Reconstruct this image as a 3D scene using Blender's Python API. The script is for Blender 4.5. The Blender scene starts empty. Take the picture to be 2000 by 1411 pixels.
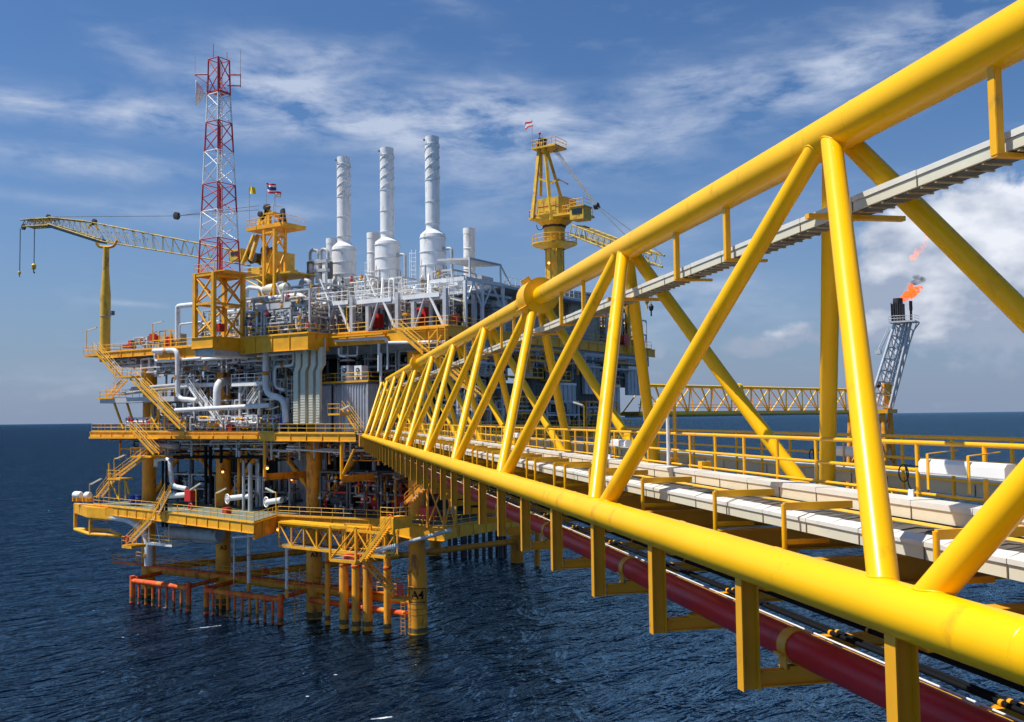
import bpy, math, random
from mathutils import Vector, Matrix
rnd = random.Random(7)
SC = bpy.context.scene
COL = SC.collection
def v3(x, y, z): return Vector((x, y, z))

# ---------------------------------------------------------------- camera
# world frame: X runs along the seaward face of the platform, Y goes back through it, Z = 0 is the water
CAM = v3(73.73, -91.82, 25.0)
FOC = 1932.5                       # focal length in photo pixels (photo 2000 x 1411)
YAW, PITCH, ROLL = math.radians(33.2), 0.0571, -0.0128
FW = v3(-math.sin(YAW)*math.cos(PITCH), math.cos(YAW)*math.cos(PITCH), math.sin(PITCH))
R0 = v3(math.cos(YAW), math.sin(YAW), 0); U0 = R0.cross(FW)
RT = math.cos(ROLL)*R0 + math.sin(ROLL)*U0
UP = -math.sin(ROLL)*R0 + math.cos(ROLL)*U0
cam_data = bpy.data.cameras.new('camera'); cam = bpy.data.objects.new('camera', cam_data); COL.objects.link(cam)
M = Matrix((RT, UP, -FW)).transposed().to_4x4(); M.translation = CAM; cam.matrix_world = M
cam_data.sensor_width = 36.0; cam_data.lens = FOC/2000*36.0
cam_data.clip_start = 0.1; cam_data.clip_end = 90000
SC.camera = cam

# ---------------------------------------------------------------- light
SUN_DIR = v3(-0.70, -0.60, 0).normalized()          # horizontal direction towards the sun
SUN_EL = math.radians(61)
world = bpy.data.worlds.new('World'); SC.world = world; world.use_nodes = True
sun_l = bpy.data.lights.new('sun', 'SUN'); sun_l.energy = 4.7; sun_l.angle = math.radians(0.5); sun_l.color = (1.0, 0.955, 0.88)
sun = bpy.data.objects.new('sun', sun_l); COL.objects.link(sun)
sd = (SUN_DIR*math.cos(SUN_EL) + v3(0, 0, math.sin(SUN_EL)))
sun.rotation_euler = sd.to_track_quat('Z', 'Y').to_euler(); sun.location = (0, 0, 150)
SC.view_settings.view_transform = 'Standard'; SC.view_settings.look = 'None'
SC.view_settings.exposure = 0.36; SC.view_settings.gamma = 1.0
SC.cycles.max_bounces = 5; SC.cycles.glossy_bounces = 3; SC.cycles.diffuse_bounces = 3

# turning measured photo points into points of the scene, on a real plane of the platform
def ray(x, y): return FW + RT*((x-1000)/FOC) - UP*((y-705.5)/FOC)
def HZ(x, y, z): d = ray(x, y); return CAM + d*((z-CAM.z)/d.z)      # on the level z
def VY(x, y, Y): d = ray(x, y); return CAM + d*((Y-CAM.y)/d.y)      # on the plane Y (parallel to the front face)
def WX(x, y, X): d = ray(x, y); return CAM + d*((X-CAM.x)/d.x)      # on the plane X (parallel to the side face)
BD = v3(-math.sin(YAW+0.197), math.cos(YAW+0.197), 0); BR = v3(math.cos(YAW+0.197), math.sin(YAW+0.197), 0)
def br(X, D, Z): return v3(CAM.x, CAM.y, CAM.z) + BR*X + BD*D + v3(0, 0, Z)   # bridge frame: across, along, up

# ---- world shader: physical sky with procedural clouds fixed to compass directions
nt = world.node_tree; nt.nodes.clear()
def N(t, tree=None, **k):
    n = (tree or nt).nodes.new(t)
    for a, b in k.items(): setattr(n, a, b)
    return n
L = nt.links.new
out = N('ShaderNodeOutputWorld'); bg = N('ShaderNodeBackground'); bg.inputs[1].default_value = 0.068
sky = N('ShaderNodeTexSky'); sky.sky_type = 'NISHITA'; sky.sun_disc = False
sky.sun_elevation = SUN_EL; sky.sun_rotation = math.atan2(SUN_DIR.x, SUN_DIR.y)
sky.altitude = 20; sky.air_density = 1.0; sky.dust_density = 0.6; sky.ozone_density = 3.0
tc = N('ShaderNodeTexCoord')
sep = N('ShaderNodeSeparateXYZ'); L(tc.outputs['Generated'], sep.inputs[0])
def mth(op, a, b=None, c=None, clamp=False):
    n = N('ShaderNodeMath', operation=op, use_clamp=clamp)
    for i, v in enumerate((a, b, c)):
        if v is None: continue
        if isinstance(v, (int, float)): n.inputs[i].default_value = v
        else: L(v, n.inputs[i])
    return n.outputs[0]
az = mth('ARCTAN2', mth('MULTIPLY', sep.outputs[0], -1.0), sep.outputs[1])       # turns from +Y towards -X
el = mth('ARCSINE', sep.outputs[2])
def azel(x, y):
    d = ray(x, y).normalized(); return math.atan2(-d.x, d.y), math.asin(d.z)
com = N('ShaderNodeCombineXYZ'); L(az, com.inputs[0]); L(el, com.inputs[1])
def blob(x, y, w, h, rot, amp):                        # one soft elliptic cloud bank
    a, e = azel(x, y); r = math.radians(rot)
    da = mth('SUBTRACT', a, az); de = mth('SUBTRACT', el, e)                    # right, up
    p = mth('MULTIPLY_ADD', da, math.cos(r), mth('MULTIPLY', de, math.sin(r)))
    q = mth('MULTIPLY_ADD', de, math.cos(r), mth('MULTIPLY', da, -math.sin(r)))
    p = mth('MULTIPLY', p, FOC/w); q = mth('MULTIPLY', q, FOC/h)
    s = mth('MULTIPLY_ADD', p, p, mth('MULTIPLY', q, q))
    g = mth('POWER', 2.718, mth('MULTIPLY', s, -1.0))
    return mth('MULTIPLY', g, amp)
def total(bl):
    t = None
    for b in bl:
        g = blob(*b); t = g if t is None else mth('ADD', t, g)
    return t
def noise(vec, sc, loc, scale, det, rough, dist=0.0):
    mp = N('ShaderNodeMapping'); mp.inputs['Scale'].default_value = sc; mp.inputs['Location'].default_value = loc
    L(vec, mp.inputs[0]); n = N('ShaderNodeTexNoise'); n.inputs['Scale'].default_value = scale
    n.inputs['Detail'].default_value = det; n.inputs['Roughness'].default_value = rough; n.inputs['Distortion'].default_value = dist
    L(mp.outputs[0], n.inputs['Vector']); return n.outputs['Fac']
CIRRUS = [(110,212,230,26,-4,.95),(330,225,130,24,-12,.6),(560,130,150,50,-6,.45),(640,105,110,22,0,.55),(520,190,170,60,-6,.6),
 (700,240,260,50,-9,.75),(860,215,160,50,4,.75),(990,250,150,60,-14,.7),(950,330,120,50,-20,.5),(860,390,190,40,-10,.3),
 (180,322,220,20,-2,.7),(420,415,230,24,3,.5),(60,385,160,10,-3,.35),(240,80,60,18,-20,.35),(890,8,60,18,-20,.35),
 (1330,190,240,60,10,.5),(1360,150,90,18,6,.45),(1600,150,260,60,16,.5),(1800,70,280,55,18,.55),(1200,290,150,50,-8,.45),
 (1060,240,120,50,-20,.45),(1330,560,170,36,-4,.55),(1450,610,160,40,-4,.35),(1230,470,120,34,0,.3),(280,596,60,5,-3,.6),
 (1930,350,45,24,-50,.4),(1500,420,200,60,6,.22),(120,740,260,30,0,.22),(1250,640,90,70,0,.2)]
CUMUL = [(1800,540,110,100,0,1.0),(1905,490,120,90,0,1.5),(1995,470,80,100,0,1.3),(1760,465,60,45,0,.8),(1900,590,160,70,0,.8),(1470,675,70,26,0,.62),
 (1560,655,56,26,0,.58),(1280,688,26,20,0,.6),(1720,640,80,50,0,.35),(75,772,60,16,0,.40),(165,760,45,15,10,.40),(1960,690,150,60,0,.3)]
nA = noise(com.outputs[0], (5, 16, 1), (3.1, 1.7, 0), 2.2, 10, .60, .22)
nB = noise(com.outputs[0], (20, 26, 1), (7.3, 2.2, 0), 1.5, 8, .55, .2)
fA = mth('MULTIPLY', mth('SUBTRACT', nA, .36), 3.6, clamp=True)
cA = mth('MULTIPLY', mth('MULTIPLY', total(CIRRUS), fA), 1.05, clamp=True)
gen = mth('MULTIPLY', mth('MULTIPLY', mth('SUBTRACT', nA, .56), 3.0, clamp=True), .22)     # thin veil everywhere
cA = mth('ADD', cA, gen, clamp=True)
fB = mth('SUBTRACT', nB, .42)
tC = total(CUMUL)
cB = mth('MULTIPLY', mth('ADD', mth('SUBTRACT', tC, .40), mth('MULTIPLY', mth('MULTIPLY', fB, 2.3), mth('MULTIPLY', tC, 2.2, clamp=True))), 1.7, clamp=True)
nC = mth('ADD', noise(com.outputs[0], (9, 15, 1), (1.3, 9.2, 0), 1.5, 5, .5), mth('MULTIPLY', mth('SUBTRACT', el, .155), 1.5))
mixA = N('ShaderNodeMix', data_type='RGBA'); L(mth('MULTIPLY', cA, .92), mixA.inputs['Factor'])
tint = N('ShaderNodeMix', data_type='RGBA', blend_type='MULTIPLY'); tint.inputs['Factor'].default_value = 1; L(sky.outputs[0], tint.inputs['A']); tint.inputs['B'].default_value = (.66, .92, 1.20, 1)
hz = N('ShaderNodeMix', data_type='RGBA'); L(mth('POWER', mth('SUBTRACT', 1.0, mth('MULTIPLY', el, 2.6), clamp=True), 2.2), hz.inputs['Factor'])   # moist air low over the sea
L(tint.outputs['Result'], hz.inputs['A']); hz.inputs['B'].default_value = (3.0, 3.75, 5.3, 1)
L(hz.outputs['Result'], mixA.inputs['A']); mixA.inputs['B'].default_value = (6.0, 6.9, 8.8, 1)
ccol = N('ShaderNodeMix', data_type='RGBA'); L(mth('MULTIPLY', mth('SUBTRACT', nC, .38), 4.0, clamp=True), ccol.inputs['Factor'])
ccol.inputs['A'].default_value = (4.2, 4.9, 6.4, 1); ccol.inputs['B'].default_value = (11.0, 11.2, 11.8, 1)
mixB = N('ShaderNodeMix', data_type='RGBA'); L(mth('MULTIPLY', cB, .85), mixB.inputs['Factor'])
L(mixA.outputs['Result'], mixB.inputs['A']); L(ccol.outputs['Result'], mixB.inputs['B'])
L(mixB.outputs['Result'], bg.inputs[0]); L(bg.outputs[0], out.inputs[0])

# ---------------------------------------------------------------- materials
def mat(name, col, rough=.5, metal=0.0, var=.12, scale=1.2, dirt=None, dirt_amt=.0, dirt_scale=.6, bump=.0, bscale=20, coat=0, emit=None, stretch=(1,1,1), spec=.5):
    m = bpy.data.materials.new(name); m.use_nodes = True; t = m.node_tree; b = t.nodes['Principled BSDF']; l = t.links.new
    b.inputs['Roughness'].default_value = rough; b.inputs['Metallic'].default_value = metal
    b.inputs['Specular IOR Level'].default_value = spec
    if coat: b.inputs['Coat Weight'].default_value = coat; b.inputs['Coat Roughness'].default_value = .12
    g = t.nodes.new('ShaderNodeNewGeometry')
    mp = t.nodes.new('ShaderNodeMapping'); mp.inputs['Scale'].default_value = stretch; l(g.outputs['Position'], mp.inputs[0])
    n = t.nodes.new('ShaderNodeTexNoise'); n.inputs['Scale'].default_value = scale; n.inputs['Detail'].default_value = 6; l(mp.outputs[0], n.inputs['Vector'])
    r = t.nodes.new('ShaderNodeMapRange'); r.inputs['From Min'].default_value = .3; r.inputs['From Max'].default_value = .7
    r.inputs['To Min'].default_value = 1-var; r.inputs['To Max'].default_value = 1+var*.6; l(n.outputs['Fac'], r.inputs['Value'])
    mx = t.nodes.new('ShaderNodeMix'); mx.data_type = 'RGBA'; mx.blend_type = 'MULTIPLY'; mx.inputs['Factor'].default_value = 1
    mx.inputs['A'].default_value = (*col, 1); l(r.outputs[0], mx.inputs['B'])
    res = mx.outputs['Result']
    if dirt is not None:
        n2 = t.nodes.new('ShaderNodeTexNoise'); n2.inputs['Scale'].default_value = dirt_scale; n2.inputs['Detail'].default_value = 8; n2.inputs['Roughness'].default_value = .65
        mp2 = t.nodes.new('ShaderNodeMapping'); mp2.inputs['Scale'].default_value = (1, 1, .45); mp2.inputs['Location'].default_value = (11, 5, 3)
        l(g.outputs['Position'], mp2.inputs[0]); l(mp2.outputs[0], n2.inputs['Vector'])
        r2 = t.nodes.new('ShaderNodeMapRange'); r2.inputs['From Min'].default_value = .66-dirt_amt*.3; r2.inputs['From Max'].default_value = .74-dirt_amt*.2; l(n2.outputs['Fac'], r2.inputs['Value'])
        m3 = t.nodes.new('ShaderNodeMix'); m3.data_type = 'RGBA'; l(r2.outputs[0], m3.inputs['Factor']); l(res, m3.inputs['A']); m3.inputs['B'].default_value = (*dirt, 1)
        res = m3.outputs['Result']
    l(res, b.inputs['Base Color'])
    if bump:
        n3 = t.nodes.new('ShaderNodeTexNoise'); n3.inputs['Scale'].default_value = bscale; n3.inputs['Detail'].default_value = 4; l(g.outputs['Position'], n3.inputs['Vector'])
        bp = t.nodes.new('ShaderNodeBump'); bp.inputs['Strength'].default_value = bump; bp.inputs['Distance'].default_value = .02; l(n3.outputs['Fac'], bp.inputs['Height']); l(bp.outputs[0], b.inputs['Normal'])
    if emit: b.inputs['Emission Color'].default_value = (*emit[0], 1); b.inputs['Emission Strength'].default_value = emit[1]
    return m
BY  = mat('bridge_yellow', (.93, .495, .001), .31, var=.07, scale=.5, dirt=(.66,.30,.006), dirt_amt=.22, dirt_scale=1.3, bump=.05, bscale=9, spec=.30)
BY2 = mat('bridge_rail_yellow', (.90, .44, .002), .38, var=.08, scale=2, dirt=(.55,.30,.03), dirt_amt=.12, dirt_scale=3)
BY3 = mat('bridge_bracket_yellow', (.74, .34, .008), .45, var=.10, scale=2, dirt=(.35,.16,.02), dirt_amt=.10, dirt_scale=4)
PY  = mat('deck_yellow', (.86, .40, .008), .5, var=.16, scale=1.0, dirt=(.42,.16,.03), dirt_amt=.25, dirt_scale=.9)
PY2 = mat('handrail_yellow', (.86, .46, .02), .5, var=.12, scale=1.5)
LY  = mat('leg_yellow', (.95, .37, .016), .55, var=.22, scale=.5, dirt=(.34,.11,.025), dirt_amt=.42, dirt_scale=.8)
FY  = mat('flare_bridge_yellow', (.98, .60, .015), .45, var=.08)
CY  = mat('crane_yellow', (.72, .43, .03), .5, var=.2, scale=1.0, dirt=(.30,.16,.03), dirt_amt=.35, dirt_scale=1.0)
RU  = mat('rust_orange', (.82, .10, .012), .75, var=.35, scale=1.6, dirt=(.75,.27,.012), dirt_amt=.55, dirt_scale=.5)
OL  = mat('splash_zone_growth', (.17, .12, .035), .8, var=.5, scale=2.5)
WH  = mat('white_paint', (.84, .84, .83), .4, var=.08, scale=.8, dirt=(.48,.42,.34), dirt_amt=.22, dirt_scale=1.1)
WP  = mat('white_pipe_paint', (.72, .73, .74), .35, var=.12, scale=1.0, dirt=(.45,.38,.30), dirt_amt=.2, dirt_scale=1.6)
GP  = mat('grey_pipe_paint', (.42, .43, .44), .45, var=.2, scale=1.0, dirt=(.24,.17,.12), dirt_amt=.3, dirt_scale=1.3)
GS  = mat('structural_grey', (.50, .51, .53), .5, var=.14, scale=.9, dirt=(.32,.26,.2), dirt_amt=.25)
BM  = mat('boom_ochre', (.46, .32, .05), .55, var=.3, scale=1.2, dirt=(.12,.09,.05), dirt_amt=.5, dirt_scale=.8)
BE  = mat('beige_cladding', (.66, .63, .50), .5, var=.10, scale=1.2, dirt=(.38,.33,.24), dirt_amt=.22)
BE2 = mat('weathered_equipment', (.48, .41, .30), .6, var=.3, scale=1.6, dirt=(.26,.13,.06), dirt_amt=.45, dirt_scale=1.5)
DK  = mat('interior_shade_dark', (.055, .06, .07), .6, var=.35, scale=1.2)  # near-black colour standing for the shade between the decks
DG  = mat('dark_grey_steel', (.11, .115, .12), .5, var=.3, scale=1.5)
GW  = mat('grey_cladding', (.26, .27, .28), .5, var=.15, scale=.8, dirt=(.15,.12,.09), dirt_amt=.3)
GB  = mat('container_grey', (.36, .38, .42), .45, var=.12, scale=.8, dirt=(.22,.18,.15), dirt_amt=.2)
GR  = mat('deck_grating_green', (.16, .19, .15), .7, var=.25, scale=2)
RD  = mat('red_paint', (.52, .008, .014), .38, var=.18, scale=1.1, dirt=(.22,.02,.015), dirt_amt=.2, dirt_scale=2, spec=.3)
RD2 = mat('red_equipment', (.60, .03, .02), .45, var=.15)
MR  = mat('mast_red', (.52, .03, .03), .5, var=.15)
BK  = mat('black_rubber', (.008, .009, .011), .7, var=.2, spec=.08)
DL  = mat('weathered_dark_lid', (.10, .085, .065), .65, var=.35, scale=4, dirt=(.22,.19,.14), dirt_amt=.2, dirt_scale=5)
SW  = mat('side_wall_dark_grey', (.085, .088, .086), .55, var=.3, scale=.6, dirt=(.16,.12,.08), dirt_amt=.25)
BL  = mat('blue_drum_paint', (.02, .05, .30), .4, var=.1)
OR  = mat('orange_band', (.62, .24, .04), .5, var=.15)
TC  = mat('tray_cover_cream', (.68, .64, .49), .4, var=.07, scale=1.5, dirt=(.50,.46,.36), dirt_amt=.15, dirt_scale=2)
TW  = mat('tray_lid_white', (.70, .68, .61), .35, var=.08, scale=2, dirt=(.60,.57,.50), dirt_amt=.2, dirt_scale=2.5)
TS  = mat('tray_seam', (.16, .12, .08), .6, var=.2)
ST  = mat('galvanised_steel', (.60, .61, .62), .38, metal=.15, var=.15, scale=1.5)
SD  = mat('sooty_steel', (.035, .033, .032), .6, var=.5, scale=2)
GLS = mat('cab_glass', (.02, .03, .035), .08, var=.1)
LT  = mat('lamp_glow', (1, .4, .1), .4, emit=((1.0, .30, .05), 4.5))
FLG = mat('flag_yellow', (.85, .62, .02), .7, var=.1)
FB  = mat('flag_blue', (.03, .04, .28), .7, var=.1)
FR_ = mat('flag_red', (.62, .02, .04), .7, var=.1)
FWH = mat('flag_white', (.8, .8, .8), .7, var=.05)
DW  = mat('dish_white', (.80, .80, .80), .5, var=.04)
CON = mat('walkway_grating', (.20, .19, .17), .75, var=.3, scale=3, bump=.3, bscale=30)

# ---------------------------------------------------------------- mesh building
class MB:
    def __init__(s): s.v = []; s.f = []; s.sm = []; s.mi = []; s.m = 0
    def face(s, pts, smooth=False):
        b = len(s.v); s.v += [tuple(p) for p in pts]; s.f.append(tuple(range(b, b+len(pts)))); s.sm.append(smooth); s.mi.append(s.m)
    def obox(s, c, ax, ay, az):                        # centre and three half-vectors
        c = Vector(c); b = len(s.v)
        for k in ((-1,-1,-1),(1,-1,-1),(1,1,-1),(-1,1,-1),(-1,-1,1),(1,-1,1),(1,1,1),(-1,1,1)):
            s.v.append(tuple(c + ax*k[0] + ay*k[1] + az*k[2]))
        for q in ((0,3,2,1),(4,5,6,7),(0,1,5,4),(1,2,6,5),(2,3,7,6),(3,0,4,7)):
            s.f.append(tuple(b+i for i in q)); s.sm.append(False); s.mi.append(s.m)
        return s
    def box(s, x0, x1, y0, y1, z0, z1):
        return s.obox(((x0+x1)/2, (y0+y1)/2, (z0+z1)/2), v3((x1-x0)/2, 0, 0), v3(0, (y1-y0)/2, 0), v3(0, 0, (z1-z0)/2))
    def bar(s, a, b, w, h=None, up=None):              # rectangular member, w across, h along up
        a = Vector(a); b = Vector(b); h = w if h is None else h; d = (b-a)
        if d.length < 1e-6: return s
        dn = d.normalized(); up = Vector(up) if up is not None else v3(0, 0, 1)
        if abs(dn.dot(up)) > .98: up = v3(0, 1, 0) if abs(dn.y) < .9 else v3(1, 0, 0)
        sd_ = dn.cross(up).normalized(); u2 = sd_.cross(dn)
        return s.obox((a+b)/2, d/2, sd_*(w/2), u2*(h/2))
    def ibeam(s, a, b, w, h, up=None, t=None):
        a = Vector(a); b = Vector(b); dn = (b-a).normalized(); up = Vector(up) if up is not None else v3(0, 0, 1)
        if abs(dn.dot(up)) > .98: up = v3(0, 1, 0)
        sd_ = dn.cross(up).normalized(); u2 = sd_.cross(dn); t = t or max(.02, h*.09); o = u2*(h/2-t/2)
        s.obox((a+b)/2+o, (b-a)/2, sd_*(w/2), u2*(t/2)); s.obox((a+b)/2-o, (b-a)/2, sd_*(w/2), u2*(t/2))
        return s.obox((a+b)/2, (b-a)/2, sd_*(t*.4), u2*(h/2-t))
    def tube(s, a, b, r, r2=None, n=10, caps=True):
        a = Vector(a); b = Vector(b); r2 = r if r2 is None else r2; d = b-a
        if d.length < 1e-6: return s
        dn = d.normalized(); q = v3(0, 0, 1) if abs(dn.z) < .95 else v3(1, 0, 0); e1 = dn.cross(q).normalized(); e2 = dn.cross(e1)
        base = len(s.v); cs = [(math.cos(2*math.pi*i/n), math.sin(2*math.pi*i/n)) for i in range(n)]
        for p, rr in ((a, r), (b, r2)):
            for c, w in cs: s.v.append(tuple(p + (e1*c + e2*w)*rr))
        for i in range(n):
            j = (i+1) % n; s.f.append((base+i, base+n+i, base+n+j, base+j)); s.sm.append(True); s.mi.append(s.m)
        if caps:
            s.face([a + (e1*c + e2*w)*r for c, w in cs]); s.face([b + (e1*c + e2*w)*r2 for c, w in reversed(cs)])
        return s
    def pipe(s, pts, r, n=8, bend=None, seg=4, caps=True):    # swept pipe with rounded elbows
        pts = [Vector(p) for p in pts]; path = [pts[0]]; bend = bend or r*2.6
        for i in range(1, len(pts)-1):
            a, p, b = pts[i-1], pts[i], pts[i+1]; u = (a-p); w = (b-p)
            if u.length < 1e-5 or w.length < 1e-5: continue
            k = min(bend, u.length*.48, w.length*.48); u = u.normalized(); w = w.normalized()
            if u.dot(w) < -.999: continue
            p0 = p + u*k; p1 = p + w*k
            for j in range(seg+1):
                t = j/seg; path.append(p0*(1-t)**2 + p*(2*t*(1-t)) + p1*t*t)
        path.append(pts[-1]); path2 = [path[0]]
        for p in path[1:]:
            if (p-path2[-1]).length > 1e-4: path2.append(p)
        path = path2; base = len(s.v); m = len(path)
        t0 = (path[1]-path[0]).normalized(); q = v3(0, 0, 1) if abs(t0.z) < .9 else v3(1, 0, 0); nrm = (q - t0*q.dot(t0)).normalized()
        rings = []
        for i, p in enumerate(path):
            t = (path[min(i+1, m-1)] - path[max(i-1, 0)]).normalized()
            nrm = (nrm - t*nrm.dot(t)); nrm = nrm.normalized() if nrm.length > 1e-5 else v3(1, 0, 0); bn = t.cross(nrm)
            ring = [p + (nrm*math.cos(2*math.pi*k/n) + bn*math.sin(2*math.pi*k/n))*r for k in range(n)]
            rings.append(ring); s.v += [tuple(x) for x in ring]
        for i in range(m-1):
            for k in range(n):
                j = (k+1) % n; s.f.append((base+i*n+k, base+i*n+j, base+(i+1)*n+j, base+(i+1)*n+k)); s.sm.append(True); s.mi.append(s.m)
        if caps: s.face(list(reversed(rings[0]))); s.face(rings[-1])
        return s
    def lathe(s, c, prof, n=20, axis=None, cap=True):
        c = Vector(c); ax = Vector(axis).normalized() if axis is not None else v3(0, 0, 1)
        q = v3(0, 0, 1) if abs(ax.z) < .95 else v3(1, 0, 0); e1 = ax.cross(q).normalized(); e2 = ax.cross(e1)
        for i in range(len(prof)-1):
            (ra, za), (rb, zb_) = prof[i], prof[i+1]; base = len(s.v)
            for rr, zz in ((ra, za), (rb, zb_)):
                for k in range(n):
                    w = 2*math.pi*k/n; s.v.append(tuple(c + ax*zz + (e1*math.cos(w) + e2*math.sin(w))*rr))
            for k in range(n):
                j = (k+1) % n; s.f.append((base+k, base+n+k, base+n+j, base+j)); s.sm.append(True); s.mi.append(s.m)
        if cap:
            for (rr, zz), rev in ((prof[0], False), (prof[-1], True)):
                if rr > 1e-4:
                    p = [c + ax*zz + (e1*math.cos(2*math.pi*k/n) + e2*math.sin(2*math.pi*k/n))*rr for k in range(n)]
                    s.face(list(reversed(p)) if rev else p)
        return s
    def ball(s, c, r, n=10, sq=(1, 1, 1)):
        c = Vector(c); k = n//2; base = len(s.v)
        for i in range(k+1):
            ph = math.pi*i/k
            for j in range(n):
                th = 2*math.pi*j/n; s.v.append((c.x + r*sq[0]*math.sin(ph)*math.cos(th), c.y + r*sq[1]*math.sin(ph)*math.sin(th), c.z + r*sq[2]*math.cos(ph)))
        for i in range(k):
            for j in range(n):
                a = base+i*n+j; b = base+i*n+(j+1) % n; s.f.append((a, a+n, b+n, b)); s.sm.append(True); s.mi.append(s.m)
        return s
    def slab(s, pts, th):                              # polygon (top points) extruded down
        pts = [Vector(p) for p in pts]
        ar = sum(pts[i].x*pts[(i+1) % len(pts)].y - pts[(i+1) % len(pts)].x*pts[i].y for i in range(len(pts)))
        if ar < 0: pts.reverse()
        lo = [p - v3(0, 0, th) for p in pts]; s.face(pts); s.face(list(reversed(lo))); n = len(pts)
        for i in range(n):
            j = (i+1) % n; s.face([lo[i], lo[j], pts[j], pts[i]])
        return s
    def lattice(s, A, B, r, n=6, r2=None, diag='z', shape=None):
        """panel bracing between chord points lists A and B"""
        for i in range(len(A)):
            s.tube(A[i], B[i], r2 or r, n=n, caps=False)
        for i in range(len(A)-1):
            if diag == 'x': s.tube(A[i], B[i+1], r2 or r, n=n, caps=False); s.tube(B[i], A[i+1], r2 or r, n=n, caps=False)
            elif i % 2: s.tube(A[i], B[i+1], r2 or r, n=n, caps=False)
            else: s.tube(B[i], A[i+1], r2 or r, n=n, caps=False)
        return s
    def wall(s, a, b, z0, z1, pitch=.35, dep=.06, nrm=None):     # vertically corrugated sheet from a to b
        a = v3(a[0], a[1], 0); b = v3(b[0], b[1], 0); d = b-a; n = max(2, int(d.length/pitch)); dn = d.normalized(); no = Vector(nrm) if nrm is not None else v3(dn.y, -dn.x, 0)
        prev = None
        for i in range(n):
            for f, o in ((0, 0), (.3, 0), (.5, 1), (.8, 1)):
                p = a + d*((i+f)/n) + no*(dep*o)
                if prev is not None: s.face([(prev.x, prev.y, z0), (p.x, p.y, z0), (p.x, p.y, z1), (prev.x, prev.y, z1)])
                prev = p
        p = b; s.face([(prev.x, prev.y, z0), (p.x, p.y, z0), (p.x, p.y, z1), (prev.x, prev.y, z1)])
        return s
    def mesh(s, name, mats, org=None):
        me = bpy.data.meshes.new(name); o = Vector(org) if org is not None else v3(0, 0, 0)
        me.from_pydata([(x-o.x, y-o.y, z-o.z) for x, y, z in s.v], [], s.f)
        me.polygons.foreach_set('use_smooth', s.sm)
        for m in (mats if isinstance(mats, (list, tuple)) else [mats]): me.materials.append(m)
        if any(s.mi): me.polygons.foreach_set('material_index', s.mi)
        me.update(); return me
def tag(o, label=None, cat=None, group=None, kind=None):
    if label: o['label'] = label
    if cat: o['category'] = cat
    if group: o['group'] = group
    if kind: o['kind'] = kind
    return o
def thing(name, label, cat, loc, group=None):
    o = bpy.data.objects.new(name, None); o.empty_display_size = .5; COL.objects.link(o); o.location = Vector(loc)
    return tag(o, label, cat, group)
def part(root, name, mb, m, label=None):
    o = bpy.data.objects.new(name, mb.mesh(name, m, AB(root))); COL.objects.link(o); o.parent = root
    if label: o['label'] = label
    return o
def AB(o):                                            # accumulated location (no rotations are used on parents at build time)
    p = v3(0, 0, 0)
    while o is not None: p = p + o.location; o = o.parent
    return p
def solo(name, label, cat, mb, m, group=None, kind=None):
    xs = [v[0] for v in mb.v]; ys = [v[1] for v in mb.v]; zs = [v[2] for v in mb.v]
    c = v3((min(xs)+max(xs))/2, (min(ys)+max(ys))/2, min(zs))
    o = bpy.data.objects.new(name, mb.mesh(name, m, c)); COL.objects.link(o); o.location = c
    return tag(o, label, cat, group, kind)
def dup(root, loc, label=None, group=None, rotz=None):
    r = root.copy(); COL.objects.link(r); r.location = Vector(loc)
    if rotz is not None: r.rotation_euler = (0, 0, rotz)
    if label: r['label'] = label
    if group: r['group'] = group
    for ch in list(root.children):
        c = ch.copy(); COL.objects.link(c); c.parent = r
        for g in list(ch.children):
            d = g.copy(); COL.objects.link(d); d.parent = c
    return r
_post = {}
def railing(label, pts, m=PY2, h=1.1, step=1.6, r=.035, toe=True, name='guard_railing', rails=(1.0, .55), group=None):
    pts = [Vector(p) for p in pts]
    t = thing(name, label, 'railing', pts[0], group)
    for k, f in enumerate(rails):
        mb = MB(); mb.pipe([p + v3(0, 0, h*f) for p in pts], r, n=6, bend=.1, seg=2) if len(pts) > 2 else mb.tube(pts[0]+v3(0,0,h*f), pts[1]+v3(0,0,h*f), r, n=6)
        part(t, 'top_rail' if k == 0 else 'mid_rail', mb, m)
    if toe:
        mb = MB()
        for a, b in zip(pts, pts[1:]): mb.bar(a+v3(0,0,.075), b+v3(0,0,.075), .02, .15)
        part(t, 'toe_board', mb, m)
    key = (h, r, m.name)
    if key not in _post: _post[key] = MB().tube((0,0,0), (0,0,h), r, n=6).mesh('post', m)
    n_tot = 0
    for a, b in zip(pts, pts[1:]):
        n = max(1, round((b-a).length/step))
        for i in range(n + (1 if b is pts[-1] else 0)):
            if n_tot > 96: break
            o = bpy.data.objects.new('post', _post[key]); COL.objects.link(o); o.parent = t; o.location = a.lerp(b, i/n) - pts[0]; n_tot += 1
    return t
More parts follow.
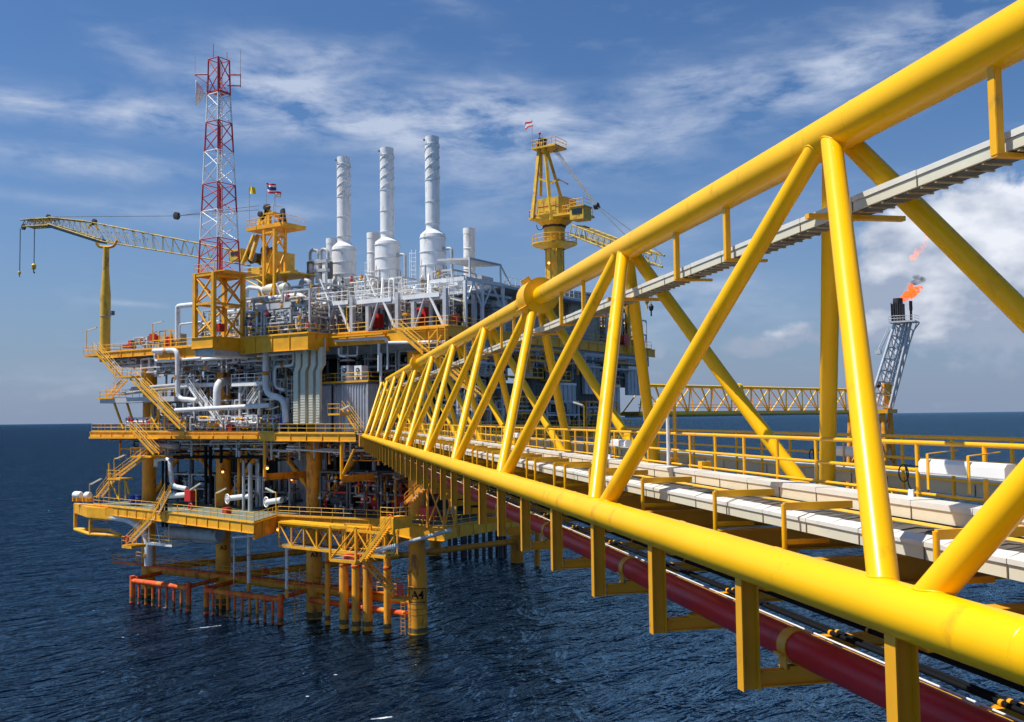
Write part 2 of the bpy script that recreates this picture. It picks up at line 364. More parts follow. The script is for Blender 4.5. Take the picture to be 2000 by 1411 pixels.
def stairs(label, a, b, wv, m=PY, mr=PY2, width=.9, rail=True, group=None, tread=GS, name='staircase', beam=.28, hr=1.0):
    """flight from foot a to head b, wv = unit vector across the flight"""
    a = Vector(a); b = Vector(b); wv = Vector(wv).normalized(); t = thing(name, label, 'staircase', a, group)
    for k in (0, 1):
        part(t, 'stringer', MB().bar(a + wv*(width*k), b + wv*(width*k), .07, beam), m)
    d = b-a; n = max(3, int(abs(d.z)/.23)); n = min(n, 60); fw = v3(d.x, d.y, 0).normalized()
    for i in range(1, n):
        p = a + d*(i/n) + wv*(width/2); part(t, 'tread', MB().obox(p, wv*(width/2), fw*.12, v3(0, 0, .02)), tread)
    if rail:
        for k in (0, 1):
            q = wv*(width*k); mb = MB(); mb.tube(a+q+v3(0,0,hr), b+q+v3(0,0,hr), .035, n=6).tube(a+q+v3(0,0,hr*.55), b+q+v3(0,0,hr*.55), .03, n=6)
            ns = max(2, int(d.length/1.7))
            for i in range(ns+1): p = a + d*(i/ns) + q; mb.tube(p, p+v3(0,0,hr), .03, n=6)
            part(t, 'handrail', mb, mr)
    return t

# ---------------------------------------------------------------- sea
def sea_material():
    m = bpy.data.materials.new('sea_water'); m.use_nodes = True; t = m.node_tree; t.nodes.clear(); l = t.links.new
    g = t.nodes.new('ShaderNodeNewGeometry')
    def nz(sc, rot, scale, det, rough, dist=0.):
        mp = t.nodes.new('ShaderNodeMapping'); mp.inputs['Scale'].default_value = sc; mp.inputs['Rotation'].default_value = (0, 0, rot); l(g.outputs['Position'], mp.inputs[0])
        n = t.nodes.new('ShaderNodeTexNoise'); n.inputs['Scale'].default_value = scale; n.inputs['Detail'].default_value = det
        n.inputs['Roughness'].default_value = rough; n.inputs['Distortion'].default_value = dist; l(mp.outputs[0], n.inputs['Vector']); return n.outputs['Fac']
    def mt(op, a, bb):
        n = t.nodes.new('ShaderNodeMath'); n.operation = op
        for i, v in enumerate((a, bb)):
            if isinstance(v, (int, float)): n.inputs[i].default_value = v
            else: l(v, n.inputs[i])
        return n.outputs[0]
    w1 = nz((1, .38, 1), .55, .11, 3, .5, .6)      # swell
    w2 = nz((1, .42, 1), .45, .30, 3, .5, .7)      # wind waves
    def ridge(n_, p): return mt('POWER', mt('SUBTRACT', 1.0, mt('ABSOLUTE', mt('MULTIPLY', mt('SUBTRACT', n_, .5), 2.6), 0.0)), p)
    w3 = nz((1, .6, 1), .3, 1.7, 5, .62, .4)       # ripples
    w4 = nz((1, .5, 1), .62, .75, 4, .55, .6)
    h = mt('ADD', mt('MULTIPLY', w1, 5.0), mt('ADD', mt('MULTIPLY', ridge(w2, 1.5), 1.55), mt('ADD', mt('MULTIPLY', ridge(w4, 1.3), .50), mt('MULTIPLY', w3, .30))))
    bp = t.nodes.new('ShaderNodeBump'); bp.inputs['Strength'].default_value = 1.0; bp.inputs['Distance'].default_value = 1.0; l(h, bp.inputs['Height'])
    # sparse foam flecks on the crests
    f1 = nz((1, .5, 1), .5, .13, 8, .7, 1.5)
    f2 = nz((1, .7, 1), .2, .9, 6, .7)
    fsum = mt('ADD', mt('MULTIPLY', f1, .62), mt('MULTIPLY', f2, .38))
    # broken water: two white crests in front of the platform, wash round the legs, turbulence beyond the bridge
    sp = t.nodes.new('ShaderNodeSeparateXYZ'); l(g.outputs['Position'], sp.inputs[0])
    def near(p, rx, ry, amp, ang=0.0):
        dx = mt('SUBTRACT', sp.outputs[0], p[0]); dy = mt('SUBTRACT', sp.outputs[1], p[1]); ca, sa = math.cos(ang), math.sin(ang)
        u = mt('MULTIPLY', mt('ADD', mt('MULTIPLY', dx, ca), mt('MULTIPLY', dy, sa)), 1/rx); w_ = mt('MULTIPLY', mt('SUBTRACT', mt('MULTIPLY', dy, ca), mt('MULTIPLY', dx, sa)), 1/ry)
        return mt('MULTIPLY', mt('POWER', 2.718, mt('MULTIPLY', mt('ADD', mt('MULTIPLY', u, u), mt('MULTIPLY', w_, w_)), -1.0)), amp)
    acc = None
    spots = [(HZ(404, 1225, 0), 2.6, .55, .30, 1.15), (HZ(741, 1403, 0), 1.6, .5, .33, .9), (HZ(655, 1318, 0), .5, .3, .26, .3), (HZ(1150, 1105, 0), 12, 7, .13, .4), (HZ(600, 1360, 0), .4, .3, .26, 0), (HZ(240, 1245, 0), .5, .3, .24, 0)]
    for (x_, y_) in ((-51, 1.1), (-34.9, 1.1), (-17, .4), (0, 0), (-20.7, 53.3), (-38.6, 53.3)): spots.append(((x_+.6, y_-.4), 2.0, 1.7, .17, 0))
    for x_ in (-12.5, -9.3, -7.2, -5.9, -3): spots.append(((x_, -2), 1.2, 1.0, .15, 0))
    for x_ in (-41, -25): spots.append(((x_, -4.6), 7.5, .8, .15, 0))
    for s_ in spots:
        q_ = near(*s_); acc = q_ if acc is None else mt('ADD', acc, q_)
    fm = t.nodes.new('ShaderNodeMapRange'); fm.inputs['From Min'].default_value = .725; fm.inputs['From Max'].default_value = .79; l(mt('ADD', fsum, acc), fm.inputs['Value'])
    dif = t.nodes.new('ShaderNodeBsdfDiffuse'); dif.inputs['Color'].default_value = (.0006, .0028, .0090, 1)
    glo = t.nodes.new('ShaderNodeBsdfGlossy'); glo.inputs['Color'].default_value = (.46, .77, 1.0, 1); glo.inputs['Roughness'].default_value = .04; l(bp.outputs[0], glo.inputs['Normal'])
    fr = t.nodes.new('ShaderNodeFresnel'); fr.inputs['IOR'].default_value = 1.27; l(bp.outputs[0], fr.inputs['Normal'])
    m1 = t.nodes.new('ShaderNodeMixShader'); l(fr.outputs[0], m1.inputs[0]); l(dif.outputs[0], m1.inputs[1]); l(glo.outputs[0], m1.inputs[2])
    foam = t.nodes.new('ShaderNodeBsdfDiffuse'); foam.inputs['Color'].default_value = (.6, .66, .72, 1)
    m2 = t.nodes.new('ShaderNodeMixShader'); l(fm.outputs[0], m2.inputs[0]); l(m1.outputs[0], m2.inputs[1]); l(foam.outputs[0], m2.inputs[2])
    o_ = t.nodes.new('ShaderNodeOutputMaterial'); l(m2.outputs[0], o_.inputs[0])
    return m
SEA = sea_material()
mb = MB(); rads = [0, 60, 150, 400, 1000, 3000, 9000, 30000, 60000]; ns = 72; c0 = v3(0, 0, 0)
for i in range(len(rads)-1):
    for k in range(ns):
        a0 = 2*math.pi*k/ns; a1 = 2*math.pi*(k+1)/ns; r0, r1 = rads[i], rads[i+1]
        q = [(r0*math.cos(a0), r0*math.sin(a0), 0), (r1*math.cos(a0), r1*math.sin(a0), 0), (r1*math.cos(a1), r1*math.sin(a1), 0), (r0*math.cos(a1), r0*math.sin(a1), 0)]
        mb.face(q if r0 > 0 else q[1:3] + [(0, 0, 0)], True)
o = bpy.data.objects.new('sea', mb.mesh('sea', SEA)); COL.objects.link(o); tag(o, kind='structure')

# ---------------------------------------------------------------- the foreground bridge (triangular tube truss)
XN, XF, XT = 5.30, 9.96, 7.55          # near and far bottom chord, top chord: metres to the right of the camera
ZB, ZT = -1.82, 4.14
DA, S, SH = 8.39, 10.0, 4.75
DEND = 110.5
bridge = thing('gangway_bridge', 'long bright yellow triangular tube truss footbridge crossing the foreground to the platform', 'bridge', br(7.6, 55, -2.2))
def weld(root, a, b, c0, R_, at_a):
    """weld bead where the brace a-b (radius .152) meets the chord through c0 along BD"""
    d = (b-a).normalized(); e1 = d.cross(v3(0, 0, 1)).normalized(); e2 = d.cross(e1); pts = []
    for k in range(29):
        w = 2*math.pi*k/28; o = a + (e1*math.cos(w) + e2*math.sin(w))*.152
        po = o - c0; po = po - BD*po.dot(BD); dp = d - BD*d.dot(BD)
        A_ = dp.dot(dp); B_ = 2*po.dot(dp); C__ = po.dot(po) - (R_+.003)**2; disc = B_*B_ - 4*A_*C__
        if disc < 0: return
        t_ = (-B_ + math.sqrt(disc))/(2*A_) if at_a else (-B_ - math.sqrt(disc))/(2*A_)
        pts.append(o + d*t_)
    part(root, 'weld_bead', MB().pipe(pts, .013, n=6, bend=.01, seg=1, caps=False), BY)
part(bridge, 'bottom_chord', MB().tube(br(XN, -14, ZB), br(XN, DEND-.3, ZB), .255, n=40), BY)
part(bridge, 'bottom_chord', MB().tube(br(XF, -14, ZB), br(XF, DEND-.3, ZB), .255, n=32), BY)
part(bridge, 'top_chord', MB().tube(br(XT, -9, ZT), br(XT, DEND-5.5, ZT), .30, n=48), BY)
for i in range(-2, 11):
    d = DA + S*i; dt = d + SH
    for X in (XN, XF):
        for dd in (d + .22, d + S - .22):
            sgn = -1 if dd > dt else 1
            a = br(X, dd, ZB); b = br(XT + (.08 if X == XF else -.08), dt + (.05 if sgn > 0 else .27), ZT)
            if i == 10 and dd > dt: continue
            if dd > DEND: continue
            q_ = part(bridge, 'brace', MB().tube(a, b, .152, n=24, caps=False), BY)
            if d < 45: weld(q_, a, b, br(X, 0, ZB), .255, True); weld(q_, a, b, br(XT, 0, ZT), .30, False)
for (X, Z, R_) in ((XN, ZB, .255), (XF, ZB, .255), (XT, ZT, .30)):   # girth welds
    for j in range(12): dd = 6.6 + j*5.9; part(bridge, 'girth_weld', MB().lathe(br(X, dd, Z), [(R_, -.012), (R_+.005, 0), (R_, .012)], n=40, axis=BD, cap=False), BY)
for k in (2, 6):                                      # big drums on the top chord, with gussets
    dt = DA + S*k + SH
    mb = MB().lathe(br(XT, dt-.55, ZT), [(.30, 0), (.62, 0), (.62, 1.25), (.30, 1.25)], n=32, axis=BD, cap=False)
    for w in (0, 1, 2, 3):
        an = math.radians(35 + 90*w); dv = BR*math.cos(an) + v3(0, 0, 1)*math.sin(an)
        mb.obox(br(XT, dt+.07, ZT) + dv*.62, BD*.62, dv*.16, dv.cross(BD)*.02)
    part(bridge, 'node_drum', mb, BY)
D = DA + S/3*0
k = 0
d = DA - 3.333*2
while d < DEND-1:
    # H-section stub under the near chord and the pipe support arm at its foot
    mb = MB(); c = br(XN, d, 0); z0, z1 = -3.42, ZB-.1
    for sx in (-1, 1): mb.obox(br(XN + sx*.105, d, (z0+z1)/2), BR*.010, BD*.09, v3(0, 0, (z1-z0)/2))
    mb.obox(br(XN, d, (z0+z1)/2), BR*.098, BD*.008, v3(0, 0, (z1-z0)/2))
    part(bridge, 'hanger_post', mb, BY3)
    mb = MB().ibeam(br(XN+.15, d, -3.29), br(6.55, d, -3.29), .14, .2)
    mb.obox(br(5.95, d, -3.17), BR*.13, BD*.07, v3(0, 0, .02)); mb.obox(br(5.95, d, -3.12), BR*.03, BD*.06, v3(0, 0, .05))
    part(bridge, 'pipe_arm', mb, BY3)
    part(bridge, 'cross_beam', MB().ibeam(br(XN+.2, d, -2.02), br(XF-.2, d, -2.02), .22, .36), BY3)
    part(bridge, 'gusset_plate', MB().obox(br(XN+.30, d, -1.69), BR*.16, BD*.11, v3(0, 0, .008)).obox(br(XN+.36, d, -1.78), BR*.10, BD*.008, v3(0, 0, .09)), BY)
    part(bridge, 'cross_beam', MB().ibeam(br(6.3, d+.5, -3.02), br(8.2, d+.5, -3.02), .14, .18).bar(br(7.9, d+.5, -3.0), br(7.9, d+.5, -2.0), .12), BY3)
    d += 3.3333
for X, z in ((7.53, -1.455), (8.12, -1.66)):           # stringers under the trays and the walkway
    part(bridge, 'stringer', MB().bar(br(X, -6, z), br(X, DEND-1, z), .20, .10), BY2)
part(bridge, 'stringer', MB().bar(br(10.25, -6, -1.66), br(10.25, DEND-1, -1.66), .16, .12), BY2)
part(bridge, 'stringer', MB().bar(br(6.45, -6, -3.0), br(6.45, DEND-4, -3.0), .12, .12), BY3)
part(bridge, 'walkway', MB().obox(br(9.2, 52, -1.52), BR*.98, BD*57.5, v3(0, 0, .03)), CON)
# hangers of the overhead tray
for i in range(-1, 10):
    dt = DA + S*i + SH
    for dd in (dt-3.5, dt+3.9):
        if dd < 4 or dd > 100: continue
        mb = MB()
        mb.obox(br(XT-.1, dd, (ZT-.2+2.86)/2), BR*.008, BD*.055, v3(0, 0, (ZT-.2-2.86)/2))
        mb.obox(br(XT-.055, dd-.055, (ZT-.25+2.86)/2), BR*.045, BD*.006, v3(0, 0, (ZT-.25-2.86)/2))
        mb.bar(br(XT-.1, dd, 2.86), br(XT+.72, dd, 2.86), .1, .05)
        part(bridge, 'tray_hanger', mb, BY2)
    mb = MB().bar(br(XT-.55, dt-.05, 2.86), br(XT+1.0, dt-.05, 2.86), .12, .07)
    part(bridge, 'tray_hanger', mb, BY2)
# goalpost frames over the left tray run
ds = [5.47, 8.8, 12.03, 14.3, 17.7]; d = 20.2
while d < DEND-6: ds += [d, d+1.1]; d += 3.333
for d in ds:
    mb = MB().tube(br(5.98, d, -1.95), br(5.98, d, -1.17), .035, n=8)
    mb.bar(br(5.98, d, -1.2), br(6.95, d, -1.2), .05, .10); mb.bar(br(5.98, d, -1.66), br(6.6, d, -1.66), .05, .06)
    part(bridge, 'tray_frame', mb, BY2)

# covered cable trays
def tray(label, X0, X1, Z0, Z1, d0, d1, lid, bumps=False, seg=1.25, group='covered cable trays along the bridge', under=None):
    t = thing('cable_tray', label, 'cable tray', br((X0+X1)/2, d0, Z0), group)
    part(t, 'tray_body', MB().obox(br((X0+X1)/2, (d0+d1)/2, (Z0+Z1)/2), BR*((X1-X0)/2-.004), BD*((d1-d0)/2), v3(0, 0, (Z1-Z0)/2-.004)), TC)
    n = int((d1-d0)/seg); mb = MB(); ms = MB(); r2 = random.Random(3)
    for i in range(n):
        a = d0 + (d1-d0)*i/n; b = d0 + (d1-d0)*(i+1)/n - .012; dz = .006*(i % 2)
        if bumps and a < 45:
            q = max(1, int((b-a)/.31))
            for j in range(q):                       # lids lie like shingles, slightly domed
                aa = a + (b-a)*j/q; bb = a + (b-a)*(j+1)/q; z = Z1 + .012 + .010*r2.random()
                c = [br(X0-.015, aa, z), br(X0-.015, bb, z), br((X0+X1)/2, bb, z+.045), br((X0+X1)/2, aa, z+.055), br(X1+.015, aa, z), br(X1+.015, bb, z)]
                mb.face([c[0], c[3], c[2], c[1]]); mb.face([c[3], c[4], c[5], c[2]]); mb.face([c[0], br(X0-.015, aa, Z1-.03), br((X0+X1)/2, aa, Z1-.03), c[3]]); mb.face([c[3], br((X0+X1)/2, aa, Z1-.03), br(X1+.015, aa, Z1-.03), c[4]])
                mb.face([br(X0-.015, aa, Z1-.03), c[0], c[1], br(X0-.015, bb, Z1-.03)])
        else:
            mb.obox(br((X0+X1)/2, (a+b)/2, Z1+.012+dz), BR*((X1-X0)/2+.014), BD*((b-a)/2), v3(0, 0, .012))
            mb.obox(br(X0-.012, (a+b)/2, Z1-.02), BR*.003, BD*((b-a)/2), v3(0, 0, .03))
        if a < 48: part(t, 'seam_strap', MB().obox(br(X0-.004, a, (Z0+Z1)/2), BR*.004, BD*.009, v3(0, 0, (Z1-Z0)/2)), TS)
    part(t, 'lid', mb, lid)
    if under:
        mb = MB(); j = d0
        while j < min(d1, 60): mb.obox(br((X0+X1)/2, j, Z0-.02), BR*((X1-X0)/2-.02), BD*.02, v3(0, 0, .012)); j += .3
        part(t, 'rung', mb, BE2)
        part(t, 'cable', MB().obox(br((X0+X1)/2, (d0+d1)/2, Z0-.005), BR*((X1-X0)/2-.05), BD*((d1-d0)/2), v3(0, 0, .008)), DG)
    return t
tray('cream cable tray with rippled white lids nearest the near bottom chord', 6.20, 6.47, -1.53, -1.36, -2, 105, TW, bumps=True)
tray('dark weathered shingled tray lying between the rippled white tray and the yellow stringer', 6.50, 7.38, -1.56, -1.42, -2, 105, DL, bumps=True)
tray('cream covered cable tray between the rippled tray and the bridge handrail', 7.70, 8.06, -1.40, -1.18, -2, 105, TW)
tray('cream covered cable tray beyond the bridge walkway, outside its far handrail', 10.5, 11.0, -1.38, -1.14, -2, 105, TC)
tray('low beige covered duct on the walkway floor behind the near handrail', 8.42, 8.75, -1.47, -1.32, -2, 60, TC)
tray('cream cable tray hung under the top chord of the bridge', XT+.08, XT+.50, 2.91, 3.10, 3.5, 104, TW, seg=1.55, under=True)
# handrails of the bridge walkway
def bridge_rail(label, X, ph):
    t = thing('bridge_handrail', label, 'railing', br(X, 0, -1.5), 'handrails of the bridge walkway')
    for z, r, nm in ((-.42, .032, 'top_rail'), (-.80, .026, 'mid_rail'), (-1.12, .026, 'mid_rail')):
        part(t, nm, MB().tube(br(X, -3, z), br(X, 104, z), r, n=12), BY2)
    me = None; d = ph; n = 0
    while d < 104 and n < 98:
        if me is None: me = MB().tube((0,0,0), (0,0,1.09), .030, n=10).mesh('post', BY2)
        o = bpy.data.objects.new('post', me); COL.objects.link(o); o.parent = t; o.location = br(X, d, -1.5) - br(X, 0, -1.5); d += 1.42; n += 1
    return t
bridge_rail('near handrail of the bridge walkway, yellow round bars beside the cream trays', 8.22, 1.1)
bridge_rail('far handrail of the bridge walkway, yellow round bars against the sea', 10.28, .4)
# white light fittings on the rail
def bridge_light(label, px, X, Z, ln, w=.09, h=.095):
    az = math.atan((px-1000)/FOC) + .197; D = X/math.tan(az)
    t = thing('walkway_light', label, 'light fitting', br(X, D, Z-h), 'long white light fittings along the bridge')
    mb = MB(); pr = [(-1, -.8), (-.8, -1), (.8, -1), (1, -.8), (1, .5), (.6, 1), (-.6, 1), (-1, .5)]
    A_ = [br(X+w*p, D, Z+h*q) for p, q in pr]; B_ = [br(X+w*p, D-ln, Z+h*q) for p, q in pr]
    mb.face(A_); mb.face(list(reversed(B_)))
    for i in range(8): j = (i+1) % 8; mb.face([B_[i], B_[j], A_[j], A_[i]])
    part(t, 'housing', mb, WH)
    for f in (.13, .62):
        d = D - ln*f
        mb = MB().bar(br(X-w-.01, d, Z+.17), br(X-w-.01, d, Z-.30), .045, .012, up=BR).bar(br(X-w-.01, d, Z+.17), br(X+.35, d, Z+.21), .04, .012)
        part(t, 'bracket', mb, BY2)
    # junction box on a post and a loop of cable
    part(t, 'junction_stub', MB().bar(br(X-.05, D+.25, -1.45), br(X-.05, D+.25, Z-.33), .07, .07), WP)
    mb = MB(); p = [br(X-.02, D, Z-.02)] 
    for i in range(15):
        an = math.pi*.5 + i/14*math.pi*2.1; p.append(br(X-.05+.01*i/14, D+.42+.10*math.cos(an)*1.2, Z-.12+.12*math.sin(an)))
    p += [br(X-.05, D+.30, Z-.28), br(X-.05, D+.25, Z-.33)]
    mb.pipe(p, .010, n=6, bend=.02, seg=1); part(t, 'cable', mb, BK)
    return t
bridge_light('white light fitting on the handrail, nearest and cut by a brace on the right', 1799, 8.05, -.72, 1.7)
bridge_light('cream light fitting on the far handrail between the two close braces', 1605, 10.15, -.74, 1.5)
bridge_light('small white light fitting on the handrail in mid bridge', 1196, 8.05, -.72, 1.3)
bridge_light('small white light fitting on the handrail far along the bridge', 1000, 8.05, -.72, 1.3)
for px, X in ((1310, 8.3), (1372, 8.3)):
    az = math.atan((px-1000)/FOC) + .197; D = X/math.tan(az)
    solo('junction_box', 'yellow box on the handrail post, %s of the two' % ('left' if px == 1310 else 'right'), 'box', MB().obox(br(X, D, -1.12), BR*.11, BD*.11, v3(0, 0, .12)).bar(br(X, D, -1.5), br(X, D, -1.1), .05), BY2, 'yellow boxes on the handrail')
az = math.atan((1302-1000)/FOC) + .197; D = 8.15/math.tan(az)
t = thing('lamp_post', 'slender white pole with a bent head standing on the bridge walkway', 'lamp post', br(8.15, D, -1.4))
part(t, 'pole', MB().pipe([br(8.15, D, -1.4), br(8.15, D, .2), br(8.2, D, .38)], .045, n=8), WP)
part(t, 'camera_head', MB().tube(br(8.12, D, .36), br(8.36, D, .40), .05, n=8), WP)
part(t, 'pole_sleeve', MB().tube(br(8.32, D, -1.5), br(8.32, D, .45), .045, n=8), BY2)

# pipes slung under the near chord
t = thing('fire_main_pipe', 'thick dark red pipe slung under the near bottom chord of the bridge', 'pipe', br(5.95, 0, -3.14))
part(t, 'pipe_run', MB().tube(br(5.95, -5, -2.92), br(5.95, 108, -2.92), .205, n=28), RD)
d = DA - 3.333; n = 0
while d < 106:
    mb = MB().lathe(br(5.95, d-.11, -2.92), [(.206, 0), (.222, 0), (.222, .22), (.206, .22)], n=24, axis=BD, cap=False)
    for sx in (-1, 1): mb.obox(br(5.95 + sx*.235, d, -3.0), BR*.03, BD*.11, v3(0, 0, .012)).obox(br(5.95 + sx*.19, d, -3.08), BR*.012, BD*.10, v3(0, 0, .10))
    part(t, 'saddle_clamp', mb, BY3); d += 6.6666
mb = MB(); d = 2.2
while d < 100:
    mb.tube(br(5.95, d, -2.92), br(5.95, d, -2.915), .01); d += 50
for q, (d, z1) in enumerate(((7.35, -2.0),)):
    part(t, 'drop_pipe', MB().tube(br(6.05, d, -2.75), br(6.05, d, z1), .035, n=10), RD)
solo('conduit_pipe', 'thin white conduit lying on top of the red pipe', 'pipe', MB().tube(br(6.12, -4, -2.742), br(6.12, 106, -2.742), .013, n=8), WP)
for i, (X, Z, r) in enumerate(((6.70, -2.90, .030), (6.80, -2.90, .030), (7.25, -2.90, .034), (7.37, -2.90, .034))):
    nm = ['first', 'second', 'third', 'fourth'][i]
    t = thing('black_hose', 'long black hose under the bridge, %s from the red pipe' % nm, 'hose', br(X, 0, Z-r), 'black hoses beside the red pipe')
    part(t, 'hose', MB().tube(br(X, -4, Z), br(X, 106, Z), r, n=10), BK)
    d = 8.9
    while d < 60: part(t, 'clip', MB().lathe(br(X, d-.04, Z), [(r, 0), (r+.008, 0), (r+.008, .05), (r, .05)], n=10, axis=BD, cap=False), BY3); d += 3.333
solo('branch_pipe', 'thin bright red pipe crossing under the bridge deck at the right', 'pipe', MB().pipe([br(6.4, 6.3, -2.25), br(9.6, 6.3, -2.25), br(9.9, 6.2, -2.25)], .035, n=8), RD2)

# ---------------------------------------------------------------- jacket: legs, braces, piles
TOC = (v3(CAM.x, CAM.y, 0) - v3(-20, 0, 0)).normalized()
def plate_text(root, txt, c, nrm, size, m=BK, frame=True):
    nrm = Vector(nrm).normalized(); side = v3(0, 0, 1).cross(nrm).normalized()
    cu = bpy.data.curves.new('lettering', 'FONT'); cu.body = txt; cu.size = size; cu.align_x = 'CENTER'; cu.align_y = 'CENTER'; cu.extrude = .01; cu.offset = size*.02
    tmp = bpy.data.objects.new('lettering_source', cu); me = bpy.data.meshes.new_from_object(tmp); bpy.data.objects.remove(tmp); me.materials.clear(); me.materials.append(m)
    o = bpy.data.objects.new('lettering', me); COL.objects.link(o); o.parent = root
    mt_ = Matrix((side, v3(0, 0, 1), nrm)).transposed().to_4x4(); mt_.translation = Vector(c) - AB(root); o.matrix_local = mt_
    if frame:
        c = Vector(c); w, h = size*.78, size*.62; mb = MB()
        for s_ in (-1, 1):
            mb.obox(c + side*(w*s_), side*.04, nrm*.01, v3(0, 0, h)); mb.obox(c + v3(0, 0, h*s_), side*w, nrm*.01, v3(0, 0, .04))
        part(root, 'letter_frame', mb, m)
jacket = thing('platform_jacket', 'ochre tubular steel legs and braces carrying the platform, standing in the water', 'platform legs', (-25, 0, 0))
LEGS = [(-51.0, 1.1), (-34.9, 1.1), (-17.0, .4), (0, 0)]
for i, (x, y) in enumerate(LEGS):
    mb = MB().tube((x, y, -3), (x, y, 33), 1.0, n=28)
    if i == 3: mb.tube((x, y, -3), (x, y, 7.2), 1.13, n=28).tube((x, y, 7.2), (x, y, 7.6), 1.13, 1.0, n=28, caps=False)
    l_ = part(jacket, 'leg', mb, LY)
    part(l_, 'growth_band', MB().lathe((x, y, -.2), [(1.01+.12*(i == 3), .35), (1.02+.12*(i == 3), .8), (1.005+.12*(i == 3), 1.05)], n=28, cap=False), OL)
    if i == 3:
        for z in (2.2, 2.9, 3.5, 4.1): part(l_, 'rung_ring', MB().lathe((x, y, z), [(1.135, 0), (1.15, .03), (1.135, .06)], n=28, cap=False), OL)
        tc_ = (CAM - v3(0, 0, 0)); tc_.z = 0; tc_ = tc_.normalized(); plate_text(l_, 'A4', v3(0, 0, 4.55) + tc_*1.16, tc_, 1.25)
    if i == 1: tc_ = v3(CAM.x-x, CAM.y-y, 0).normalized(); plate_text(l_, 'A2', v3(x, y, VY(438, 1069, y).z) + tc_*1.03, tc_, .8, frame=False)
    if i == 2: tc_ = v3(CAM.x-x, CAM.y-y, 0).normalized(); plate_text(l_, 'A3', v3(x, y, VY(626, 1083, y).z) + tc_*1.03, tc_, .8, frame=False)
zb_ = 3.7
for (x0, y0), (x1, y1) in zip(LEGS, LEGS[1:]):
    part(jacket, 'brace', MB().tube((x0, y0, zb_), (x1, y1, zb_), .62, n=18), LY)
part(jacket, 'brace', MB().tube((-16, -1.2, 2.6), (-1, -1.0, 2.3), .36, n=14), RU)
for x in (-38.6, -20.7): part(jacket, 'leg', MB().tube((x, 53.3, -3), (x, 53.3, 24), 1.15, n=20), LY)
part(jacket, 'leg', MB().tube((-14.6, 50, -2), (-18, 56, 9), .5, n=14), LY)
part(jacket, 'brace', MB().tube((-52, 53.3, 8.2), (-14, 53.3, 7.4), 1.0, n=18), LY)
for (x, y) in LEGS[:2]: part(jacket, 'brace', MB().tube((x, y, 3.6), (x+14, 53, 3.6), .5, n=12), LY)
for i, px in enumerate((878, 889, 903, 908, 918, 931, 945, 958, 971, 979, 987)):
    p = HZ(px, 1090 - (i % 3), 0)
    solo('conductor_pipe', 'dark conductor pipe in the row far under the platform', 'pile', MB().tube((p.x, p.y, -2), (p.x, p.y, 12), .32 + .12*(i % 2), n=10), DG, 'conductor pipes far under the platform')
names = ['leftmost', 'second', 'third', 'fourth', 'rightmost']
for i, (px, yb, r) in enumerate(((640, 1221, .34), (672, 1228, .58), (696, 1232, .53), (718, 1232, .60), (757, 1237, .44))):
    p = HZ(px, yb-1, 0); t = thing('conductor_pipe', 'yellow conductor pile beside the lettered leg, %s of five' % names[i], 'pile', (p.x, p.y, 0), 'yellow piles between the front legs')
    mb = MB().tube((p.x, p.y, -2), (p.x, p.y, 13), r, n=18)
    part(t, 'shaft', mb, LY); part(t, 'collar', MB().lathe((p.x, p.y, 7.4), [(r, 0), (r+.07, .05), (r+.07, .25), (r, .3)], n=18, cap=False), RU)
    part(t, 'growth_band', MB().lathe((p.x, p.y, .5), [(r+.01, 0), (r+.03, .25), (r+.01, .6)], n=18, cap=False), OL)
# walkway along the braces
wk = thing('boat_landing_walkway', 'narrow rusty walkway with thin railings just above the water braces', 'walkway', (-30, 0, 4.4))
part(wk, 'deck_plate', MB().box(-56, -2, -1.4, -.2, 4.45, 4.6), RU)
railing('thin rusty railing along the outer edge of the low walkway', [(-56, -1.4, 4.6), (-2, -1.4, 4.6)], m=LY, step=1.5, r=.04, toe=False)
railing('thin rusty railing along the inner edge of the low walkway', [(-55, 1.9, 4.6), (-3, 1.9, 4.6)], m=LY, step=1.8, r=.04, toe=False)
# boat fenders
def fender(label, x0, x1, n, yy=-4.5, z=3.0, m=RU):
    t = thing('boat_fender', label, 'boat fender', ((x0+x1)/2, yy, 0), 'rusty boat fenders at the waterline')
    for x in (x0, x1):
        p = part(t, 'end_post', MB().tube((x, yy, -1.5), (x, yy, z+.7), .36, n=14), m)
        part(p, 'growth_band', MB().lathe((x, yy, -.1), [(.365, .4), (.37, .8), (.362, .95)], n=14, cap=False), OL)
        part(t, 'link_beam', MB().tube((x, yy, z+.2), (x+.3, 0, 3.5), .28, n=12), m)
    part(t, 'rub_rail', MB().tube((x0, yy, z), (x1, yy, z), .36, n=14), m)
    for i in range(n):
        x = x0 + (x1-x0)*(i+1)/(n+1)
        p = part(t, 'fender_tube', MB().tube((x, yy, -1.5), (x, yy, z), .17, n=10), m)
        part(p, 'growth_band', MB().lathe((x, yy, -.1), [(.175, .45), (.18, .8), (.172, 1.0)], n=10, cap=False), OL)
fender('left rust orange boat fender, shorter, with seven tubes', -47.0, -35.1, 7)
fender('right rust orange boat fender, longer, with nine tubes', -31.6, -17.9, 9)
def vpipe(label, px, y0, y1, Y, r, m, name='drain_pipe', cat='pipe', group=None):
    a = VY(px, y0, Y); b = VY(px, y1, Y)
    t = thing(name, label, cat, (b.x, Y, b.z), group)
    part(t, 'pipe_run', MB().tube((b.x, Y, b.z), (b.x, Y, a.z), r, n=10), m)
    part(t, 'flange', MB().lathe((b.x, Y, (a.z+b.z)/2), [(r, 0), (r+.08, 0), (r+.08, .1), (r, .1)], n=10, cap=False), OR)
    part(t, 'end_cap', MB().tube((b.x, Y, b.z-.5), (b.x, Y, b.z+.6), r*1.1, n=10), LY)
vpipe('white caisson pipe hanging from the lower deck, thickest and middle of three', 486, 1022, 1148, -3, .24, WP)
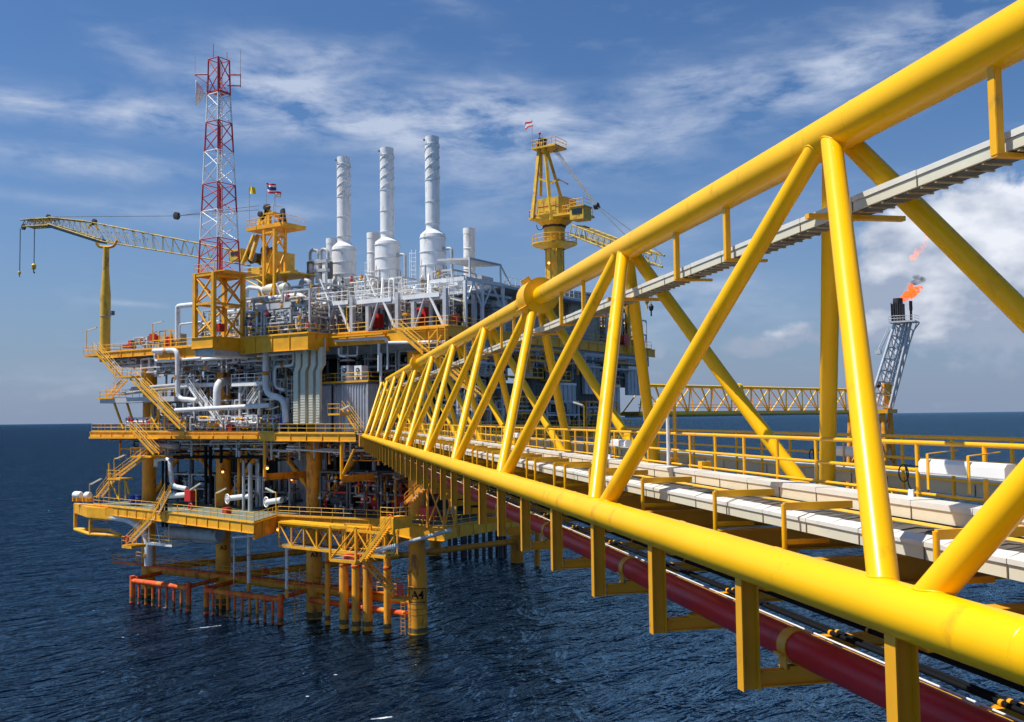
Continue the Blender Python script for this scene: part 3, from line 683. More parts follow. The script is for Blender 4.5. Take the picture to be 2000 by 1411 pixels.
vpipe('thin white caisson pipe hanging left of the thickest one', 457, 1025, 1140, -2, .11, WP)
vpipe('white caisson pipe hanging beside the right boat fender', 560, 1065, 1160, -5, .2, WP)
def ladder(label, p0, p1, w=.5, m=LY, dirv=(1, 0, 0), cage=False, group=None, step=.45):
    p0 = Vector(p0); p1 = Vector(p1); dv = Vector(dirv); t = thing('ladder', label, 'ladder', p0, group)
    part(t, 'side_rail', MB().tube(p0, p1, .04, n=6), m); part(t, 'side_rail', MB().tube(p0+dv*w, p1+dv*w, .04, n=6), m)
    n = int((p1-p0).length/step); mb = MB()
    for i in range(1, n): q = p0.lerp(p1, i/n); mb.tube(q, q+dv*w, .025, n=5, caps=False)
    part(t, 'rungs', mb, m)
    if cage:
        mb = MB(); c = dv*(w/2); back = v3(0, 0, 1).cross(dv)*(-1)
        hoops = []
        for i in range(0, n, 2):
            q = p0.lerp(p1, i/n) + c; pts = [q + dv*(-.42*math.cos(a)) + back*(.75*math.sin(a)) for a in [math.pi*j/6 for j in range(7)]]
            hoops.append(pts); mb.pipe(pts, .025, n=5, bend=.05, seg=1)
        for j in (1, 3, 5):
            if len(hoops) > 1: mb.tube(hoops[0][j], hoops[-1][j], .025, n=5)
        part(t, 'safety_cage', mb, m)
    return t
p = VY(575, 1213, -3); ladder('thin yellow ladder from the water beside the right boat fender', (p.x, -3, -.5), (p.x, -3, 7), .9)
p = VY(789, 1235, -1); ladder('thin yellow ladder beside the leg lettered at the right', (p.x, -1.5, -.5), (p.x, -1.5, 4.6), .6)

# ---------------------------------------------------------------- decks
def deckbeam(root, pts, h, m=PY, w=.3):
    for a, b in zip(pts, pts[1:]):
        a = Vector(a); b = Vector(b); d = (b-a).normalized(); part(root, 'edge_beam', MB().ibeam(a-v3(0,0,h/2), b-v3(0,0,h/2), w, h, t=.07), m)
        n = int((b-a).length/2.6)
        for i in range(1, n): q = a.lerp(b, i/n); part(root, 'stiffener', MB().obox(q-v3(0,0,h/2), d*.02, d.cross(v3(0,0,1))*(w*.48), v3(0,0,h/2-.05)), m)
ZU = 35.35
ud = thing('upper_deck', 'broad yellow edged top deck of the platform, grey underneath', 'deck', (-22, 20, ZU))
YL, YM, YR, YP = -3.0, -7.3, -3.8, -11.4
xm0, xm1 = HZ(457, 661, ZU).x, -10.4
xp0, xp1 = -26.2, -22.3
XRT = 7.7
poly = [(-57.5, YL), (xp0, YL), (xp0, YP), (xp1, YP), (xp1, YM), (xm1, YM), (xm1, YR), (XRT, YR), (XRT, 50), (-50, 50), (-50, 4), (-57.5, 4)]
part(ud, 'deck_plate', MB().slab([(x, y, ZU) for x, y in poly], .12), CON)
P3 = lambda x, y, z=ZU: (x, y, z)
for seg, h in ((((-57.5, YL), (-44, YL)), .9), (((-44, YL), (xp0, YL)), 1.75), (((xp0, YL), (xp0, YP)), 1.4), (((xp0, YP), (xp1, YP)), 1.4), (((xp1, YP), (xp1, YM)), 1.6),
              (((xp1, YM), (xm1, YM)), 2.0), (((xm1, YM), (xm1, YR)), 2.0), (((xm1, YR), (XRT, YR)), 1.5), (((XRT, YR), (XRT, 50)), 1.2), (((-57.5, 4), (-57.5, YL)), .9)):
    deckbeam(ud, [P3(x, y, ZU-.02) for x, y in seg], h)
part(ud, 'edge_channel', MB().box(-44, xp0, YL-.45, YL-.16, ZU-.25, ZU-.05), PY)
part(ud, 'edge_channel', MB().box(xm1+1, -1, YR-1.0, YR-.16, ZU-.55, ZU-.35), PY)
part(ud, 'edge_channel', MB().box(1.2, XRT, YR-.6, YR-.16, ZU-.3, ZU-.1), PY)
for x in (-1.2, ): part(ud, 'edge_channel', MB().box(x-4.4, x, YR-.75, YR-.3, ZU-.95, ZU-.75), GS)
part(ud, 'grey_fascia', MB().box(xp0+.1, xp1-.1, YP+.4, YM+3, ZU-2.3, ZU-1.42), GS)
mb = MB()
for i in range(18): mb.ibeam((-55+i*3.6, YL+.6 if i < 8 else YR+.6, ZU-.75), (-55+i*3.6, 46, ZU-.75), .3, 1.1)
part(ud, 'floor_beams', mb, GS)
mb = MB()
for y in (1, 8, 16, 26, 38): mb.ibeam((-50, y, ZU-1.2), (XRT-.5, y, ZU-1.2), .4, 1.6)
part(ud, 'girders', mb, GS)
RG = 'railings round the top deck'
railing('yellow railing along the left stretch of the top deck edge', [(-57.3, 3.8, ZU), (-57.3, YL+.1, ZU), (xp0-.2, YL+.1, ZU)], group=RG)
railing('yellow railing of the middle top deck edge, right of the mast support', [(xp1+.2, YM+.1, ZU), (xm1-.1, YM+.1, ZU), (xm1-.1, YR+.1, ZU)], group=RG)
railing('yellow railing on the top deck below the three tall exhausts', [(xm1, YR+.1, ZU), (-4.2, YR+.1, ZU)], group=RG)
railing('yellow railing on the top deck right of the long sloping stair', [(-.6, YR+.1, ZU), (XRT-.1, YR+.1, ZU), (XRT-.1, 3, ZU)], group=RG)
railing('yellow railing of the top deck side facing the crane on the right', [(XRT-.1, 3.2, ZU), (XRT-.1, 49, ZU)], group=RG)

md = thing('main_deck', 'middle deck of the platform with ochre edge beams at bridge level', 'deck', (-25, 18, 23.6))
pL = VY(182, 843, -4); pA = VY(505, 846, -6.5); pB = VY(690, 848, -6.5)
zm = [VY(182, 843, -4).z, VY(505, 848, -4).z]
ZM = 23.55
poly = [(-57.6, -4.2, 23.75), (-42, -4.2, 23.68), (-19.4, -4.2, 23.55), (-19.4, -6.4, 23.5), (-3.6, -6.4, 23.42), (-1, -9, 23.36), (4.5, -4.2, 23.3), (8, -4.2, 23.3), (8, 50, 23.3), (-52, 50, 23.7), (-57.6, 4, 23.75)]
part(md, 'deck_plate', MB().slab(poly, .12), CON)
deckbeam(md, [(-57.6, -4.2, 23.72), (-42, -4.2, 23.65)], 1.0); deckbeam(md, [(-42, -4.2, 23.65), (-19.4, -4.2, 23.52)], .95)
deckbeam(md, [(-19.4, -4.2, 23.5), (-19.4, -6.4, 23.47)], 1.0); deckbeam(md, [(-19.4, -6.4, 23.47), (-3.7, -6.4, 23.4)], .95)
deckbeam(md, [(8, -4.2, 23.3), (8, 49, 23.3)], 1.2)
part(md, 'edge_channel', MB().box(-42, -19.5, -4.9, -4.4, 23.1, 23.2).box(-57, -46, -4.8, -4.4, 22.75, 23.0), PY)
part(md, 'bridge_bearing', MB().obox(br(XN, DEND+.5, ZB-.55), BR*.5, BD*.9, v3(0,0,.62)).obox(br(XF, DEND+.5, ZB-.55), BR*.5, BD*.9, v3(0,0,.62)), LY)
mb = MB()
for i in range(16): mb.ibeam((-54+i*4, -3.6, 22.9), (-54+i*4, 44, 22.9), .3, .9)
part(md, 'floor_beams', mb, GS)
RG = 'railings round the middle deck'
railing('yellow railing along the left half of the middle deck', [(-57.4, 3.8, 23.75), (-57.4, -4.1, 23.75), (-19.5, -4.1, 23.55)], group=RG)
railing('yellow railing in front of the grey corrugated container', [(-19.3, -6.3, 23.5), (-4.0, -6.3, 23.4)], group=RG)
railing('yellow railing of the middle deck side behind the bridge braces', [(7.9, -3.8, 23.3), (7.9, 44, 23.3)], group=RG)

ld = thing('lower_deck', 'lowest deck of the platform with ochre edge beams and green grating', 'deck', (-25, 15, 13.4))
q = [HZ(181, 985, 13.4), HZ(345, 1003, 13.4), HZ(496, 1021, 13.4), HZ(541, 1007, 13.4), HZ(760, 1017, 13.2)]
poly = [tuple(q[0])] + [tuple(a) for a in q[1:]] + [(3.0, -5.0, 13.2), (7.6, -4.6, 13.1), (7.8, 24, 13.1), (-45, 26, 13.4), (-53, 16, 13.4), (q[0].x, 4, 13.4)]
part(ld, 'deck_plate', MB().slab(poly, .12), GR)
deckbeam(ld, [q[0]-v3(0,0,.02), q[1]-v3(0,0,.02), q[2]-v3(0,0,.02)], 1.25)
deckbeam(ld, [q[2]-v3(0,0,.02), q[3]-v3(0,0,.02)], 1.9); deckbeam(ld, [q[3]-v3(0,0,.02), q[4]-v3(0,0,.02)], .9)
deckbeam(ld, [q[4]-v3(0,0,.02), (3.0, -5, 13.15), (7.6, -4.6, 13.08)], 1.5); deckbeam(ld, [(7.6, -4.6, 13.08), (7.8, 24, 13.08)], 1.3)
deckbeam(ld, [(7.8, 24, 13.08), (-45, 26, 13.38), (-53, 16, 13.38)], 1.2)
mb = MB()
for i in range(14): mb.ibeam((-50+i*4.3, q[2].y+6 if i < 6 else -3, 12.7), (-50+i*4.3, 23, 12.7), .3, .9)
part(ld, 'floor_beams', mb, LY)
RG = 'railings round the lowest deck'
up = v3(0, 0, .0)
railing('yellow railing on the far left stretch of the lowest deck', [q[0]+v3(.1,.1,0), q[1]+v3(0,.1,0)], group=RG)
railing('yellow railing on the lowest deck in front of the second leg', [q[1]+v3(.1,.1,0), q[2]+v3(-.1,.1,0), q[3]+v3(-.1,.1,0)], group=RG)
railing('yellow railing on the lowest deck above the hanging truss walkway', [q[3]+v3(.1,.1,0), q[4]+v3(0,.1,0)], group=RG)
railing('yellow railing round the right corner of the lowest deck', [(3.2, -4.9, 13.2), (7.5, -4.5, 13.1), (7.7, 22, 13.1)], group=RG)
# boxed tube frame sticking out at the far left of the lowest deck
t = thing('davit_frame', 'yellow boxed tube frame jutting out at the far left of the lowest deck', 'frame', HZ(150, 1035, 11))
a = VY(146, 985, -4); zt_ = a.z; x0, x1 = a.x, VY(178, 985, -6).x; zl = VY(146, 1032, -4).z
c = [tuple(VY(147, 1034, -3.5)), tuple(VY(177, 1039, -6.5)), tuple(VY(236, 1026, -5.5)), tuple(VY(215, 1014, -2))]; c = [(q_[0], q_[1], c[0][2]) for q_ in c]
for k in range(4):
    a_, b_ = c[k], c[(k+1) % 4]
    part(t, 'frame_tube', MB().tube(a_, b_, .26, n=12), PY)
    if k < 2: part(t, 'frame_tube', MB().tube(a_, (a_[0], a_[1], zt_), .26, n=12), PY)
part(t, 'platform_box', MB().slab([(c[0][0]-.4, c[0][1], zt_+.1), (c[1][0]-.3, c[1][1]-.4, zt_+.1), (c[1][0]+14, -6.3, zt_-.1), (c[0][0]+13, -1, zt_-.1)], 1.45), PY)
part(t, 'frame_tube', MB().tube((c[1][0]+.5, -6.5, zl+2.0), (c[1][0]+7, -5.6, zl+2.0), .2, n=10), PY)

# near-black backing walls, the shade deep inside put into their colour, grey clad side walls behind the bridge
solo('shade_backing_wall', 'dark backing wall coloured as the shade deep behind the pipes of the middle level', 'wall', MB().wall((-47, 8.6), (7.0, 8.6), 23.6, 34, .6, .12), DK)
solo('shade_backing_wall', 'dark backing wall coloured as the shade deep behind the pumps of the lowest level', 'wall', MB().wall((-46, 9.5), (5, 9.5), 13.4, 23, .6, .12), DK)
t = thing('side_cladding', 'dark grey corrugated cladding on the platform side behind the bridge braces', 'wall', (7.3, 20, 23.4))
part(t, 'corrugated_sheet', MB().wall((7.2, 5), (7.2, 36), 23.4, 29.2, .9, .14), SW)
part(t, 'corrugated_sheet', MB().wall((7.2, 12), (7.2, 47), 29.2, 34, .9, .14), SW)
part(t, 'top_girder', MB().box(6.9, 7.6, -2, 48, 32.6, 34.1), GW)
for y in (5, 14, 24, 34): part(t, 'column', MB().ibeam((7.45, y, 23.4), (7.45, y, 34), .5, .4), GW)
t = thing('blast_wall', 'light grey corrugated wall under the middle deck left of the bridge', 'wall', (-18, 4, 13.4))
a = VY(549, 990, 4); b = VY(628, 990, 4)
part(t, 'corrugated_sheet', MB().wall((a.x, 4), (b.x+1, 4), 13.4, 23, .8, .14), GB)
part(t, 'column', MB().bar((a.x-.1, 3.9, 13.4), (a.x-.1, 3.9, 23), .4), GS)

# ---------------------------------------------------------------- stairs and landings
def landing(label, x0, x1, y0, y1, z, m=PY, mr=PY2, th=.22, rails=((0,1),), h=1.1, group=None, name='stair_landing'):
    t = thing(name, label, 'landing', ((x0+x1)/2, (y0+y1)/2, z), group)
    part(t, 'floor_plate', MB().box(x0, x1, y0, y1, z-th, z), m)
    c = [(x0, y0), (x1, y0), (x1, y1), (x0, y1)]
    for a, b in rails:
        p, q = c[a], c[b]; mb = MB()
        for f in (1, .55): mb.tube((p[0], p[1], z+h*f), (q[0], q[1], z+h*f), .035, n=6)
        n = max(1, int(math.dist(p, q)/1.4))
        for i in range(n+1): x = p[0]+(q[0]-p[0])*i/n; y = p[1]+(q[1]-p[1])*i/n; mb.tube((x, y, z), (x, y, z+h), .035, n=6)
        part(t, 'handrail', mb, mr)
    return t
SG = 'yellow stairs on the left end of the platform'
Y0 = -5.6
W_ = (0, 1, 0)
def st(label, foot, head, Y=Y0, **k):
    a = VY(foot[0], foot[1], Y); b = VY(head[0], head[1], Y); return stairs(label, a, b, W_, **k)
st('upper yellow stair from the top deck at the far left down to a small landing', (227, 735), (181, 682), group=SG)
p = VY(226, 736, Y0); p1 = VY(254, 728, Y0)
landing('small yellow landing between the two upper left stairs', p.x-.2, p1.x+.6, Y0-.2, Y0+2, p.z, rails=((0,1),(3,2)))
st('long yellow stair sloping from the small landing down to the middle deck', (352, 838), (254, 740), group=SG)
st('parallel yellow stair just behind the long left stair', (356, 834), (268, 745), Y=-3.4, group=SG)
a = VY(207, 776, -3.2); b = VY(238, 742, -3.2)
stairs('short yellow stair rising to the right onto the small landing', a, b, W_, group=SG)
p = VY(200, 779, -4.2); p1 = VY(345, 779, -4.2)
t = landing('grey edged ledge with yellow rails at mid height on the left end', p.x, p1.x, -4.6, -1.6, p.z, m=GS, th=.7, rails=((0,1),(0,3)))
part(t, 'end_plate', MB().box(p.x-.3, p.x+3.4, -4.9, -1.4, p.z-.1, p.z+.12), PY)
for (u, v_) in (((222, 784), (241, 838)), ((247, 784), (264, 838))):
    part(t, 'strut', MB().tube(VY(*u, -3.5), VY(*v_, -3.5), .17, n=10), PY)
st('yellow stair from the middle deck down to the landing on the first leg', (300, 888), (254, 838), group=SG)
st('second yellow stair beside it, nearer the first leg', (306, 884), (268, 842), Y=-4.0, group=SG)
p = VY(272, 890, -4.5); p1 = VY(312, 892, -4.5)
landing('ochre landing wrapped round the first leg', p.x, p1.x, Y0-.3, -1, p.z, rails=((0,3),))
a = VY(222, 932, -6.2); b = VY(276, 892, -6.2)
stairs('yellow stair from the first leg down left to the gangway above the lowest deck', a, b, W_, group=SG)
p = VY(214, 934, -6.0); p1 = VY(240, 934, -6.0)
landing('tiny yellow landing halfway down the left outer stair', p.x, p1.x, -6.4, -4.4, p.z, rails=((0,1),))
a = VY(188, 972, -6.2); b = VY(216, 936, -6.2)
stairs('lowest flight of the left outer stair ending on the lowest deck', a, b, W_, group=SG)
t = thing('stair_trestle', 'light yellow braced trestle under the left outer stair', 'frame', VY(225, 975, -5.5))
for u, v_ in (((214, 975), (213, 905)), ((233, 978), (233, 935)), ((246, 940), (252, 965)), ((214, 936), (232, 975)), ((246, 975), (244, 938))):
    part(t, 'strut', MB().tube(VY(*u, -5.5), VY(*v_, -5.5), .13, n=8), PY2)
# vertical trestle beside the first leg (between main deck and ledge)
t = thing('stair_trestle', 'yellow cross braced trestle beside the first leg under the long stair', 'frame', VY(305, 838, -4))
for u, v_ in (((296, 840), (296, 790)), ((310, 840), (310, 800)), ((296, 815), (309, 838)), ((310, 806), (297, 838)), ((322, 840), (322, 812))):
    part(t, 'strut', MB().tube(VY(*u, -4), VY(*v_, -4), .12, n=8), PY2)
# stair from lowest deck to the little platform and hose station
a = VY(246, 1062, -9.2); b = VY(296, 1010, -9.2)
stairs('yellow stair from the lowest deck down left to a small hanging platform', a, b, W_, group='yellow stairs below the lowest deck')
p = VY(243, 1064, -9.2); p1 = VY(262, 1064, -9.2)
landing('small yellow hanging platform with a red lifebuoy at the lower left', p.x, p1.x, -9.6, -7.4, p.z, rails=((0,1),(0,3)), th=.4)
a = VY(308, 1014, -9.6); b = VY(330, 962, -9.6)
stairs('short yellow stair up from the lowest deck beside the black pipes', VY(298, 1008, -9.8), VY(322, 960, -9.8), W_, m=PY, group='yellow stairs below the lowest deck')
# white hanging access platform right of it
p = VY(291, 1060, -7.5); p1 = VY(342, 1064, -7.5)
t = landing('white edged hanging platform with yellow rails under the lowest deck', p.x, p1.x, -8, -5.6, p.z, m=WH, rails=((0,1),(3,2)))
for px in (291, 313, 330): part(t, 'hanger', MB().tube(VY(px, 1062, -7.5), VY(px-8 if px == 313 else px, 1020, -7.5), .07, n=6), WP)

# right part: truss walkway hanging under the lowest deck
t = thing('truss_walkway', 'bright yellow box truss walkway hanging under the lowest deck', 'truss', HZ(650, 1070, 9.7))
A0, A1 = HZ(553, 1018, 13.0), VY(757, 1040, -10.6)
zT, zB = 12.7, VY(553, 1065, A0.y).z
def P(f, yo, z): p = v3(A0.x, A0.y-.6, 0).lerp(v3(3.2, -9.4, 0), f); return v3(p.x, p.y+yo, z)
for z in (zT, zB):
    for yo in (0, 2.0): part(t, 'chord', MB().bar(P(0, yo, z), P(1, yo, z), .2, .3), PY)
n = 8
for yo in (0, 2.0):
    for i in range(n+1): part(t, 'post', MB().bar(P(i/n, yo, zB), P(i/n, yo, zT), .16), PY)
    for i in range(n):
        a, b = (zB, zT) if i % 2 else (zT, zB)
        part(t, 'diagonal', MB().tube(P(i/n, yo, a), P((i+1)/n, yo, b), .09, n=8), PY)
for i in range(n+1): part(t, 'cross_member', MB().bar(P(i/n, 0, zB), P(i/n, 2, zB), .14), PY)
part(t, 'floor_plate', MB().slab([P(0, 0, zB+.2), P(1, 0, zB+.2), P(1, 2, zB+.2), P(0, 2, zB+.2)], .06), CON)
part(t, 'top_plate', MB().slab([P(0, -.2, zT+.32), P(.62, -.4, zT+.32), P(.95, 2, zT+.32), P(0, 2, zT+.32)], .22), PY)
# box cage with a red liferaft at its near end
t = thing('survival_cage', 'yellow braced cage hanging in front of the truss with a red crate inside', 'frame', VY(670, 1094, -11))
Yc = -11.2
a = VY(645, 1094, Yc); b = VY(695, 1097, Yc); ztp = VY(645, 1028, Yc).z; zbt = a.z
for x in (a.x, b.x):
    for y in (Yc, Yc+2.4): part(t, 'post', MB().bar((x, y, zbt), (x, y, ztp), .22), PY)
for y in (Yc, Yc+2.4):
    part(t, 'frame_bar', MB().bar((a.x, y, zbt), (b.x, y, zbt), .25, .3), PY); part(t, 'frame_bar', MB().bar((a.x, y, ztp), (b.x, y, ztp), .22), PY)
    part(t, 'frame_bar', MB().tube((a.x, y, zbt+.1), (b.x, y, ztp), .11, n=8), PY)
    for f in (.28, .5): part(t, 'frame_bar', MB().tube((a.x, y, zbt+1.1*f*2), (b.x, y, zbt+1.1*f*2), .05, n=6), PY)
for x in (a.x, b.x): part(t, 'frame_bar', MB().bar((x, Yc, zbt), (x, Yc+2.4, zbt), .22), PY)
part(t, 'floor_plate', MB().box(a.x, b.x, Yc, Yc+2.4, zbt+.1, zbt+.16), CON)
solo('red_crate', 'low red crate lying in the hanging yellow cage', 'crate', MB().box(a.x+1.5, a.x+3.2, Yc+.5, Yc+1.6, zbt+.16, zbt+.62).box(a.x+1.6, a.x+3.1, Yc+.45, Yc+1.65, zbt+.3, zbt+.36), RD2)
# two flights right of the cage
a = VY(703, 1097, -11.5); b = VY(752, 1030, -11.5)
stairs('yellow stair climbing right from the cage to the lowest deck', a, b, W_, beam=.34, group='yellow stairs below the lowest deck', tread=PY)
a = VY(770, 1166, -6.2); b = VY(708, 1098, -6.2)
stairs('dark yellow stair going down right to the water walkway', a, b, W_, m=LY, mr=LY, group='yellow stairs below the lowest deck', tread=LY)
p = VY(764, 1168, -6.2)
landing('low yellow landing with a red warning board beside the lettered leg', p.x, p.x+1.9, -6.4, -4.6, p.z, m=LY, mr=LY, rails=((0,1),(3,2)))
q = VY(781, 1152, -6.6); solo('warning_board', 'small orange and black warning board on the low landing railing', 'sign', MB().box(q.x-.45, q.x+.45, -6.62, -6.56, q.z-.6, q.z+.6), RD2)
# yellow box seat beside the top of the stair, and the little frame below it
t = thing('stair_head_cabin', 'weathered yellow railed stair head platform with a trestle below', 'landing', VY(765, 1032, -9))
a = VY(742, 1032, -10.6); b = VY(768, 1034, -10.6)
part(t, 'floor_box', MB().box(a.x, b.x, -10.6, -7.6, a.z-.1, a.z+1.1), PY)
for px, py in ((752, 1075), (770, 1075)):
    pp = VY(px, py, -10); part(t, 'post', MB().bar((pp.x, -10, pp.z), (pp.x, -10, a.z), .18), PY)
part(t, 'frame_bar', MB().bar(VY(752, 1080, -10), VY(770, 1080, -10), .25), PY)
railing('yellow railing crowding the stair head at the right of the lowest deck', [(a.x, -10.5, a.z+1.1), (b.x, -10.5, a.z+1.1), (b.x+.5, -8, a.z+1.1)], step=.8)
# enclosed diagonal stair up to the bridge level
a = VY(790, 984, -6); b = VY(830, 945, -6)
stairs('ochre stair between the lowest deck and the bridge landing', a, b, W_, m=LY, mr=LY, beam=.4, group='yellow stairs below the lowest deck')
t = thing('stair_tower_frame', 'ochre braced tower frame under the end of the bridge', 'frame', VY(850, 1015, -5))
xx = [VY(835, 1000, -5).x, VY(868, 1000, -5).x, VY(890, 1000, -5).x]
for i, x in enumerate(xx): part(t, 'post', MB().bar((x, -5, 13), (x, -5, 18.5), .22), LY)
for i in range(2):
    part(t, 'diagonal', MB().tube((xx[i], -5, 13.2), (xx[i+1], -5, 18), .1, n=8), LY); part(t, 'diagonal', MB().tube((xx[i+1], -5, 13.2), (xx[i], -5, 18), .1, n=8), LY)
part(t, 'frame_bar', MB().bar((xx[0], -5, 18.5), (xx[2], -5, 18.5), .2), LY)
# long sloping stair at the top deck, seen above the bridge
a = VY(826, 690, -6.4); b = VY(768, 640, -6.4)
stairs('long yellow stair sloping down right from the top deck below the exhausts', a, b, W_, width=1.2, beam=.34)
a = VY(930, 775, -6.4)
stairs('lower flight of the long yellow stair, behind the bridge braces', a, VY(845, 700, -6.4), W_, width=1.2, beam=.34)
p = VY(826, 692, -6.2); landing('yellow landing between the two flights behind the bridge top chord', p.x, p.x+2.2, -6.6, -4.4, p.z)
t = thing('stair_hanger_frame', 'thin yellow braced posts hanging from the top deck right of the stair', 'frame', VY(850, 690, -4.3))
for u, v_ in (((838, 648), (838, 690)), ((855, 640), (855, 680)), ((870, 640), (870, 672)), ((838, 664), (853, 645)), ((862, 655), (856, 668))):
    part(t, 'strut', MB().tube(VY(*u, -4.6), VY(*v_, -4.6), .10, n=6), PY2)
# stair with white steps from the container level to the middle deck railing
a = VY(700, 846, -6.0); b = VY(668, 800, -6.0)
stairs('short yellow stair from the container door down to the bridge entrance', a, b, W_, beam=.2)
p = VY(645, 808, -6.2); p1 = VY(668, 808, -6.2)
landing('small yellow railed porch at the door of the grey container', p.x, p1.x, -6.6, -5.0, p.z, rails=((0,1),(0,3)))
# yellow hanging portal beams under the middle deck
def portal(label, top, foot, far, Y, brace=None):
    a = VY(*top, Y); b = VY(*foot, Y); c = HZ(far[0], far[1], b.z)
    t = thing('pipe_support_frame', label, 'frame', b, 'hanging portal beams under the middle deck')
    part(t, 'post', MB().tube((a.x, Y, b.z), (a.x, Y, a.z), .2, n=10), PY); part(t, 'beam', MB().ibeam((b.x, Y, b.z), (b.x+.8, Y+16, b.z), .45, .8), LY)
    if brace: part(t, 'strut', MB().tube(VY(*brace[0], Y), VY(*brace[1], Y), .14, n=8), PY)
portal('yellow post and long ochre beam hanging under the deck, left one', (517, 858), (517, 932), (665, 915), -6)
portal('yellow braced post and long ochre beam hanging under the deck, right one', (667, 862), (667, 936), (780, 905), -6.2, ((669, 928), (692, 878)))

# ---------------------------------------------------------------- process pipes seen between the decks
def pp(label, pts, Y, r, m=WP, bands=(), name='process_pipe', group=None, n=12):
    """pipe run through photo points on the plane Y (a third number overrides Y)"""
    P_ = [VY(p[0], p[1], p[2] if len(p) > 2 else Y) for p in pts]
    t = thing(name, label, 'pipe', P_[-1], group)
    part(t, 'pipe_run', MB().pipe(P_, r, n=n, bend=r*3.2), m)
    for f in bands:
        p = VY(f[0], f[1], Y); ax = v3(0, 0, 1) if (len(f) < 3 or f[2] == 'v') else v3(1, 0, 0)
        part(t, 'support_band', MB().lathe(p-ax*.25, [(r, 0), (r+.06, 0), (r+.06, .5), (r, .5)], n=n, axis=ax, cap=False), OR)
    return t
pp('white pipe with a long vertical drop at the left of the top deck', [(300, 686), (347, 684), (347, 779), (385, 783)], -4.0, .34, bands=((346, 737), (324, 686, 'h')))
pp('white pipe hooking back under the top deck at the left', [(318, 690), (303, 690), (303, 706), (320, 706), (392, 700)], -3.6, .20)
pp('long thin white pipe running under the top deck to the ducts', [(386, 703), (600, 687), (604, 684), (604, 664)], -3.4, .22)
pp('fat white pipe bending down under the middle of the top deck', [(505, 676), (519, 675), (519, 770), (556, 779), (558, 826)], -5.2, .40, bands=((519, 730),))
pp('fat white pipe stub lying just under the top deck edge', [(503, 675), (572, 669)], -6.6, .40)
pp('white pipe stepping down left of the pale ducts', [(574, 688), (574, 714), (537, 716), (537, 757), (556, 762)], -4.4, .20, bands=((553, 715, 'h'),))
pp('very thick grey white riser in the middle of the process level', [(462, 745, 2), (424, 745), (424, 797)], -3.2, .52)
pp('long horizontal white pipe just above the middle deck', [(343, 802), (440, 796), (528, 792)], -5.0, .30)
pp('long horizontal grey pipe at mid height on the left', [(255, 760), (350, 752)], -3.2, .26, GP)
pp('second horizontal grey pipe below it on the left', [(235, 770), (375, 755)], -2.6, .22, GP)
pp('upper horizontal grey pipe at the left under the top deck', [(240, 716), (378, 706)], -2.0, .20, GP)
pp('grey pipe at the left just under the deck beams', [(245, 706), (340, 698)], -1.4, .16, GP)
pp('thin white pipe falling beside the pale ducts', [(635, 660), (635, 714), (630, 714)], -4.6, .10)
pp('thin white looped pipe over the container', [(662, 680), (662, 694), (668, 696), (676, 696)], -3.6, .16)
pp('white pipe loop left of the air conditioners', [(667, 665), (667, 695), (698, 695), (698, 676)], -3.2, .10)
pp('long white pipe stepping under the top deck above the container', [(654, 666), (753, 661), (757, 670), (870, 668)], -4.2, .18)
pp('tall thin white pipe right of the air conditioners', [(740, 672), (740, 726)], -3.8, .17)
pp('second tall white pipe beside the bridge end', [(744, 690), (744, 770)], -3.6, .15)
pp('thin pipe ladder right of the tall white pipes', [(757, 670), (757, 722)], -3.4, .12)
pp('white pipe from the middle deck down to the lowest deck at the first leg', [(305, 912), (305, 897), (332, 897), (336, 950), (365, 955)], -3.4, .32)
pp('curved thick white pipe swelling under the lowest deck at the left', [(208, 1009), (250, 1014), (276, 1030), (290, 1055), (290, 1105)], -6.2, .52, bands=((289, 1085),))
pp('horizontal white pipe on the lowest deck ending in red flanges', [(333, 969), (368, 966)], -3.4, .36)
pp('grey white horizontal pump line behind the lowest railing', [(445, 974), (480, 970), (492, 970)], -2.5, .36)
pp('second grey pump line further right on the lowest deck', [(523, 981), (550, 977)], -3.5, .36)
for i, (x, y) in enumerate(((444, 975), (520, 981))):
    c = VY(x, y, -3.0); t = thing('valve_wheel', 'round white valve wheel on the lowest deck, %s of two' % ('left' if i == 0 else 'right'), 'valve', c, 'round white valve wheels')
    mb = MB(); R_ = .62; ax = v3(-.3, -1, 0).normalized(); e = v3(1, -.3, 0).normalized()
    mb.pipe([c + (e*math.cos(a) + v3(0,0,1)*math.sin(a))*R_ for a in [2*math.pi*k/16 for k in range(17)]], .09, n=6, bend=.02, seg=1); part(t, 'rim', mb, WH)
    mb = MB()
    for k in range(3): a = math.pi*k/3; d = e*math.cos(a) + v3(0,0,1)*math.sin(a); mb.tube(c-d*R_, c+d*R_, .05, n=6)
    mb.tube(c-ax*.3, c+ax*.1, .2, n=10); part(t, 'spokes', mb, WH)
for i, (px, y0, y1, r, m) in enumerate(((402, 872, 985, .22, BK), (411, 872, 985, .22, BK), (489, 905, 1020, .30, GP), (476, 900, 1000, .2, GP), (318, 900, 1030, .16, BK), (325, 900, 1030, .16, BK), (432, 870, 905, .2, BK), (505, 905, 960, .12, GP))):
    lb = {402: 'left of the pair of thick black risers behind the second leg', 411: 'right of the pair of thick black risers behind the second leg', 489: 'thick grey vertical pipe left of the hanging portal', 476: 'thinner grey vertical pipe beside the thick one',
          318: 'left thin black pipe passing the lowest deck edge', 325: 'right thin black pipe passing the lowest deck edge', 432: 'short black pipe under the middle deck', 505: 'thin pale pipe dropping to the pumps'}[px]
    pp(lb, [(px, y0), (px, y1)], -2.8 if px > 330 else -8.6, r, m)
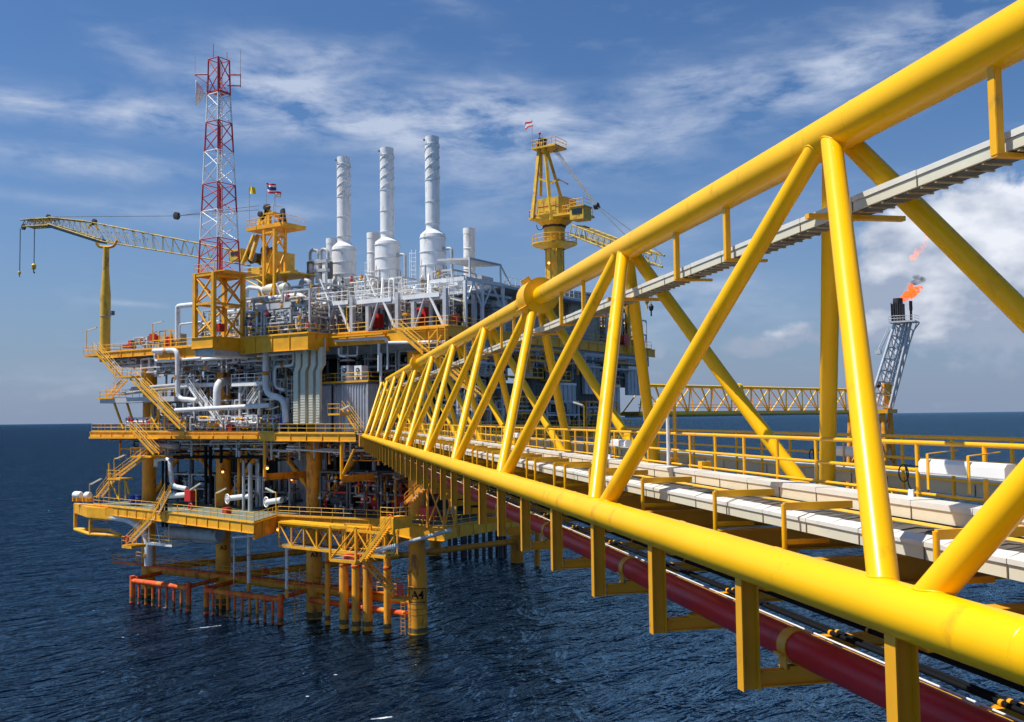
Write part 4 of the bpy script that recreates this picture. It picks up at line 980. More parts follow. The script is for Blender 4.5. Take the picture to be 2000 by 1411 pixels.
for i, (a, b, Y, r, m, lb) in enumerate((((340, 893), (520, 893), -2.4, .22, BK, 'long black pipe under the middle deck'), ((345, 884), (500, 878), -2.0, .14, BK, 'thinner black pipe just above it'),
        ((560, 877), (665, 884), -4.2, .12, WP, 'bent thin white pipe under the deck between the portals'), ((355, 868), (560, 866), -3.4, .09, GP, 'thin grey pipe close under the middle deck beam'),
        ((280, 868), (345, 872), -3.0, .4, GP, 'thick grey pipe with a black loop under the left end of the middle deck'), ((330, 1040), (430, 1046), -5, .85, GP, 'large grey horizontal drum under the lowest deck'),
        ((735, 1077), (880, 1036), -9.0, .22, GP, 'slanting grey pipe under the right corner of the lowest deck'), ((733, 1076), (775, 1066), -10.2, .26, WH, 'white tipped boom tube poking out under the right corner'),
        ((455, 1050), (520, 1044), -8.5, .16, WH, 'white slanting light tube under the lowest deck'))):
    pp(lb, [a, b], Y, r, m, name='slanting_pipe' if 'slant' in lb else 'process_pipe')
t = thing('storage_drum', 'big grey cylinder half hidden under the lowest deck near the first leg', 'tank', VY(400, 1050, -4))
a = VY(372, 1042, -4); b = VY(425, 1046, -4)
part(t, 'shell', MB().lathe(a, [(0, -.4), (.7, -.3), (1.15, 0), (1.15, (b-a).length), (.7, (b-a).length+.3), (0, (b-a).length+.4)], n=18, axis=(1, 0, 0)), GS)
part(t, 'band', MB().lathe(a, [(1.16, 1.0), (1.2, 1.05), (1.2, 1.2), (1.16, 1.25)], n=18, axis=(1, 0, 0), cap=False), DG)

# pale ribbed ducts
def duct(label, x0, x1, yt, yb, kink, Y):
    t = thing('ribbed_duct', label, 'duct', VY((x0+x1)/2, yb, Y), 'pale ribbed ducts between the decks')
    x1 -= 2.2
    rows = [(x0, x1, yt), (x0, x1, kink), (x0-4, x1-5, kink+11), (x0-4, x1-5, yb)]
    mb = MB(); ribs = MB()
    for (a0, a1, ya), (b0, b1, yb2) in zip(rows, rows[1:]):
        A_, B_, C_, D_ = VY(a0, ya, Y), VY(a1, ya, Y), VY(b1, yb2, Y), VY(b0, yb2, Y); dy = v3(0, .45, 0)
        mb.face([D_, C_, B_, A_]); mb.face([A_+dy, B_+dy, C_+dy, D_+dy]); mb.face([A_, A_+dy, D_+dy, D_]); mb.face([C_, C_+dy, B_+dy, B_])
    A_, B_ = VY(rows[0][0], rows[0][2], Y), VY(rows[0][1], rows[0][2], Y); mb.face([A_, B_, B_+v3(0,.45,0), A_+v3(0,.45,0)])
    y = kink+14
    while y < yb:
        A_, B_ = VY(x0-4, y, Y), VY(x1-5, y, Y); ribs.box(A_.x-.02, B_.x+.02, Y-.05, Y+.2, A_.z, A_.z+.09); y += 5.2
    part(t, 'duct_panel', mb, BE); part(t, 'ribs', ribs, BE)
    return t
duct('leftmost pale ribbed duct', 577, 589, 690, 828, 716, -5.5)
duct('second pale ribbed duct from the left', 591, 603, 684, 828, 714, -5.5)
duct('third pale ribbed duct from the left', 607, 618, 682, 828, 714, -5.5)
duct('rightmost pale ribbed duct, against the container', 621, 631, 678, 828, 714, -5.5)
# the container
Y = -3.7
a = VY(619, 824, Y); b = VY(719, 826, Y); zt_ = VY(669, 752, Y).z; z0 = 23.5
ct = thing('equipment_container', 'grey corrugated container cabin on the middle deck beside the bridge end', 'container', ((a.x+b.x)/2, Y, z0))
xs0, xs1 = a.x, b.x; xr0, xr1 = VY(645, 800, Y).x, VY(671, 800, Y).x
part(ct, 'wall_panel', MB().wall((xs0, Y), (xr0, Y), z0, zt_, .42, .10), GB)
part(ct, 'wall_panel', MB().wall((xr1, Y), (xs1, Y), z0, zt_, .42, .10), GB)
part(ct, 'wall_panel', MB().wall((xr0, Y+.5), (xr1, Y+.5), z0, zt_, .42, .05), GB)
part(ct, 'wall_panel', MB().wall((xs1, Y), (xs1, Y+6.5), z0, zt_, .42, .10), GB)
part(ct, 'wall_panel', MB().wall((xs0, Y+6.5), (xs0, Y), z0, zt_, .42, .10).wall((xs1, Y+6.5), (xs0, Y+6.5), z0, zt_, .6, .1), GB)
for x in (xs0, xs1, xr0, xr1): part(ct, 'corner_post', MB().box(x-.12, x+.12, Y-.14, Y+.1, z0, zt_), GB)
part(ct, 'roof', MB().box(xs0-.15, xs1+.2, Y-.16, Y+6.6, zt_, zt_+.22), DG)
x = VY(683, 800, Y).x; dr = part(ct, 'door', MB().box(x-.55, x+.75, Y-.16, Y-.02, z0+.1, z0+3.0), GS, label='plain grey steel door')
part(dr, 'handle', MB().box(x+.5, x+.58, Y-.26, Y-.16, z0+1.4, z0+1.6), DG)
part(ct, 'roof_edge', MB().box(xs0+.9, xs1+.2, Y-.22, Y-.1, zt_+.22, zt_+.4), PY)
railing('yellow railing on the roof of the grey container', [(xs0+1.3, Y-.05, zt_+.3), (xs1+.1, Y-.05, zt_+.3), (xs1+.1, Y+6, zt_+.3)], step=2.0)
for i, (x0, x1) in enumerate(((666, 680), (692, 706))):
    a = VY(x0, 748, Y+.1); b = VY(x1, 714, Y+.1)
    t = thing('air_conditioner', 'white air conditioner with two round fans, %s on the container roof' % ('left' if i == 0 else 'right'), 'air conditioner', ((a.x+b.x)/2, Y+.1, zt_+.22), 'white air conditioners on the container')
    part(t, 'casing', MB().box(a.x, b.x, Y+.1, Y+1.3, zt_+.22, b.z), WH)
    for f in (.27, .73):
        c = v3((a.x+b.x)/2, Y+.08, zt_+.22+(b.z-zt_-.22)*f); g_ = part(t, 'fan_grille', MB().lathe(c, [(.30, 0), (.30, .06), (0, .06)], n=16, axis=(0, -1, 0)), DG)
        part(g_, 'hub', MB().lathe(c, [(.09, .06), (.09, .1), (0, .1)], n=10, axis=(0, -1, 0)), WH)
a = VY(681, 733, Y+.8); b = VY(692, 721, Y+.8)
solo('control_cabinet', 'small white cabinet between the two air conditioners', 'cabinet', MB().box(a.x+.05, b.x-.05, Y+1.0, Y+1.9, zt_+.22, b.z).box(a.x+.15, b.x-.15, Y+.96, Y+1.0, zt_+.5, b.z-.2), GS)
t = thing('deluge_hood', 'white flat hood on a thin hanging pipe above the air conditioners', 'hood', VY(679, 706, -2))
c = VY(679, 706, -2); part(t, 'hood_plate', MB().lathe(c, [(.95, 0), (.85, .15), (.2, .35), (.1, .4)], n=14), WH); part(t, 'hanging_pipe', MB().tube(c, (c.x, c.y, 34), .09, n=8), WH)
c = VY(725, 703, -1); t = thing('deluge_hood', 'grey flat hood farther back right of the air conditioners', 'hood', c)
part(t, 'hood_plate', MB().lathe(c, [(1.1, 0), (.9, .15), (.2, .35), (.1, .4)], n=14), GS); part(t, 'hanging_pipe', MB().tube(c, (c.x, c.y, 34), .08, n=8), GS)
ladder('white caged ladder left of the pale ducts', VY(561, 806, -3.9), VY(561, 735, -3.9), .8, WH, step=.9)
a = VY(747, 722, -3.6)
# white mezzanine with railings and stairs
def mezz(label, x0, x1, y, Y, dp=3, h=1.1):
    a = VY(x0, y, Y); b = VY(x1, y, Y)
    t = thing('mezzanine_platform', label, 'platform', ((a.x+b.x)/2, Y, a.z), 'white mezzanine platforms in the process level')
    part(t, 'floor_plate', MB().box(a.x, b.x, Y, Y+dp, a.z-.5, a.z), WH)
    mb = MB()
    for f in (1, .55): mb.tube((a.x, Y, a.z+h*f), (b.x, Y, a.z+h*f), .05, n=6)
    n = max(2, int((b.x-a.x)/1.2))
    for i in range(n+1): x = a.x+(b.x-a.x)*i/n; mb.tube((x, Y, a.z), (x, Y, a.z+h), .05, n=6)
    part(t, 'handrail', mb, WH)
    for f in (.2, .85): x = a.x+(b.x-a.x)*f; part(t, 'column', MB().bar((x, Y+.5, 23.6), (x, Y+.5, a.z-.5), .36), GS)
    part(t, 'deck_bracket', MB().bar((a.x+(b.x-a.x)*.2, Y+.5, a.z-2), (a.x+(b.x-a.x)*.2+1.2, Y+.5, a.z-.4), .2), GS)
mezz('short white mezzanine platform at the head of the white stair', 351, 379, 750, -2.6)
mezz('middle white mezzanine platform', 378, 420, 750, -1.2)
mezz('right white mezzanine platform beside the thick riser', 452, 512, 748, -2.4)
stairs('white stair going down right from the left mezzanine', VY(395, 795, -3.2), VY(362, 746, -3.2), W_, m=WH, mr=WH, beam=.3, tread=WH)
stairs('lower white stair reaching the middle deck', VY(434, 836, -3.8), VY(400, 790, -3.8), W_, m=WH, mr=WH, beam=.3, tread=WH)
stairs('grey white stair leaning right below the right mezzanine', VY(482, 792, -2.8), VY(508, 752, -2.8), W_, m=GS, mr=WH, beam=.3, tread=WH)
# grey hanging brackets under the top deck
for i, (px, y0, y1, w) in enumerate(((291, 690, 720, .5), (318, 688, 712, .4), (382, 690, 708, .45), (456, 686, 706, .55), (464, 686, 700, .3), (532, 678, 700, .5), (303, 722, 732, .45), (504, 682, 697, .25), (406, 690, 706, .2))):
    a = VY(px, y0, -2.6); b = VY(px, y1, -2.6)
    t = thing('pipe_hanger', 'grey steel pipe hanger under the top deck', 'pipe hanger', (a.x, -2.6, b.z), 'grey pipe hangers under the top deck')
    part(t, 'drop_bar', MB().box(a.x-w/2, a.x+w/2, -2.6, -2.2, b.z, 34.2), GS); part(t, 'cross_bar', MB().box(a.x-w/2, a.x+1.9, -2.6, -2.2, b.z-.3, b.z), GS)

# process skids: frame, vessel, pipework, valves
def skid(label, x0, x1, y0, y1, z0, z1, seed, mats, np_=10, vessel=True, frame=GS, rr=(.06, .2), nv=4, name='process_skid'):
    r = random.Random(seed); t = thing(name, label, 'process skid', ((x0+x1)/2, y0, z0))
    mb = MB()
    for x in (x0, x1):
        for y in (y0, y1): mb.bar((x, y, z0), (x, y, z1), .22)
    for z in (z0+(z1-z0)*.5, z1):
        mb.bar((x0, y0, z), (x1, y0, z), .2); mb.bar((x0, y1, z), (x1, y1, z), .2); mb.bar((x0, y0, z), (x0, y1, z), .2); mb.bar((x1, y0, z), (x1, y1, z), .2)
    part(t, 'frame', mb, frame)
    if vessel:
        rad = min((z1-z0)*.2, (y1-y0)*.4, 1.1); c = v3(x0+.9, (y0+y1)/2, z0+rad+.5)
        ln = (x1-x0)-1.8
        p = part(t, 'vessel', MB().lathe(c, [(0, -.35), (rad*.6, -.25), (rad, 0), (rad, ln), (rad*.6, ln+.25), (0, ln+.35)], n=16, axis=(1, 0, 0)), r.choice(mats))
        part(p, 'saddle', MB().box(c.x+.5, c.x+.8, c.y-rad*.8, c.y+rad*.8, z0, c.z-rad*.6).box(c.x+ln-.8, c.x+ln-.5, c.y-rad*.8, c.y+rad*.8, z0, c.z-rad*.6), GS)
    for i in range(np_):
        rad = r.uniform(*rr); p = v3(r.uniform(x0, x1), r.uniform(y0-.3, y1), r.uniform(z0+.3, z1)); pts = [p]
        axs = [0, 2, 1]; ax = r.choice((0, 2, 2))
        for k in range(r.randint(2, 5)):
            q = pts[-1].copy(); lo, hi = ((x0, x1), (y0-.3, y1), (z0+.2, z1))[ax]; q[ax] = r.uniform(lo, hi)
            if (q-pts[-1]).length > rad*3: pts.append(q)
            ax = r.choice([a for a in axs if a != ax] + ([2] if ax == 0 else [0]))
        if len(pts) > 1: part(t, 'pipe', MB().pipe(pts, rad, n=7, bend=rad*2.5, seg=2), r.choice(mats))
    for i in range(nv):
        c = v3(r.uniform(x0, x1), y0-.2, r.uniform(z0+.4, z1-.4)); m = r.choice([WP, GP, RD2, PY, DG, GP])
        q = part(t, 'valve', MB().lathe(c, [(.10, 0), (.22, .05), (.22, .3), (.1, .35)], n=8).lathe(c+v3(0, 0, .35), [(.04, 0), (.04, .3), (.2, .3), (.2, .34)], n=8), m)
    return t
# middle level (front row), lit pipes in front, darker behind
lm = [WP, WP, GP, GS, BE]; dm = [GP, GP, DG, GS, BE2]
rows = [('far left', -46.5, -41), ('left', -40.5, -35.5), ('left centre', -35, -30), ('centre', -29.5, -25), ('right centre', -24.5, -19.5)]
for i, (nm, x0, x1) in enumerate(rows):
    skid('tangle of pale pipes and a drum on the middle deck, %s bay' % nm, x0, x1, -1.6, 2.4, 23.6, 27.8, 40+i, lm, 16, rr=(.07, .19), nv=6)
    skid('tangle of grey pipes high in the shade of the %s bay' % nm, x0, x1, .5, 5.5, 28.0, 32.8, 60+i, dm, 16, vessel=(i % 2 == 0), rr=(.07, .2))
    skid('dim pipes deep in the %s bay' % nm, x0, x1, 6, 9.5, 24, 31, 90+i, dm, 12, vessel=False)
for i, (nm, x0, x1) in enumerate((('left', -13.5, -9), ('middle', -8.5, -4), ('right', -3.5, 1.5), ('far right', 2, 6.5))):
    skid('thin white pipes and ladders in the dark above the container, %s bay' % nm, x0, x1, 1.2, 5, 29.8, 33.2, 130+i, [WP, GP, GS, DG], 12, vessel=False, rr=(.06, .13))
    if i > 1: skid('grey pipework beside the bridge end, %s bay' % nm, x0, x1, 0, 5, 23.6, 29.5, 150+i, [WP, GP, GS, DG], 14, vessel=i == 3, rr=(.07, .2))
# lower level
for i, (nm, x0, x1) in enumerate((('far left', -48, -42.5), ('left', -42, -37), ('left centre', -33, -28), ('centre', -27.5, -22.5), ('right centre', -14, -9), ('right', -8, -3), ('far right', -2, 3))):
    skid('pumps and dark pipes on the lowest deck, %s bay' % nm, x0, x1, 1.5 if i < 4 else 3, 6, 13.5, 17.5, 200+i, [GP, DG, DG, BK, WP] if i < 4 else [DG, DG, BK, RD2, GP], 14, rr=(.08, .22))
    skid('thin pipes hung under the middle deck, %s bay' % nm, x0, x1, -2.6, 1.5, 20.3, 22.4, 230+i, [WP, GP, GP, DG, DG], 16, vessel=False, rr=(.05, .12), name='hung_pipework', nv=2)
skid('thin pipes hung under the middle deck left of the blast wall', -21.5, -16.5, -2.6, 1.5, 20.0, 22.4, 260, [WP, GP, DG], 18, vessel=False, rr=(.05, .12), name='hung_pipework', nv=2)
for i in range(8):
    x = -46+i*3.4
    solo('gooseneck_vent', 'small grey gooseneck vent pipe in the shade of the process level', 'vent pipe', MB().pipe([(x, -.4, 28.5), (x, -.4, 30.2), (x+.7, -.4, 30.2), (x+.7, -.4, 29.4)], .16, n=8, bend=.35), GP, 'gooseneck vents in the process level')
# small things on the decks
def drum(label, px, py, Y, m, r=.3, h=.9, z=None):
    p = VY(px, py, Y); z = p.z if z is None else z
    t = thing('drum', label, 'drum', (p.x, Y, z)); part(t, 'shell', MB().lathe((p.x, Y, z), [(r, 0), (r, h*.33), (r*1.06, h*.35), (r, h*.37), (r, h*.63), (r*1.06, h*.65), (r, h*.67), (r, h)], n=14), m); return t
drum('left of two blue drums on the lowest deck', 259, 983, -5, BL, .42, 1.1); drum('right of two blue drums on the lowest deck', 270, 983, -5, BL, .42, 1.1)
drum('blue drum behind the railing of the middle deck', 552, 834, -3.6, BL, .34, 1.2)
def cabinet(label, x0, x1, y0, y1, Y, m=RD2, dp=.8, name='fire_cabinet', cat='cabinet', group=None):
    a = VY(x0, y1, Y); b = VY(x1, y0, Y); t = thing(name, label, cat, ((a.x+b.x)/2, Y, a.z), group)
    part(t, 'casing', MB().box(a.x, b.x, Y, Y+dp, a.z, b.z), m); part(t, 'door_panel', MB().box(a.x+.08, b.x-.08, Y-.03, Y, a.z+.1, b.z-.1), m)
    return t
FG = 'red fire equipment on the decks'
cabinet('tall red cabinet on the middle deck below the white stair', 440, 452, 822, 843, -3.5, group=FG)
cabinet('small red box by the railing at the left of the middle deck', 405, 412, 828, 842, -3.5, group=FG)
cabinet('red box on the lowest deck railing', 434, 443, 992, 1006, -7.2, group=FG)
cabinet('red valve box on the lowest deck below the second leg', 360, 372, 958, 980, -3.9, group=FG)
cabinet('big red pump cover at the right of the lowest deck', 818, 836, 992, 1015, -3.2, dp=1.6, group=FG)
cabinet('left of the red crates at the left end of the top deck', 239, 248, 673, 681, -2.4, group=FG)
cabinet('right of the red crates at the left end of the top deck', 250, 257, 665, 681, -2.4, group=FG)
cabinet('tall red cylinder rack on the top deck left of the mast support', 291, 297, 652, 668, -2.4, group=FG)
cabinet('narrow red cylinder rack beside the tall one', 299, 303, 655, 668, -2.4, group=FG)
cabinet('red panel on the top deck behind the left exhaust frame', 636, 655, 622, 642, 1.5, group=FG)
cabinet('wide red machine door under the middle exhaust', 722, 740, 613, 642, .5, group=FG)
cabinet('bright red post beside the wide red machine door', 720, 726, 612, 640, -.5, group=FG)
cabinet('wide red machine door under the right exhaust', 812, 832, 600, 635, .5, group=FG)
cabinet('bright red post beside the rightmost machine door', 810, 815, 605, 634, -.5, group=FG)
cabinet('red hose reel at the far right end under the three exhausts', 882, 890, 612, 630, -1.5, group=FG)
cabinet('red box inside the mast support tower', 421, 429, 632, 648, -8, group=FG)
cabinet('yellow cabinet on the top deck at the foot of the left exhaust frame', 586, 592, 630, 644, -5.5, m=PY, name='deck_cabinet')
cabinet('yellow electric box on a post near the right exhaust', 786, 794, 611, 617, -3, m=PY, name='deck_cabinet')
for i, (px, py) in enumerate(((152, 967), (171, 968))):
    c = VY(px, py, -5.2); t = thing('liferaft_canister', 'white liferaft canister at the far left corner of the lowest deck, %s' % ('outer' if i == 0 else 'inner'), 'liferaft', c, 'white liferaft canisters')
    part(t, 'canister', MB().lathe(c-v3(.9, 0, 0)*(1 if i == 0 else .6), [(0, 0), (.42, .08), (.52, .3), (.52, 1.5 if i == 0 else .9), (.42, 1.72 if i == 0 else 1.1), (0, 1.8 if i == 0 else 1.2)], n=14, axis=(1, 0, 0)), WH)
    part(t, 'cradle', MB().box(c.x-.6, c.x-.4, c.y-.5, c.y+.5, c.z-.9, c.z-.3).box(c.x+.3, c.x+.5, c.y-.5, c.y+.5, c.z-.9, c.z-.3), PY)
def buoy(label, px, py, Y):
    c = VY(px, py, Y); pts = [c + v3(math.cos(a)*.38, 0, math.sin(a)*.38) for a in [2*math.pi*k/14 for k in range(15)]]
    solo('lifebuoy', label, 'lifebuoy', MB().pipe(pts, .10, n=8, bend=.02, seg=1), RD2, 'lifebuoys on the railings')
buoy('red lifebuoy on the railing near the middle of the lowest deck', 372, 990, -7.6); buoy('lifebuoy on the low walkway railing between the legs', 520, 1115, -1.6)
buoy('lifebuoy on the small hanging platform at the lower left', 247, 1053, -9.7); buoy('lifebuoy by the top of the yellow stair at the right', 762, 1013, -10.4); buoy('lifebuoy at the stair foot by the first leg', 308, 990, -9.6)
# lamp posts (slanting tube lights) and glowing work lamps
def tubelight(label, pole, head, Y, m=PY2):
    a = VY(pole[0], pole[1], Y); b = VY(pole[0], pole[2], Y); c0 = VY(head[0], head[1], Y); c1 = VY(head[2], head[3], Y)
    t = thing('deck_light', label, 'lamp', a, 'slanting tube lights on the platform')
    part(t, 'pole', MB().pipe([a, b, c0], .06, n=6, bend=.3), m); part(t, 'tube_fitting', MB().bar(c0, c1, .22, .16), BE)
for lb, pl, hd, Y in (('at the far left corner of the top deck', (169, 682, 645), (175, 645, 189, 640), -3.2), ('above the red racks on the left of the top deck', (298, 665, 632), (303, 632, 318, 628), -2.8),
    ('on the left outer stair of the lowest level', (223, 932, 896), (228, 896, 244, 889), -5.8), ('over the liferafts at the lowest deck corner', (175, 970, 945), (178, 946, 198, 935), -5.8),
    ('on the lowest deck left of the second leg', (383, 990, 957), (372, 957, 392, 944), -7.4), ('on the lowest deck right of the second leg', (421, 995, 963), (424, 963, 442, 954), -7.4),
    ('on the lowest deck left of the blast wall', (539, 1004, 962), (535, 962, 519, 954), -7.2), ('at the left exhaust frame', (677, 640, 600), (680, 600, 696, 598), -4.0),
    ('at the right end of the exhaust row', (906, 625, 590), (902, 588, 880, 583), -4.0), ('above the container door', (664, 836, 800), (668, 800, 684, 792), -6.2),
    ('on the middle deck near the pale ducts', (524, 838, 805), (528, 800, 545, 794), -4.4), ('behind the bridge on the side deck, nearest', (1141, 835, 795), (1139, 792, 1120, 786), 8),
    ('behind the bridge on the side deck, second', (1098, 835, 794), (1092, 791, 1075, 786), 14), ('behind the bridge on the side deck, farthest', (1211, 835, 797), (1208, 793, 1195, 788), 30)):
    tubelight('slanting tube light %s' % lb, pl, hd, Y)
for lb, px, py, Y in (('on the second leg', 435, 922, -1.2), ('on the left portal post', 522, 915, -6.4), ('on the blast wall', 569, 937, 3.4), ('under the lowest deck', 543, 1035, -7.4), ('on the collar of the right crane', 1072, 514, 24)):
    c = VY(px, py, Y); t = thing('work_lamp', 'small glowing orange work lamp %s' % lb, 'lamp', c, 'glowing orange work lamps')
    part(t, 'lens', MB().ball(c, .17, 10), LT); part(t, 'guard', MB().lathe(c+v3(0, 0, .1), [(.08, .2), (.2, .14), (.22, .03)], n=10, cap=False), DG)

# ---------------------------------------------------------------- more of the tangle
for i, (x0, x1, y0, y1, z1, lb) in enumerate(((-37, -32, -2.4, 0, 38.4, 'along the edge left of the mast support'), (-31.5, -27, -2.6, 0, 39.4, 'just left of the mast support'), (-21.8, -19, -6.6, -3, 38.6, 'right at the foot of the mast support'),
        (-18.5, -14, -6.6, -3.5, 38.4, 'along the edge below the long white pipe'), (-14, -11, -6.4, -3, 39.5, 'at the projecting corner of the edge'), (-27, -21.5, -3, 2, 41.0, 'behind the mast support legs'), (-20.5, -15, 0, 5, 42.4, 'above the vessel'),
        (-33, -27, 9, 14, 43, 'far behind the mast'), (-25, -19, 10.5, 13, 43.2, 'behind the left crane'), (-15, -11, 3.5, 6, 43.4, 'under the dark hooked pipes'), (-7.5, -4.5, 3, 7, 42.6, 'between middle and right exhausts'), (-.5, 2.5, 4, 9, 43, 'right of the right exhaust'))):
    skid('pale rusty pipe thicket %s' % lb, x0, x1, y0, y1, ZU+.1, z1, 500+i, [WP, WH, WH, BE2, BE, GP, BE2], 30, rr=(.05, .17), nv=9, name='pipework_module', vessel=(i % 3 == 0))
for i, (x0, x1, y0, y1, z0, z1, lb) in enumerate(((-56, -50, -2, 2, 33, 34.2, 'at the extreme left'), (-48, -40, -2.6, .5, 31.5, 34, 'left'), (-39, -31, -2.6, .5, 31.5, 34, 'left of the mast'), (-30, -22, -2.6, .5, 31.5, 34, 'below the mast'), (-21, -16, -2.6, .5, 31.5, 34, 'left of the ducts'))):
    skid('pale pipe runs close under the top deck, %s' % lb, x0, x1, y0, y1, z0, z1, 540+i, [WP, GP, GP, GS, WP], 22, rr=(.06, .17), nv=4, vessel=False, name='hung_pipework')
for i, (x0, x1, lb) in enumerate(((-50, -44, 'leftmost'), (-43, -37, 'second'), (-36, -30, 'third'), (-29, -23, 'fourth'), (-22, -19, 'fifth'))):
    skid('white pumps and valves along the middle deck railing, %s group' % lb, x0, x1, -3.6, -1.8, 23.65, 25.6, 560+i, [WP, WP, GP, PY, WH], 16, rr=(.06, .16), nv=9, vessel=(i % 2 == 1))
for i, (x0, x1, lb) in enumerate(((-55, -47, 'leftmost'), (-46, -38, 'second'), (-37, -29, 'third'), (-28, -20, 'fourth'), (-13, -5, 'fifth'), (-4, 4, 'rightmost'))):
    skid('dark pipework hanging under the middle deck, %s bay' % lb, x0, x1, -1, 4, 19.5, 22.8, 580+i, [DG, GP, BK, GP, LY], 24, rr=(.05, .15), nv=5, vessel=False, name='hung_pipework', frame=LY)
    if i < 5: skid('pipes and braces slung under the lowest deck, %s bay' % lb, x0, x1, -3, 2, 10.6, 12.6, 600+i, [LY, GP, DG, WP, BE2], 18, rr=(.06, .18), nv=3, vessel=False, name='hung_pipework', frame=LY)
for i, (x0, x1, lb) in enumerate(((-15, -10.5, 'left'), (-10, -5.5, 'middle'), (-5, 0, 'right'))):
    skid('dark valves and red fittings behind the right lowest railing, %s group' % lb, x0, x1, -.5, 3, 13.5, 18.5, 620+i, [DG, DG, RD2, GP, BE2, LY], 24, rr=(.06, .18), nv=12, frame=DG)
RSR = 'vertical risers between the lowest and middle decks'
rr_ = random.Random(77)
for i in range(16):
    x = -47 + i*3.1 + rr_.uniform(-.8, .8); y = rr_.uniform(.5, 7); m = rr_.choice([GP, DG, LY, WP, DG, GP])
    solo('riser_pipe', 'vertical riser pipe in the shade between the lowest and middle decks', 'pipe', MB().tube((x, y, 13.4), (x, y, 23.2), rr_.uniform(.12, .32), n=8), m, RSR)
t = thing('deck_bracing', 'ochre diagonal braces between the lowest and middle decks', 'frame', (-25, 2, 13.4))
for (x0, x1) in ((-51, -43), (-34.9, -43), (-34.9, -27), (-17, -26), (-17, -9), (0, -8)): part(t, 'diagonal', MB().tube((x0, 1.8, 14.0), (x1, 1.8, 22.6), .36, n=12), LY)
for (x0, x1) in ((-51, -43), (-34.9, -43), (-34.9, -27), (-17, -26)): part(t, 'diagonal', MB().tube((x0, 2.2, 24.5), (x1, 2.2, 33.2), .36, n=12), LY)
# side face behind the bridge braces
for i, (y0, y1, z0, z1, lb) in enumerate(((-2, 4, 23.5, 28.5, 'lower row nearest'), (5, 12, 23.5, 27.5, 'lower row second'), (14, 22, 23.5, 27, 'lower row third'), (24, 33, 23.5, 27, 'lower row farthest'),
        (-1, 8, 29.5, 33, 'upper row nearest'), (10, 22, 30.5, 33.4, 'upper row middle'), (24, 40, 30, 33.4, 'upper row farthest'))):
    skid('pipes and yellow steel on the platform side behind the bridge, %s' % lb, 7.6, 9.6, y0, y1, z0, z1, 640+i, [GP, WP, PY, GS, BE2, DG], 22, rr=(.06, .17), nv=5, vessel=False, frame=LY if i % 2 else GS)
part(thing('side_walkway', 'yellow edged walkway along the platform side behind the bridge', 'walkway', (9, 20, 23.3)), 'floor_plate', MB().box(8.1, 9.9, -3.5, 37, 23.1, 23.4), PY)
railing('yellow railing of the side walkway seen through the bridge braces', [(9.8, -3.4, 23.4), (9.8, 36.8, 23.4)])

# ---------------------------------------------------------------- top deck: exhausts
def exhaust(label, px, ytop, Y, yn, ysh, ybot, group='tall white exhaust stacks', r=.93, R_=1.66):
    b = VY(px, ybot, Y); zt_, zn, zs, zb2 = VY(px, ytop, Y).z, VY(px, yn, Y).z, VY(px, ysh, Y).z, b.z
    t = thing('exhaust_stack', label, 'exhaust stack', (b.x, Y, zb2), group)
    c = (b.x, Y, 0)
    part(t, 'upper_tube', MB().lathe(c, [(r*.93, zn-.6), (r, zn), (r, zt_-1.0), (r*.94, zt_-.9), (r*.97, zt_)], n=28, cap=False), WH)
    part(t, 'tube_mouth', MB().lathe(c, [(r*.95, zt_-.01), (r*.8, zt_-.02), (r*.8, zt_-1.5), (0, zt_-1.5)], n=28, cap=False), DG)
    part(t, 'cone', MB().lathe(c, [(R_, zs), (R_*.97, zs+.3), (r*.97, zn-.9), (r*.93, zn-.6)], n=28, cap=False), WH)
    part(t, 'silencer_drum', MB().lathe(c, [(R_*.6, zb2-.4), (R_, zb2), (R_, zs)], n=28), WH)
    zz = [zt_-1.0, zn-.1]; h = zt_-zn
    zz += [zn+h*.24, zn+h*.49]
    for z in zz: part(t, 'flange_ring', MB().lathe(c, [(r, z-.07), (r+.06, z-.05), (r+.06, z+.05), (r, z+.07)], n=28, cap=False), WP)
    for f in (.97, .62, .30): z = zb2+(zs-zb2)*f; part(t, 'flange_ring', MB().lathe(c, [(R_, z-.06), (R_+.08, z-.05), (R_+.08, z+.05), (R_, z+.06)], n=28, cap=False), WP)
    z0, z1 = zn+h*.49, zt_-1.1
    for k in range(3):                                # helical strakes
        mb = MB(); n = 40; ph = 2*math.pi*k/3
        for i in range(n):
            p = []
            for j in (i, i+1):
                a = ph + 2*math.pi*1.15*j/n; z = z0+(z1-z0)*j/n; d = v3(math.cos(a), math.sin(a), 0)
                p += [v3(c[0], c[1], z)+d*r*.98, v3(c[0], c[1], z)+d*(r+.07)]
            q = v3(0, 0, .03); mb.face([p[0]+q, p[1]+q, p[3]+q, p[2]+q]); mb.face([p[2]-q, p[3]-q, p[1]-q, p[0]-q]); mb.face([p[1]-q, p[3]-q, p[3]+q, p[1]+q])
        part(t, 'helical_strake', mb, WH)
    for k in range(8):
        a = 2*math.pi*k/8; x = c[0]+math.cos(a)*(R_+.05); y = c[1]+math.sin(a)*(R_+.05); part(t, 'support_lug', MB().bar((x, y, zb2-.2), (x, y, zb2+1.6), .12), GS)
    part(t, 'lifting_lug', MB().tube((c[0]-r*.5, c[1]-r*.95, zt_-.5), (c[0]-r*.55, c[1]-r*1.2, zt_-.5), .12, n=8), DG)
    return t
